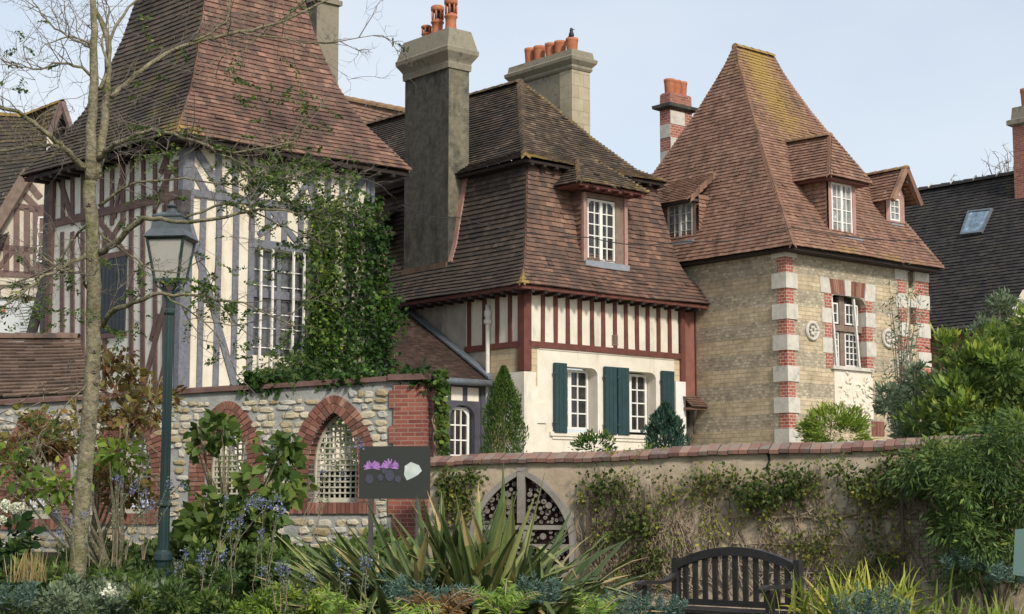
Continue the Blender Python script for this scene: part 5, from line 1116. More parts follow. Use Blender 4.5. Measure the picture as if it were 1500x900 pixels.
mb.lathe(p, [(hp(10), zz(314)), (hp(7), zz(309)), (hp(5.5), zz(306)), (hp(9), zz(303.5)), (hp(9.5), zz(302)), (hp(4), zz(299.5)), (hp(1), zz(298.5))], 14); mb.build('lantern_roof', 'lamp_top', LP)

# ================================================================== GARDEN BENCH
bl = at(990, 823, 16.75); br_ = at(1169, 826, 15.75); d = (br_[0]-bl[0], br_[1]-bl[1]); LB = math.hypot(*d); angb = math.degrees(math.atan2(d[0], d[1]))
BF = Face((bl[0], bl[1]), angb, 1); bz = bl[2]-.88
# s along the back, n towards the sitter's front
BN = thing('garden_bench', (bl[0], bl[1], bz), 'dark brown wooden garden bench with an arched slatted back and scrolled arms', 'bench')
B3 = lambda s_, z, d_: BF.pt(s_, bz+z, d_)
def bx(a0, a1, z0, z1, d0, d1, name, mat='bench_wood'):
    m_ = MB(); m_.box(BF, a0, a1, bz+z0, bz+z1, d0, d1); return m_.build(name, mat, BN)
arc = lambda s_: .87+.17*max(0, sin(pi*s_/LB))**.75
m_ = MB(); n = 24
for i in range(n):
    s0, s1 = LB*i/n, LB*(i+1)/n; m_.prism(BF, [(s0, bz+arc(s0)-.085), (s1, bz+arc(s1)-.085), (s1, bz+arc(s1)), (s0, bz+arc(s0))], -.03, .03)
m_.build('top_rail', 'bench_wood', BN)
for i in range(11): s_ = LB*(i+1)/12; m_ = MB(); m_.box(BF, s_-.028, s_+.028, bz+.5, bz+arc(s_)-.06, -.012, .012); m_.build('back_slat', 'bench_wood', BN)
for s_ in (0, LB): bx(s_-.032, s_+.032, 0, .93 if s_ else .92, -.04, .035, 'leg')
for s_ in (.0, LB): bx(s_-.032, s_+.032, 0, .66, .44, .51, 'leg')
bx(0, LB, .46, .52, -.02, .02, 'back_rail'); bx(0, LB, .33, .42, .47, .5, 'apron'); bx(-.01, .02, .33, .42, .03, .46, 'side_rail'); bx(LB-.02, LB+.01, .33, .42, .03, .46, 'side_rail')
for i in range(6): bx(-.03, LB+.03, .425, .45, .04+i*.083, .11+i*.083, 'seat_slat')
for s_ in (0, LB):
    m_ = MB(); pts = [(.0, .76), (.06, .715), (.14, .68), (.25, .665), (.4, .67), (.5, .675), (.58, .665), (.61, .64)]
    for (a, z), (a2, z2) in zip(pts, pts[1:]):
        vs = [B3(s_+o, zz_+h, a_) for a_, zz_ in ((a, z), (a2, z2)) for o, h in ((-.038, 0), (.038, 0), (.038, .035), (-.038, .035))]; m_.add(vs, [[3, 2, 1, 0], [4, 5, 6, 7], [0, 1, 5, 4], [1, 2, 6, 5], [2, 3, 7, 6], [3, 0, 4, 7]])
    m_.build('armrest', 'bench_wood', BN)

# ================================================================== INSECT HOTEL
hq = at(778, 830, 18.9); HF = Face((hq[0], hq[1]), 97, 1)
hc = HF.px(768, 800)[0]; zB = HF.px(768, 842)[1]; zT = HF.px(765, 690)[1]; hw = abs(HF.px(843, 800)[0]-HF.px(693, 800)[0])/2
hc = (HF.px(843, 800)[0]+HF.px(693, 800)[0])/2
I_ = thing('insect_hotel', HF.pt(hc, zB-.2), 'large pointed-arch insect hotel of grey boards filled with logs and canes', 'insect hotel')
HC = []
n = 14
for i in range(n+1): t = i/n; HC.append((hw*(1-t**2.0), zB+(zT-zB)*(.32+.68*(1-(1-t)**1.2))))
side = [(hw*.97, zB-.2), (hw, zB+(zT-zB)*.2)]+HC
m_ = MB()
for sg in (1, -1):
    for (x0, z0), (x1, z1) in zip(side, side[1:]):
        w_ = .045
        def off(x, z, k): return (hc+sg*max(0, x+k), z+(k*.6 if z > zB+.4 else 0))
        vs = [HF.pt(*off(x0, z0, -w_), 0), HF.pt(*off(x0, z0, w_*.2), 0), HF.pt(*off(x1, z1, w_*.2), 0), HF.pt(*off(x1, z1, -w_), 0)]; v2 = [add3(v, HF.n+(0,), .3) for v in vs]
        m_.add(vs+v2, [[0, 1, 2, 3], [7, 6, 5, 4], [0, 3, 7, 4], [1, 5, 6, 2]])
m_.build('arch_frame', 'hotel_wood', I_)
m_ = MB(); m_.box(HF, hc-.045, hc+.045, zB+(zT-zB)*.5, zT-.01, .2, .31); m_.box(HF, hc-.05, hc+.05, zT-.02, zT+.03, 0, .31); m_.build('king_post', 'hotel_wood', I_)
m_ = MB(); lv = [zB+.02, zB+(zT-zB)*.28, zB+(zT-zB)*.46]; 
def wid(z):
    for (x0, z0), (x1, z1) in zip(side, side[1:]):
        if z0 <= z <= z1: return x0+(x1-x0)*(z-z0)/((z1-z0) or 1)
    return 0
for z in lv: m_.box(HF, hc-wid(z), hc+wid(z), z-.03, z+.02, 0, .29)
for x in (-.22, .22): m_.box(HF, hc+x-.03, hc+x+.03, zB, lv[1], .05, .3)
m_.box(HF, hc-.3, hc-.24, lv[1], lv[2], .05, .3); m_.box(HF, hc+.02, hc+.07, lv[1], lv[2], .05, .27)
m_.build('shelves', 'hotel_wood', I_)
m_ = MB(); 
for z0, z1 in ((zB-.2, lv[0]), (lv[0], lv[1]), (lv[1], lv[2]), (lv[2], zT-.1)):
    w_ = min(wid(z0+.02), wid(min(z1, zT-.3))) if z1 < zT-.2 else None
    if w_: m_.box(HF, hc-w_, hc+w_, z0, z1, .01, .1)
    else: m_.prism(HF, [(hc-wid(lv[2]), z0), (hc+wid(lv[2]), z0)]+[(hc+x*.93, z) for x, z in HC if z > lv[2]+.02]+[(hc-x*.93, z) for x, z in HC[::-1] if z > lv[2]+.02], .01, .08)
m_.build('backing', 'timber_brown', I_)
m_ = MB(); m2 = MB(); rr = random.Random(3); placed = []
for k in range(2600):
    x, z = rr.uniform(-hw, hw), rr.uniform(zB, zT-.06); r = rr.choice((.016, .022, .03, .038)); w_ = wid(z)-.04
    if abs(x)+r > w_ or (z > lv[2] and abs(x) < .05+r) or any(abs(z-q) < r+.03 for q in lv): continue
    if any((x-a)**2+(z-b)**2 < (r+c_)**2*.9 for a, b, c_ in placed): continue
    placed.append((x, z, r)); e = rr.uniform(.2, .27); cc = HF.pt(hc+x, z, .08); N0 = HF.n
    nseg = 8; vs = []; 
    for dd, sc in ((0, 1), (e-.08, 1), (e-.08, .45), (e-.1, .4)):
        for j in range(nseg): t = 2*pi*j/nseg; q_ = HF.pt(hc+x+r*sc*cos(t), z+r*sc*sin(t), .08+dd); vs.append(q_)
    m_.add(vs, [[a*nseg+j, a*nseg+(j+1) % nseg, (a+1)*nseg+(j+1) % nseg, (a+1)*nseg+j] for a in range(3) for j in range(nseg)])
    m_.add(vs[2*nseg:3*nseg], [list(range(nseg))], 1 if rr.random() < .5 else 0)
m_.build('logs', ['log_end', 'log_hole'], I_)
m_ = MB(); m_.box(HF, hc-.36, hc-.2, lv[0]+.02, lv[0]+.28, .22, .29, 0); m_.build('clay_tile', 'terracotta', I_)

# ================================================================== PICTURE BOARD WITH THISTLES
sp = at(579, 700, 17.2); SF = Face((sp[0], sp[1]), 93, 1)
sz = lambda x, y: SF.px(x, y)
a0, a1 = sz(526, 700)[0], sz(630, 700)[0]; z0, z1 = sz(560, 731)[1], sz(560, 654)[1]
SG = thing('picture_board', SF.pt((a0+a1)/2, z0-.6), 'dark green-grey display board showing purple thistle heads, standing in front of the brick pier', 'display board')
m_ = MB(); m_.box(SF, a0, a1, z0, z1, -.03, 0); m_.build('board', 'board_dark', SG)
m_ = MB(); m_.box(SF, a0+.1, a0+.15, z0-.8, z0, -.05, -.0); m_.box(SF, a1-.15, a1-.1, z0-.8, z0, -.05, -.0); m_.build('board_post', 'timber_dark', SG)
for cx_, cy_, rr_ in ((545, 683, 11), (571, 682, 12)):
    a, z = sz(cx_, cy_); r = rr_/FPX*17.2; m_ = MB()
    for k in range(46):
        t = random.uniform(-.25, pi+.25); l = r*random.uniform(.75, 1.15); m_.bar(SF, (a, z-r*.25), (a+l*cos(t)*1.05, z-r*.25+l*sin(t)*.95), r*.13, .001, .003+.001*(k % 3))
    m_.build('thistle_flower', 'purple', SG)
for cx_, cy_, rr_, mt in ((571, 697, 7, 'bud_dark'), (583, 702, 4.5, 'bud_dark'), (557, 700, 4, 'bud_dark'), (541, 702, 6, 'bud_dark'), (563, 690, 4, 'bud_dark')):
    a, z = sz(cx_, cy_); r = rr_/FPX*17.2; m_ = MB(); m_.prism(SF, [(a+r*cos(2*pi*i/12), z+1.2*r*sin(2*pi*i/12)) for i in range(12)], .001, .006); m_.build('thistle_bud', mt, SG)
m_ = MB(); P = [sz(*q) for q in ((593, 683), (602, 677), (614, 682), (618, 690), (612, 696), (603, 701), (596, 704), (592, 696))]; m_.prism(SF, P, .001, .004); m_.build('printed_leaf', 'leaf_grey', SG)

# ================================================================== WIRE MESH SUPPORTS, PANEL, CABLES, BIRD
def meshpanel(pxa, pxb, label):
    a0, zt1 = GWl.px(*pxa); a1, zb1 = GWl.px(*pxb); zb1 = .1
    t_ = thing('wire_trellis', GWl.pt((a0+a1)/2, zb1, .12), label, 'trellis', 'wire mesh panels on the rendered wall')
    m_ = MB(); n = int((a1-a0)/.085)
    for i in range(n+1): x = a0+(a1-a0)*i/n; m_.box(GWl, x-.003, x+.003, zb1, zt1, .1, .106)
    k = int((zt1-zb1)/.085)
    for i in range(k+1): z = zb1+(zt1-zb1)*i/k; m_.box(GWl, a0, a1, z-.003, z+.003, .107, .113)
    m_.build('wire_mesh', 'rust_mesh', t_)
    for x in (a0, a1): m_ = MB(); m_.box(GWl, x-.018, x+.018, 0, zt1+.05, .08, .12); m_.build('post', 'rust_mesh', t_)
meshpanel((864, 725), (946, 850), 'rusty wire mesh panel with thin posts to the right of the insect hotel')
meshpanel((1322, 735), (1400, 850), 'rusty wire mesh panel on the wall under the hanging jasmine')
gp_ = at(1490, 830, 15.5); PF = Face((gp_[0], gp_[1]), 110, 1)
m_ = MB(); q = [PF.px(*v) for v in ((1484, 842), (1525, 848), (1525, 772), (1487, 776))]
GP_ = thing('glass_panel', PF.pt(q[0][0], q[0][1]-.5), 'pale green glass information panel at the right edge of the garden', 'sign')
m_.prism(PF, q, 0, .02); m_.build('glass_sheet', 'panel_glass', GP_); m_ = MB(); m_.box(PF, q[0][0]+.12, q[0][0]+.17, q[0][1]-.9, q[0][1]+.1, -.04, -.003); m_.build('post', 'zinc', GP_)
def cable(pts, label, r=.012):
    m_ = MB(); P = [at(*q) for q in pts]; out = []
    for i in range(len(P)-1):
        for k in range(8): t = k/8; v = lerp(P[i], P[i+1], t); out.append((v[0], v[1], v[2]-.12*sin(pi*t)))
    out.append(P[-1]); m_.tube(out, r, 5); o = m_.build('overhead_cable', 'cable', None, loc=P[0]); tag(o, label, 'cable')
cable([(588, 300, 34), (668, 318, 34.5), (862, 348, 34.8), (1000, 354, 35.5), (1160, 334, 36), (1385, 352, 40)], 'thin black cable hanging across the fronts of the middle house and tower', .011)
bp = BIRD
m_ = MB(); m_.lathe((bp[0], bp[1], bp[2]-.02), [(.02, 0), (.055, .04), (.07, .1), (.06, .16), (.04, .2), (.045, .24), (.035, .28), (.01, .3)], 10); m_.tube([(bp[0]+.03, bp[1], bp[2]+.24), (bp[0]+.1, bp[1], bp[2]+.225)], [.014, .003], 5); m_.tube([(bp[0]-.03, bp[1], bp[2]+.06), (bp[0]-.13, bp[1], bp[2]-.03)], [.04, .02], 5)
o = m_.build('bird', 'feather', None, smooth=True, loc=bp); tag(o, 'small dark bird perched on the highest of the five orange chimney pots', 'bird')
# ================================================================== VEGETATION
# ---- young tree in front
def rnoise(a): return random.uniform(-a, a)
TY = 16.0
tr = at(115, 838, TY); TREE = thing('young_tree', (tr[0], tr[1], hgt(tr[0], tr[1])), 'slim young tree with pale greenish bark and nearly bare branches, left of the street lamp', 'tree')
def limb(pts, w0, w1, name, parent=TREE, mat='bark', n=8, sub=4, y=TY, wob=.01):
    P = [at(q[0], q[1], y+(q[2] if len(q) > 2 else 0)) for q in pts]; out = []
    for i in range(len(P)-1):
        a = P[max(i-1, 0)]; b = P[i]; c_ = P[i+1]; d_ = P[min(i+2, len(P)-1)]
        for k in range(sub):
            t = k/sub; out.append(tuple(.5*((2*b[j])+(-a[j]+c_[j])*t+(2*a[j]-5*b[j]+4*c_[j]-d_[j])*t*t+(-a[j]+3*b[j]-3*c_[j]+d_[j])*t**3)+rnoise(wob) for j in range(3)))
    out.append(P[-1]); K = len(out); R_ = [(w0+(w1-w0)*i/(K-1))/FPX*y/2 for i in range(K)]
    m_ = MB(); m_.tube(out, R_, n); o = m_.build(name, mat, parent, smooth=True); return out, R_
tk, _ = limb([(113, 850), (120, 740), (130, 620), (137, 500), (137, 400), (134, 320), (131, 290), (132, 264)], 25, 18, 'trunk', n=14, sub=5, wob=.006)
main = []
main.append(limb([(132, 266), (134, 190), (138, 100), (137, 30), (133, -40)], 18, 7, 'stem', n=10)[0])
main.append(limb([(142, 262, .05), (152, 190, .1), (157, 120, .15), (158, 60, .2), (142, 20, .25), (130, -10, .25)], 15, 5, 'stem', mat='bark')[0])
br_list = [([(160, 142), (190, 118, .1), (232, 85, .2), (285, 62, .3), (350, 48, .4), (420, 30, .5), (500, -10, .6)], 9, 3),
 ([(146, 232), (168, 212, -.2), (200, 197, -.4), (246, 193, -.6), (300, 214, -.8), (360, 222, -1), (430, 208, -1.1)], 9, 2),
 ([(148, 130), (170, 40, .2), (205, -5, .3)], 6, 3),
 ([(147, 372), (178, 350, -.3), (212, 322, -.5), (262, 325, -.7), (330, 318, -.9), (400, 305, -1), (470, 320, -1.1)], 10.5, 2),
 ([(150, 478), (170, 455, -.3), (205, 440, -.5), (240, 432, -.6), (300, 436, -.7), (360, 446, -.8), (430, 478, -.9)], 9, 2),
 ([(125, 248), (100, 222, -.2), (74, 200, -.3), (40, 172, -.5), (-20, 150, -.6)], 10, 5),
 ([(122, 246, .1), (96, 222, .2), (72, 212, .3), (40, 216, .4), (-20, 224, .5)], 7, 4),
 ([(128, 372), (95, 390, -.2), (60, 408, -.4), (20, 440, -.5), (-30, 470, -.6)], 7, 3),
 ([(130, 330), (110, 345, .2), (84, 384, .3), (40, 410, .5), (0, 425, .6)], 5, 2),
 ([(126, 420), (118, 400, -.2), (92, 396, -.3), (60, 372, -.4)], 5, 2),
 ([(138, 70), (110, 60, .2), (80, 40, .3), (50, 5, .4)], 5, 2), ([(136, 110), (100, 92, -.2), (60, 100, -.3), (20, 100, -.4)], 5, 1.5), ([(137, 68), (100, 55, -.1), (60, 72, -.2)], 4, 1.2),
 ([(158, 100), (150, 60, .2), (160, 10, .3)], 5, 2.5), ([(480, -20, .6), (420, 22, .6), (360, 70, .5), (300, 92, .4)], 4, 1.2), ([(350, 48, .4), (420, 58, .4), (480, 62, .4), (560, 52, .5)], 3.5, 1),
 ([(285, 62, .3), (330, 30, .3), (340, -10, .3)], 4, 2), ([(300, 214, -.8), (350, 240, -.9), (400, 262, -1), (460, 248, -1.1)], 4, 1.5), ([(270, 322, -.7), (330, 300, -.8), (390, 320, -.9), (450, 350, -1)], 4, 1.5),
 ([(240, 432, -.6), (300, 470, -.7), (350, 540, -.8)], 3, 1), ([(147, 300), (190, 270, -.2), (250, 262, -.3), (340, 268, -.4), (440, 240, -.5)], 5, 1.2), ([(146, 340), (200, 380, -.2), (250, 400, -.2), (300, 380, -.3)], 4, 1.2), ([(134, 560), (100, 590, -.2), (60, 640, -.3)], 3, 1)]
main2 = []
for pts, w0, w1 in br_list: main2.append((limb(pts, w0, w1, 'branch', n=6, wob=.018)[0], w0))
def prj(p):
    z = p[2]-CZ; f = p[1]*cos(TH)+z*sin(TH); u = -p[1]*sin(TH)+z*cos(TH); return 750+FPX*p[0]/f, 450-FPX*u/f
# twigs
tw = MB(); leafC = []; leafD = []
def twig(p, d, l, r, depth):
    n = 5; pts = [p]; v = np.array(d, float)
    for i in range(n): v = unit(v+np.random.normal(size=3)*.28+np.array((0, 0, .04))); pts.append(tuple(np.array(pts[-1])+v*l/n))
    tw.tube(pts, [r*(1-i/(n+1)) for i in range(n+1)], 4)
    if depth > 0:
        for _ in range(random.choice((2, 3, 3))):
            k = random.randint(1, n); vv = unit(v+np.random.normal(size=3)*.8); twig(pts[k], vv, l*.6, r*.6, depth-1)
    return pts
tip = []
for pts, w0 in main2+[(m__, 14) for m__ in main]:
    K = len(pts); 
    for i in range(2 if w0 < 12 else 6, K, 1):
        lx_, ly_ = prj(pts[i])
        if random.random() < (.85 if w0 < 12 else .3)*(.15 if 185 < lx_ < 300 and 285 < ly_ < 440 else 1):
            d_ = np.array(pts[min(i, K-1)])-np.array(pts[i-1]); d_ = unit(d_)+np.random.normal(size=3)*.6+np.array((0, 0, .1)); P = twig(pts[i], unit(d_), random.uniform(.25, .8), .006, 2); tip.append(P)
tw.build('twigs', 'twig', TREE)
# pinnate leaves along some twigs: dense towards the right and lower, sparse elsewhere
C_, D_ = [], []
def pinnate(p, d, l):
    d = unit(np.array(d)); s_ = unit(np.cross(d, np.array((0, 0, 1.))+np.random.normal(size=3)*.5)); n = 11
    for i in range(n):
        q_ = np.array(p)+d*l*(i+1)/n+np.array((0, 0, -.15*l*(i/n)**2))
        for sg in (-1, 1): C_.append(q_); D_.append(s_*sg+d*.35)
for P in tip:
    for k in (1, 2, 3, 4, 5):
        x, y = prj(P[k]); pr = .05+.5*(x > 330 and 215 < y < 350)+.16*(x > 180 and y > 180)+.3*(x < 110 and y > 430)+.12*(y > 380)
        if y < 130: pr = .03
        if random.random() < pr: pinnate(P[k], np.random.normal(size=3)*(1, 1, .6)+np.array((.3, -.2, -.35)), random.uniform(.12, .22))
for (px, py, n, sx, sy) in ((480, 300, 46, 45, 30), (400, 270, 26, 50, 28), (300, 425, 26, 45, 22), (250, 400, 12, 20, 30), (175, 475, 10, 25, 30), (370, 250, 18, 60, 18), (450, 240, 20, 50, 16), (400, 515, 30, 55, 26), (230, 230, 12, 30, 16), (20, 120, 6, 50, 40), (60, 440, 12, 40, 30), (420, 360, 16, 40, 30), (350, 110, 10, 70, 40), (200, 60, 5, 60, 40), (420, 150, 14, 40, 40)):
    for _ in range(n): q_ = at(px+random.gauss(0, sx*.6), py+random.gauss(0, sy*.6), TY-.8+rnoise(.6)); pinnate(q_, (random.gauss(.2, 1), random.gauss(0, 1), random.gauss(-.4, .5)), random.uniform(.14, .26)) if not (190 < px < 290 and 290 < py < 430) else None; tw_l = 0
C_ = np.array(C_); D_ = unit(np.array(D_)); nC = len(C_); rnd = np.clip(np.random.normal(.4, .25, nC), 0, 1)
npmesh('leaves', leafpolys(C_, .045, .5, D_, 0), 4, rnd, 'leaf_locust', TREE)
print('tree leaves', nC)

# ---- generic plants
def plant(name, loc, label, cat, parts, group=None):
    t_ = thing(name, loc, label, cat, group)
    for nm, V_, mat in parts:
        V_, rnd = V_; npmesh(nm, V_, V_.shape[1], rnd, mat, t_)
    return t_
def bush(c_, radii, nc, nl, spread, size, width=.5, up=.3, shape=4, rmin=.5, bias=.45, outward=.5):
    P, d = clumps(c_, radii, nc, nl, spread, rmin); dirs = unit((P-np.array(c_))/np.array(radii)+1e-6)*outward+np.array((0, 0, up))
    rc = np.clip(np.random.normal(bias, .22, len(P))+.15*((P[:, 2]-c_[2])/radii[2]), 0, 1); return leafpolys(P, size, width, unit(dirs), up, shape), rc
def stems(name, mat, parent, base, tips, r=.006, n=5, sag=0):
    m_ = MB()
    for q_ in tips:
        b = (base[0]+rnoise(.06), base[1]+rnoise(.06), base[2]); pts = [b]
        for i in range(1, n): t = i/n; pts.append(tuple(b[j]+(q_[j]-b[j])*t+rnoise(.02)+(0 if j < 2 else sag*sin(pi*t)) for j in range(3)))
        pts.append(tuple(q_)); m_.tube(pts, [r*(1.3-i/(n+1)) for i in range(n+1)], 5)
    return m_.build(name, mat, parent)

# ivy on the left house
def climber(name, F, poly, n, size, dmax, mat, label, cat='climber', stemmat='dry_stem', nst=14, lump=.35, shape=6, extra=None, gaps=.0, width=.75, hang=-.5, rag=.05):
    sz_ = facepoly_points(F, poly, n)
    ph = np.random.uniform(0, 6, 4); d = dmax*(.35+.65*(.5+.5*np.sin(sz_[:, 0]*5+ph[0])*np.cos(sz_[:, 1]*4.3+ph[1])))*np.random.uniform(.2, 1, len(sz_))+.04
    if gaps: 
        g = np.sin(sz_[:, 0]*7.3+ph[2]+np.sin(sz_[:, 1]*3)*1.5)*np.cos(sz_[:, 1]*8.1+ph[3]+sz_[:, 0]*2)+np.random.normal(0, .35, len(sz_)); k = g > gaps*2-1; sz_, d = sz_[k], d[k]
    sz_ = sz_+np.random.normal(0, rag, sz_.shape); P = on_face(F, sz_, d); mid = P.mean(0); b = (mid[0], mid[1], P[:, 2].min())
    t_ = thing(name, b, label, cat)
    dirs = np.array([F.n[0]*.7, F.n[1]*.7, hang])[None]+np.random.normal(size=P.shape)*.5; rc = np.clip(.4+.25*np.sin(sz_[:, 0]*3.1+ph[1])*np.cos(sz_[:, 1]*2.7)+np.random.normal(0, .2, len(P)), 0, 1)
    npmesh('leaves', leafpolys(P, size, width, unit(dirs), 0, shape), shape, rc, mat, t_)
    if nst:
        m_ = MB(); q_ = sz_[np.random.randint(0, len(sz_), nst)]
        for a, z in q_:
            pts = [F.pt(a+rnoise(.3), P[:, 2].min(), .04)]; aa = a
            for i in range(7): t = (i+1)/7; pts.append(F.pt(aa+rnoise(.07), P[:, 2].min()+(z-P[:, 2].min())*t, .04+rnoise(.02)))
            m_.tube(pts, [.014*(1.1-i/9) for i in range(8)], 5)
        m_.build('stems', stemmat, t_)
    return t_
GRo = GR
iv = climber('ivy', GRo, [(505, 300), (545, 288), (556, 330), (560, 420), (590, 470), (566, 500), (572, 555), (570, 600), (360, 600), (375, 545), (420, 525), (455, 480), (450, 430), (480, 420), (500, 430), (496, 360)], 7600, .1, .34, 'leaf_ivy', 'thick dark green ivy covering the right end of the half-timbered house wall', nst=16, rag=.11)
sz_ = facepoly_points(GRo, [(452, 310), (488, 296), (486, 420), (475, 500), (440, 520), (446, 420)], 2300)+np.random.normal(0, .08, (2300, 2)); P = on_face(GRo, sz_, np.random.uniform(.08, .4, len(sz_))); npmesh('young_leaves', leafpolys(P, .1, .75, None, 0, 6), 6, np.random.uniform(0, 1, len(P)), 'leaf_ivy_gold', iv)
# the same ivy turning round the corner of the wall
Fc = Face(fh.pt(GW, 0, 0)[:2], -40.5, 1); szc = np.stack([np.random.uniform(-.3, 1.5, 2500), np.random.uniform(3.5, 7.4, 2500)], 1); P = on_face(Fc, szc, np.random.uniform(0, .3, 2500)); npmesh('side_leaves', leafpolys(P, .11, .75, None, 0, 6), 6, np.random.uniform(0, .6, len(P)), 'leaf_ivy', iv)
climber('ivy', FW.off(-.2), [(360, 575), (372, 545), (420, 552), (470, 560), (545, 548), (600, 545), (632, 545), (640, 565), (600, 556), (500, 562), (420, 572)], 1300, .09, .25, 'leaf_ivy', 'low fringe of ivy along the coping of the flint wall', nst=0)
Fp = Face(FW.pt(-.12, 0, -.2)[:2], 20, 1)
climber('ivy', Fp, [(626, 545), (640, 552), (643, 590), (640, 660), (634, 668), (633, 610), (630, 570)], 700, .08, .14, 'leaf_ivy_gold', 'strand of bright ivy hanging down the right side of the brick pier', nst=3)

# climbers on the rendered wall
climber('climbing_rose', GWl, [(1030, 690), (1100, 700), (1180, 684), (1260, 680), (1350, 664), (1400, 640), (1440, 700), (1350, 722), (1290, 738), (1240, 722), (1150, 735), (1090, 740), (1040, 725)], 4200, .055, .3, 'leaf_climber', 'long band of yellowing climbing rose foliage along the upper half of the rendered wall', nst=60, gaps=.4, rag=.07)
climber('climbing_rose', GWl, [(838, 690), (880, 686), (930, 700), (985, 684), (1060, 690), (1060, 720), (985, 730), (960, 760), (985, 800), (980, 850), (930, 850), (900, 800), (870, 740), (840, 720)], 3000, .048, .2, 'leaf_climber', 'thin patchy climbing rose between the insect hotel and the bench', nst=60, gaps=.55, rag=.07)
climber('climbing_rose', GWl, [(1130, 760), (1180, 780), (1230, 800), (1310, 740), (1330, 830), (1220, 860), (1160, 830), (1140, 800)], 1500, .05, .2, 'leaf_climber', 'sparse green shoots low on the rendered wall above the yellow day lilies', nst=26, gaps=.62)
climber('ivy', GWl, [(645, 688), (710, 690), (712, 720), (690, 760), (660, 760), (645, 720)], 900, .06, .12, 'leaf_climber', 'small brownish creeper on the rendered wall left of the insect hotel', nst=12, gaps=.35)
climber('climbing_rose', GWl, [(850, 700), (1000, 690), (1330, 690), (1340, 840), (1180, 840), (1170, 800), (960, 800), (950, 850), (850, 850)], 5200, .042, .16, 'leaf_climber_gold', 'fine yellowing creeper thinly spread over the whole middle of the rendered wall', nst=50, gaps=.6, rag=.06)
# bare stems on the wall
m_ = MB(); rs = random.Random(21); s_a, s_b = GWl.px(850, 750)[0], GWl.px(1400, 750)[0]
for i in range(240):
    a = rs.uniform(s_a, s_b); z = rs.uniform(.2, 1.1); pts = []; th = rs.uniform(.5, 2.6); L = rs.uniform(.3, 1.0)
    for k in range(8): pts.append(GWl.pt(a, z, .03+rs.uniform(0, .05))); a += cos(th)*L/8; z = min(z+sin(th)*L/8, gz(a)-.08); th += rs.uniform(-.35, .35)
    m_.tube(pts, [rs.uniform(.004, .009)]*8, 4)
for z in (.95, .62): m_.tube([GWl.pt(s_a+(s_b-s_a)*(.42+.4*k/10), z+rs.uniform(-.012, .012), .05) for k in range(11)], .01, 5)
o = m_.build('bare_stems', 'dry_stem', None, loc=GWl.pt((s_a+s_b)/2, 0, 0)); tag(o, 'web of bare brown climber stems crossing the middle of the rendered wall', 'stems', kind='stuff')

# conifers in front of the middle house
def cone_tree(name, px, pyt, pyb, wpx, Y, mat, label, n, size, jag=.12):
    top = at(px, pyt, Y); bot = at(px, pyb, Y); w_ = wpx/FPX*Y/2; h = top[2]-bot[2]; t_ = thing(name, (bot[0], bot[1], ZT), label, 'conifer')
    u = np.random.rand(n)**.75; a = np.random.rand(n)*2*pi; prof = np.sin(np.clip((1-u)*1.35, 0, 1.0)*pi/2)**.9; lob = 1+jag*np.sin(a*5+u*9)+jag*np.sin(a*3-u*17); r = w_*prof*lob*np.random.uniform(.55, 1.05, n)
    P = np.stack([bot[0]+r*np.cos(a), bot[1]+r*np.sin(a), bot[2]+h*u*.97], 1); D = np.stack([np.cos(a)*.5, np.sin(a)*.5, np.full(n, 1.1)], 1)
    npmesh('foliage', leafpolys(P, size, .3, D, .3), 4, np.clip(np.random.normal(.45, .22, n)+.15*np.sin(a*7+u*20), 0, 1), mat, t_)
    m_ = MB(); m_.tube([(bot[0], bot[1], ZT), (bot[0], bot[1], bot[2]+h*.9)], [.05, .01], 6); m_.build('trunk', 'bark', t_)
cone_tree('thuja', 738, 536, 672, 60, 31, 'leaf_thuja', 'slim dark green pointed conifer in front of the left corner of the middle house', 9000, .07)
cone_tree('juniper', 975, 592, 668, 54, 33, 'leaf_juniper', 'short blue-green juniper beside the rightmost green shutter', 4500, .1, .2)
# shrub at the foot of the tower
def at_b(px, py, Y): return at(px, py, Y)
q_ = at(1225, 632, 35); plant('bamboo_shrub', (q_[0], q_[1], ZT), 'loose yellow-green shrub at the foot of the stone tower wall', 'shrub', [('leaves', bush(q_, (.7, .5, .5), 60, 3200, .09, .13, .28, .1), 'leaf_lime')])
q_ = at(870, 652, 33); plant('small_shrub', (q_[0], q_[1], ZT), 'small green plant under the pair of closed shutters', 'shrub', [('leaves', bush(q_, (.35, .3, .22), 20, 500, .07, .11, .4), 'leaf_ivy')])
for px, py, s_, lb in ((892, 668, .1, 'tuft of weeds on the wall coping left of the juniper'), (945, 664, .16, 'tuft of bright weeds on the wall coping just below the juniper')):
    a, z = GWl.px(px, py); q_ = GWl.pt(a, z-.02, -.15); plant('weed', q_, lb, 'weed', [('leaves', bush(q_, (s_*1.6, .1, s_*.6), 8, 220, .04, .05, .4), 'leaf_lime')])
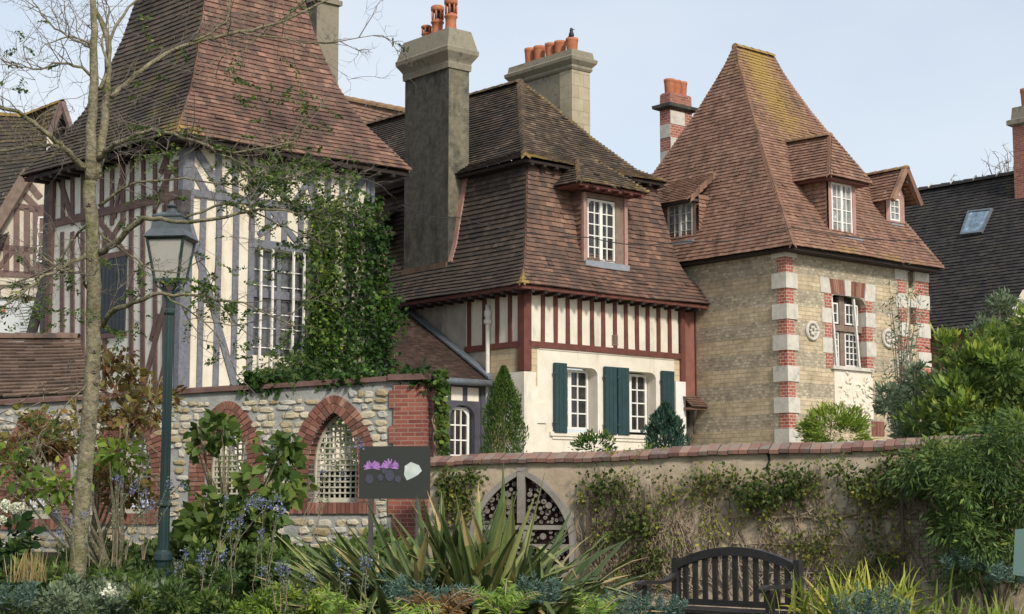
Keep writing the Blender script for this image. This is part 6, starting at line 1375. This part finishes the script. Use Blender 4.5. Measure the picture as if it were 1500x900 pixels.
# thin twiggy shrub in front of the tower's right corner
q_ = at(1322, 640, 24); ts = thing('willow_shrub', (q_[0], q_[1], 1.9), 'tall thin twiggy shrub with sparse narrow leaves in front of the tower corner', 'shrub')
m_ = MB(); Ct = []
for i in range(26):
    tx, ty = random.gauss(1328, 24), random.uniform(400, 600); t3 = at(tx, ty, 24+rnoise(.5)); b3 = (q_[0]+rnoise(.12), q_[1]+rnoise(.1), 1.9); pts = []
    for k in range(9): t = k/8; pts.append((b3[0]+(t3[0]-b3[0])*t**1.5+rnoise(.015), b3[1]+(t3[1]-b3[1])*t, b3[2]+(t3[2]-b3[2])*t)); 
    for k in range(3, 9):
        for _ in range(7): Ct.append(np.array(pts[k])+np.random.normal(size=3)*.07)
    m_.tube(pts, [.012*(1.1-k/9) for k in range(9)], 4)
m_.build('twigs', 'twig', ts); Ct = np.array(Ct); npmesh('leaves', leafpolys(Ct, .09, .25, None, 0), 4, np.random.rand(len(Ct)), 'leaf_olive', ts)
# shrubs behind and over the right end of the wall
def multi_bush(name, specs, label, mat, cat='shrub', Zb=1.9, stem=True, size=.09, width=.4, n=4000, spread=.1, shape=4, sag=.2):
    cs = [at(px, py, Y) for px, py, Y, *_ in specs]; b = (cs[0][0], cs[0][1], Zb); t_ = thing(name, b, label, cat); Vs = []; Rs = []
    for (px, py, Y, rx, rz, k), c_ in zip(specs, cs):
        rx_, rz_ = rx/FPX*Y, rz/FPX*Y; V_, r_ = bush(c_, (rx_, rx_*.8, rz_), int(40*k)+8, int(n*k), spread, size, width, sag, shape); Vs.append(V_); Rs.append(r_)
    npmesh('leaves', np.concatenate(Vs), shape, np.concatenate(Rs), mat, t_)
    if stem: stems('stems', 'bark', t_, b, [tuple(np.array(c_)+np.random.normal(size=3)*.2) for c_ in cs for _ in range(4)], .022, 6)
    return t_
def mass(name, poly, nb, Y0, Y1, r0, r1, n, label, mat, cat='shrub', Zb=1.9, size=.09, width=.4, spread=.6, shape=4, sag=.2, stem=True, flat=.8, accent=None):
    xs_ = [p[0] for p in poly]; ys_ = [p[1] for p in poly]; cs = []
    while len(cs) < nb:
        x, y = random.uniform(min(xs_), max(xs_)), random.uniform(min(ys_), max(ys_))
        if inpoly(np.array([x]), np.array([y]), poly)[0]: cs.append((x, y, random.uniform(Y0, Y1), random.uniform(r0, r1)))
    P0 = [at(*c_[:3]) for c_ in cs]; t_ = thing(name, (sum(p[0] for p in P0)/nb, sum(p[1] for p in P0)/nb, Zb), label, cat); Vs = []; Rs = []
    w_ = [c_[3]**2 for c_ in cs]; tot = sum(w_)
    for c_, p_, ww in zip(cs, P0, w_):
        r = c_[3]/FPX*c_[2]; k = max(6, int(n*ww/tot)); V_, rc = bush(p_, (r*random.uniform(.8, 1.3), r, r*random.uniform(.6, 1)*flat/.8), max(3, k//30), k, r*spread*.5, size, width, sag+rnoise(.15), shape, .3, .45+rnoise(.18), .7); Vs.append(V_); Rs.append(rc)
    npmesh('leaves', np.concatenate(Vs), shape, np.concatenate(Rs), mat, t_)
    if accent:
        A_ = []; R2 = []
        for p_ in random.sample(P0, max(3, nb//3)):
            r = (r0+r1)/2/FPX*Y0; V_, rc = bush((p_[0]+rnoise(r), p_[1]-r*.7, p_[2]+r*.5), (r*.5, r*.4, r*.4), 4, max(10, int(n/nb*.35)), r*.25, size*1.15, width, sag+.3, shape); A_.append(V_); R2.append(rc)
        npmesh('young_leaves', np.concatenate(A_), shape, np.concatenate(R2), accent, t_)
    if stem: b = t_.location; stems('stems', 'bark', t_, tuple(b), random.sample(P0, min(len(P0), 14)), .016, 6)
    return t_
mass('large_shrub', [(1350, 650), (1355, 590), (1372, 545), (1400, 505), (1440, 492), (1475, 500), (1520, 470), (1520, 650)], 90, 20, 22, 14, 30, 15000, 'large bright green leafy shrub rising behind the right end of the rendered wall', 'leaf_broad', size=.1, width=.42, sag=.25, accent='leaf_lime')
mass('olive_shrub', [(1300, 640), (1296, 575), (1340, 545), (1385, 560), (1390, 600), (1395, 640)], 34, 22, 23.5, 10, 20, 4200, 'grey-green olive-like shrub between the tower corner and the large bright shrub', 'leaf_olive', size=.11, width=.32)
mass('cypress', [(1432, 520), (1430, 480), (1445, 440), (1470, 425), (1488, 450), (1482, 500)], 22, 25.6, 26.6, 8, 15, 3400, 'blue-green cypress top behind the large bright shrub', 'leaf_sage', 'conifer', size=.09, width=.3, sag=.6)
mass('jasmine', [(1340, 672), (1400, 640), (1520, 625), (1520, 840), (1480, 850), (1450, 830), (1410, 850), (1385, 790), (1380, 720), (1340, 704)], 105, 17.3, 18.6, 13, 28, 17000, 'mass of dark feathery jasmine tumbling over the right end of the rendered wall', 'leaf_jasmine', Zb=.0, size=.085, width=.26, sag=-.35, accent='leaf_broad', spread=1.0)
q_ = at(1412, 728, 17.9); plant('young_leaf_spray', (q_[0], q_[1], .0), 'spray of pale yellow autumn leaves hanging in front of the jasmine', 'shrub', [('leaves', bush(q_, (.12, .1, .28), 8, 46, .05, .1, .5, -.4), 'leaf_lime')])
# stone gable end glimpsed at the right edge
e_ = at(1480, 560, 27); EB = thing('cream_outbuilding', (e_[0], e_[1], ZT), 'corner of a cream stone building showing at the right edge beside the cypress', 'building')
EF = Face((e_[0], e_[1]), 105, 1); m_ = MB(); P = [EF.px(*v) for v in ((1462, 640), (1560, 640), (1560, 415), (1498, 425), (1468, 478))]; m_.prism(EF, P, -.5, 0); m_.build('wall', 'stone_cream', EB)
m_ = MB(); a, z = EF.px(1472, 478); m_.box(EF, a-.02, a+.16, z-.45, z-.05, 0, .02); m_.build('brick_trim', 'brick', EB)
# far bare tree over the slate roof
fb = at(1478, 330, 75); ft_ = thing('bare_tree', (fb[0], fb[1], 0), 'distant bare tree showing above the slate roof ridge', 'tree'); tw = MB()
for px, py in ((1448, 245), (1462, 232), (1476, 222), (1486, 226), (1458, 252), (1470, 240), (1395, 266), (1492, 238), (1440, 256)):
    t3 = at(px, py, 75); pts = [(fb[0]+(t3[0]-fb[0])*(k/6)**1.3+rnoise(.05), fb[1], fb[2]+(t3[2]-fb[2])*k/6) for k in range(7)]; tw.tube(pts, [.05*(1.1-k/7) for k in range(7)], 4)
    for k in range(3, 7): twig(pts[k], unit(np.random.normal(size=3)+np.array((0, 0, 1.5))), random.uniform(.5, 1.2), .022, 1)
tw.build('branches', 'twig', ft_); m_ = MB(); m_.tube([(fb[0], fb[1], 0), fb], [.25, .12], 8); m_.build('trunk', 'twig', ft_)

# ---- shrubs in front of the flint wall
mass('russet_shrub', [(-20, 770), (-20, 610), (40, 600), (110, 600), (150, 540), (140, 480), (190, 520), (205, 570), (270, 575), (290, 600), (200, 625), (190, 660), (235, 720), (225, 770), (160, 740), (120, 690), (60, 660), (40, 720)], 60, 19, 20.2, 10, 22, 3000, 'sprawling shrub with russet and olive autumn leaves in front of the left arches', 'leaf_russet', Zb=.6, size=.1, width=.5, shape=6, sag=-.1, spread=.9)
mass('catalpa_shrub', [(265, 800), (262, 760), (290, 705), (330, 715), (380, 680), (420, 670), (430, 700), (415, 750), (410, 790), (380, 815), (300, 810)], 40, 18.6, 19.6, 10, 20, 1300, 'shrub with large drooping yellow-green leaves between the street lamp and the rightmost arch', 'leaf_broad', Zb=.6, size=.15, width=.72, shape=6, sag=-.4, spread=.9)
mass('catalpa_shoots', [(275, 620), (330, 612), (370, 640), (440, 640), (415, 665), (330, 650), (290, 660)], 14, 19, 19.8, 9, 16, 240, 'upper shoots of large pale leaves across the second arch from the right', 'leaf_broad', Zb=.6, size=.14, width=.7, shape=6, sag=-.3)
multi_bush('yellow_leaf_shrub', [(175, 665, 18.6, 22, 16, .5), (90, 715, 18.2, 26, 20, .5), (25, 690, 18.4, 25, 20, .3)], 'clusters of lime green leaves low in front of the russet shrub', 'leaf_lime', Zb=.5, size=.12, width=.6, n=260, spread=.07, shape=6, sag=-.3)
t_ = thing('vine', (at(165, 600, 19.8)), 'arching bare twigs of a vine tangled in front of the left arches', 'vine'); m_ = MB()
for i in range(60):
    x, y = random.uniform(-10, 230), random.uniform(560, 760); pts = []; a = random.uniform(0, 2*pi); L = random.uniform(30, 90)
    for k in range(7): pts.append(at(x, y, 19.2+rnoise(.05))); x += cos(a)*L/7; y -= sin(a)*L/7; a += rnoise(.35)
    m_.tube(pts, [.007]*7, 4)
m_.build('stems', 'dry_stem', t_)
# hydrangea
q_ = at(14, 770, 15.6); hy = plant('hydrangea', (q_[0], q_[1], .4), 'hydrangea with one cream-white flower head at the left edge', 'shrub', [('leaves', bush(at(8, 785, 15.6), (.22, .2, .2), 14, 200, .07, .13, .6, 0, 6), 'leaf_dark'), ])
for px, py, r in ((24, 745, .055), (8, 742, .05), (2, 762, .03)):
    P = np.array(at(px, py, 15.5))+unit(np.random.normal(size=(240, 3)))*r*np.random.uniform(.6, 1, (240, 1)); npmesh('flower_head', leafpolys(P, .03, .9), 4, np.random.rand(240), 'petal_cream', hy)

# ---- phormium
def blades(specs, folded=True):
    """sword leaves: (base, azimuth, elevation, length, width, droop)"""
    V4 = []; M4 = []
    for b, az, el, L, W, dr in specs:
        n = 7; p = np.array(b, float); d = np.array((cos(az)*cos(el), sin(az)*cos(el), sin(el))); s_ = unit(np.array((-sin(az), cos(az), 0.))+np.random.normal(size=3)*.35); Lf = []; Ct = []; Rt = []
        s_ = unit(s_-d*np.dot(s_, d))
        kk = random.choice((3, 4, 5)) if random.random() < .22 else -1
        for k in range(n+1):
            if k == kk: d = unit(d+np.array((rnoise(.3), rnoise(.3), -random.uniform(.6, 1.5))))
            t = k/n; w_ = W*(.55+.45*min(1, t*3))*(1-max(0, (t-.55)/.45)**1.6)*.5+.001; nr = np.cross(s_, d); Lf.append(p+s_*w_); Rt.append(p-s_*w_); Ct.append(p-nr*w_*.45)
            d = unit(d+np.array((0, 0, -1.))*dr*t*1.6/n*4); s_ = unit(s_-d*np.dot(s_, d)); p = p+d*L/n
        for k in range(n): V4.append([Lf[k], Lf[k+1], Ct[k+1], Ct[k]]); V4.append([Ct[k], Ct[k+1], Rt[k+1], Rt[k]]); M4 += [0, 0]
    return np.array(V4), np.array(M4)
PB = [at(650, 862, 14.6), at(700, 868, 14.3), at(745, 866, 14.6), at(610, 874, 14.3), at(795, 872, 14.2), at(560, 884, 14.0)]
ph_ = thing('phormium', (PB[0][0], PB[0][1], .3), 'big clump of sword-shaped green leaves with yellow edges in front of the wall, centre', 'plant')
specs = []; rn = []
for i, b in enumerate(PB):
    for k in range(105 if i < 4 else 55):
        az = random.uniform(0, 2*pi); up = random.random(); el = radians(14+62*up**1.1); L = random.uniform(.75, 1.4); 
        if i in (3, 5): az = random.gauss(pi, .8); el = radians(random.uniform(15, 62)); L = random.uniform(.8, 1.4)
        if i == 4: az = random.gauss(0, .9); el = radians(random.uniform(15, 62)); L = random.uniform(.7, 1.3)
        if k < 4 and i in (0, 1, 2): az = random.uniform(0, 2*pi); el = radians(random.uniform(66, 86)); L = random.uniform(1.2, 1.6)
        specs.append(((b[0]+rnoise(.1), b[1]+rnoise(.1), .28), az, el, L, random.uniform(.052, .088), random.uniform(.06, .28)*(1.35-up) if k >= 4 else .06)); rn += [random.random()*.9]*14
V_, _ = blades(specs); rn = np.array(rn)
for i in range(len(specs)):
    if random.random() < .2: rn[i*14+12-2*random.randint(0, 2):(i+1)*14] = .97
npmesh('leaves', V_, 4, rn, 'leaf_phormium', ph_)
# pale margins on a third of the leaves, thin strips just off the edges
mg = []
for i in range(0, len(specs), 2):
    a = V_[i*14:(i+1)*14]
    for k in range(0, 14, 2):
        L0, L1, C1, C0 = a[k]; e0, e1 = L0+(C0-L0)*.3, L1+(C1-L1)*.3; off = np.cross(L1-L0, C0-L0); off = off/(np.linalg.norm(off)+1e-9)*.0015
        mg.append([L0+off, L1+off, e1+off, e0+off]); mg.append([L0-off, L1-off, e1-off, e0-off])
npmesh('leaf_margins', np.array(mg), 4, np.random.rand(len(mg)), 'leaf_margin', ph_)

# ---- day lilies (yellow clump right)
sp_ = []
for i in range(330):
    b = at(random.gauss(1268, 46), 905, 15.2+rnoise(.3)); sp_.append(((b[0], b[1], .22), random.uniform(0, 2*pi), radians(random.uniform(40, 85)), random.uniform(.42, .74), random.uniform(.016, .032), random.uniform(.15, .42)))
V_, _ = blades(sp_); q_ = at(1268, 900, 15.2); t_ = thing('day_lily', (q_[0], q_[1], .2), 'clump of arching yellow-green strap leaves right of the bench', 'plant'); npmesh('leaves', V_, 4, np.repeat(np.random.rand(len(sp_)), 14), 'leaf_daylily', t_)
sp_ = []
for i in range(140):
    b = at(random.uniform(1380, 1500), 905, 15.2+rnoise(.4)); sp_.append(((b[0], b[1], .25), random.uniform(0, 2*pi), radians(random.uniform(40, 85)), random.uniform(.2, .38), random.uniform(.012, .02), random.uniform(.15, .4)))
V_, _ = blades(sp_); q_ = at(1440, 900, 15.2); t_ = thing('day_lily', (q_[0], q_[1], .2), 'low green strap-leaved clump at the right-hand corner below the glass panel', 'plant'); npmesh('leaves', V_, 4, np.repeat(np.random.rand(len(sp_))*.5, 14), 'leaf_daylily', t_)
# ---- ferns
def fern(px, py, Y, n, L, mat, label, fan=1.0):
    b = at(px, py, Y); t_ = thing('fern', (b[0], b[1], .2), label, 'fern'); C_ = []; D_ = []; S_ = []; m_ = MB()
    for i in range(n):
        az = pi/2*0+random.uniform(0, 2*pi); d = np.array((cos(az)*.55*fan, sin(az)*.35*fan, 1.)); d = unit(d); p_ = np.array(b)+np.array((rnoise(.05), rnoise(.05), -.05)); Lf = L*random.uniform(.7, 1.1); pts = [tuple(p_)]; s_ = unit(np.cross(d, (0, 1., 0)+np.random.normal(size=3)*.2))
        for k in range(22):
            t = k/22; p_ = p_+d*Lf/22; d = unit(d+np.array((cos(az)*.03, sin(az)*.03, -.045*t*2))); pts.append(tuple(p_))
            if t > .12:
                for sg in (-1, 1): C_.append(p_); D_.append(s_*sg+d*.35); S_.append(Lf*.34*(1-t)**.8*min(1, t*4)+.01)
        m_.tube(pts, [.004]*len(pts), 3)
    C_ = np.array(C_); npmesh('fronds', leafpolys(C_, np.array(S_), .22, unit(np.array(D_)), 0), 4, np.random.rand(len(C_)), mat, t_); m_.build('stalks', 'dry_stem', t_)
fern(737, 905, 12.6, 12, .46, 'leaf_fern', 'bright green fern in front of the big sword-leaved clump'); fern(640, 912, 12.4, 10, .4, 'leaf_fern_brown', 'brown withered fern left of the bright green fern', .8)
fern(605, 915, 12.2, 8, .34, 'leaf_fern', 'small green fern beside the brown fern'); fern(500, 912, 12.6, 9, .42, 'leaf_fern', 'yellow-green fern at the bottom left of the sword-leaved clump'); fern(870, 910, 12.6, 8, .36, 'leaf_fern', 'small fern just left of the blue-green spurge by the bench')
# ---- euphorbias
def spurge(px, py, Y, rpx, hpx, n, label, mat='leaf_blue'):
    b = at(px, py, Y); r = rpx/FPX*Y; h = hpx/FPX*Y; t_ = thing('spurge', (b[0], b[1], .15), label, 'plant', 'blue-green spurges along the front of the bed'); C_ = []; D_ = []
    for i in range(n):
        a = random.uniform(0, 2*pi); q = math.sqrt(random.random()); x, y = b[0]+r*q*cos(a), b[1]+r*.7*q*sin(a); hh = h*(1-.5*q*q)*random.uniform(.75, 1.1); d = unit(np.array((cos(a)*q*.5, sin(a)*q*.5, 1.)))
        base = np.array((x, y, b[2]-h*.5))
        for k in range(56):
            t = .35+.65*k/55; C_.append(base+d*(hh+h*.5)*t); g = k*2.4; D_.append((cos(g), sin(g), .25+t*.6))
    C_ = np.array(C_); npmesh('leaves', leafpolys(C_, .05*Y/14, .2, unit(np.array(D_)), 0), 4, np.clip(np.random.normal(.45, .25, len(C_)), 0, 1), mat, t_)
for px, py, Y, rp_, hp_, n, lb in ((610, 880, 13.4, 38, 34, 26, 'spurge below the left half of the sword-leaved clump'), (680, 885, 13.2, 32, 30, 22, 'spurge between the brown fern and the bright fern'), (790, 880, 13.3, 34, 38, 26, 'dark spurge right of the bright green fern'), (935, 898, 13.8, 60, 34, 42, 'wide spurge in front of the left arm of the bench'), (1275, 905, 13.6, 44, 48, 38, 'rounded spurge in front of the yellow day lilies'), (10, 880, 13.2, 36, 40, 22, 'spurge in the bottom left corner'), (1470, 850, 16.6, 22, 24, 12, 'spurge at the foot of the glass panel'), (1412, 830, 17.4, 26, 24, 14, 'dim spurge under the hanging jasmine'), (560, 862, 14.0, 24, 24, 14, 'small spurge among the lowest sword leaves on the left')):
    spurge(px, py, Y, rp_, hp_, n, lb)
# ---- salvias with blue flower spikes
def salvia(px, py, Y, n, hpx, lean, label):
    b = at(px, py, Y); t_ = thing('salvia', (b[0], b[1], hgt(b[0], b[1])), label, 'plant', 'blue-flowered salvias in the border'); m_ = MB(); C_ = []; Lc = []
    for i in range(n):
        h = hpx/FPX*Y*random.uniform(.65, 1.1); l = lean+rnoise(.3); off_ = rnoise(.16); pts = []
        for k in range(8): t = k/7; pts.append((b[0]+rnoise(.01)+off_+l*h*t**1.4, b[1]+rnoise(.02), b[2]+h*t*(1-.12*abs(l)*t)))
        m_.tube(pts, [.0032*(1.2-k/9) for k in range(8)], 4)
        for k in range(3, 8):
            for _ in range(20 if k < 7 else 24): Lc.append((np.array(pts[k])+np.random.normal(size=3)*.012+np.array((0, 0, rnoise(.03)))))
        for _ in range(34): C_.append(np.array(pts[7])+np.random.normal(size=3)*.02+np.array((0, 0, -.03+rnoise(.03))))
    m_.build('stems', 'dry_stem', t_); C_ = np.array(C_); Lc = np.array(Lc); npmesh('blossom', leafpolys(C_, .022, .7), 4, np.random.rand(len(C_)), 'petal_blue', t_); npmesh('foliage', leafpolys(Lc, .022, .5), 4, np.random.rand(len(Lc)), 'leaf_sage', t_)  # the foliage mesh here is the calyces along the flower spikes
for px, py, Y, n, h, l, lb in ((450, 790, 15.4, 4, 140, .3, 'tall salvia spikes in front of the rightmost trellis window'), (320, 830, 15.2, 6, 110, .35, 'salvia leaning right below the catalpa shrub'), (150, 830, 15.2, 4, 120, .15, 'salvia spikes just right of the young tree trunk'), (200, 820, 15.6, 6, 120, .2, 'salvia spikes between the tree trunk and the lamp post'), (90, 830, 15.4, 3, 80, 0, 'salvia left of the young tree trunk'), (365, 870, 14.4, 5, 130, .25, 'salvia spikes in front of the catalpa shrub, nearest the viewer'), (280, 880, 14.2, 5, 70, 0, 'low salvia right of the lamp base'), (530, 895, 13.4, 4, 70, .1, 'short salvia at the left foot of the sword-leaved clump'), (430, 895, 13.2, 5, 60, -.1, 'short salvia at the bottom edge left of centre')):
    salvia(px, py, Y, n, h, l, lb)
# dry grass, yellow flower tuft, white flower
sp_ = []
for i in range(90): b = at(random.gauss(42, 14), 850, 15.0+rnoise(.15)); sp_.append(((b[0], b[1], b[2]-.02), random.uniform(0, 2*pi), radians(random.uniform(60, 88)), random.uniform(.15, .32), .006, .08))
V_, _ = blades(sp_); t_ = thing('dry_grass', at(42, 850, 15), 'tuft of straw-coloured dry grass at the lower left', 'grass'); npmesh('blades', V_, 4, np.repeat(np.random.rand(len(sp_)), 14), 'straw', t_)
q_ = at(162, 868, 13.6); t_ = plant('white_flower', q_, 'single white flower head low in the border below the young tree', 'flower', [('petals', (leafpolys(np.array(q_)+np.random.normal(size=(160, 3))*np.array((.035, .02, .018)), .025, .9), np.random.rand(160)), 'petal_cream')])

# dead straw at the foot of the clump
sp_ = []
for i in range(60): b = random.choice(PB); sp_.append(((b[0]+rnoise(.3), b[1]-.1+rnoise(.2), .3), random.uniform(0, 2*pi), radians(random.uniform(5, 80)), random.uniform(.3, .8), random.uniform(.01, .03), random.uniform(.1, .4)))
V_, _ = blades(sp_); npmesh('dead_leaves', V_, 4, np.repeat(np.random.rand(len(sp_)), 14), 'straw', ph_)
# low mounds along the front of the bed
for poly, nb, Y0, Y1, n_, mt, sz__, lb in (
    ([(20, 905), (20, 870), (90, 850), (180, 868), (180, 905)], 14, 13.2, 13.9, 2600, 'leaf_sage', .055, 'low grey-green mound at the bottom edge below the young tree'),
    ([(180, 905), (180, 880), (260, 868), (330, 876), (330, 905)], 14, 13.2, 13.8, 2400, 'leaf_cover', .06, 'fresh green mound at the bottom edge below the street lamp'),
    ([(330, 905), (330, 872), (420, 862), (480, 880), (480, 905)], 14, 13.2, 13.9, 2600, 'leaf_lime', .05, 'yellow-green mound at the bottom edge left of the sword-leaved clump'),
    ([(270, 860), (280, 810), (360, 800), (450, 815), (470, 850), (380, 868)], 16, 15.8, 16.6, 2600, 'leaf_cover', .1, 'broad green undergrowth right of the lamp base'),
    ([(-10, 860), (-10, 800), (60, 810), (100, 840), (90, 868)], 10, 15.4, 16.2, 1300, 'leaf_jasmine', .1, 'dark green mound below the hydrangea')):
    mass('low_plant', poly, nb, Y0, Y1, 9, 18, n_, lb, mt, 'plant', Zb=.1, size=sz__, width=.4, stem=False)
# ---- ground cover
n = 62000; X = np.random.uniform(-6.2, 5.6, n); Y = np.random.uniform(11.2, 19.6, n)
keep = ~((X > 1.0) & (X < 3.2) & (Y > 15.2) & (Y < 17.2)) & ~((X > -1) & (Y > 18.2)); X, Y = X[keep], Y[keep]
hz = np.array([hgt(a, b) for a, b in zip(X, Y)]); lump = .5+.5*np.sin(X*2.1+np.cos(Y*1.7)*2)*np.cos(Y*2.4+X); ht = (.1+.16*lump)*np.where(X < -1.2, 1.1, .8)
side_ = np.clip((X-1)/2, 0, 1); ht = ht*(1-.45*side_)
Z = hz+ht*np.random.uniform(.35, 1.1, len(X)); P = np.stack([X, Y, Z], 1); D = np.random.normal(size=P.shape)*.6+np.array((0, -.15, .6))
rc = np.clip(.3+.35*lump+np.random.normal(0, .2, len(P)), 0, 1)
k1 = np.sin(X*1.3+.7)*np.cos(Y*1.9+X*.6) > -.1
o = npmesh('ground_cover', leafpolys(P[k1], .085, .38, unit(D[k1]), .1), 4, rc[k1], 'leaf_cover', None, (0, 15, .3)); tag(o, 'mixed low green foliage filling the border in the foreground', 'ground cover', kind='stuff')
o = npmesh('ground_cover', leafpolys(P[~k1], .08, .42, unit(D[~k1]), .1), 4, rc[~k1], 'leaf_sage', None, (0, 15, .3)); tag(o, 'grey-green and darker low foliage in patches through the border', 'ground cover', kind='stuff')
n = 9000; X = np.random.uniform(-5.2, -.9, n); Y = np.random.uniform(18.8, 20.9, n); hz = np.array([hgt(a, b) for a, b in zip(X, Y)]); P = np.stack([X, Y, hz+.1+.42*np.random.rand(n)*(.6+.4*np.sin(X*3))], 1)
o = npmesh('ground_cover', leafpolys(P, .13, .55, None, .2, 6), 6, np.random.rand(n)*.8, 'leaf_broad', None, (-3, 18, .5)); tag(o, 'dark leafy undergrowth at the foot of the flint wall', 'ground cover', kind='stuff')

mass('rear_shrub', [(300, 740), (300, 640), (360, 600), (480, 590), (530, 620), (530, 740)], 40, 24.5, 25.4, 16, 26, 3200, 'shrubbery behind the flint wall seen through the trellis of the rightmost arch', 'leaf_cover', Zb=1.9, size=.1, width=.5)
mass('rear_shrub', [(0, 740), (0, 650), (60, 600), (220, 620), (230, 740)], 30, 25.3, 25.9, 16, 26, 1600, 'dim shrubbery behind the flint wall at the left arches', 'leaf_cover', Zb=1.9, size=.1, width=.5)
# knots on the trunk of the young tree
m_ = MB()
for px, py, r in ((137, 545, .02), (141, 560, .024), (133, 470, .02), (138, 515, .018), (134, 380, .02), (130, 300, .02), (139, 620, .018), (132, 700, .018)):
    c_ = at(px, py, TY-.075); m_.tube([(c_[0]+r*cos(t), c_[1], c_[2]+r*.7*sin(t)) for t in [2*pi*i/10 for i in range(11)]], .008, 5)
build_each(m_, 'knot', 'twig', TREE, True)
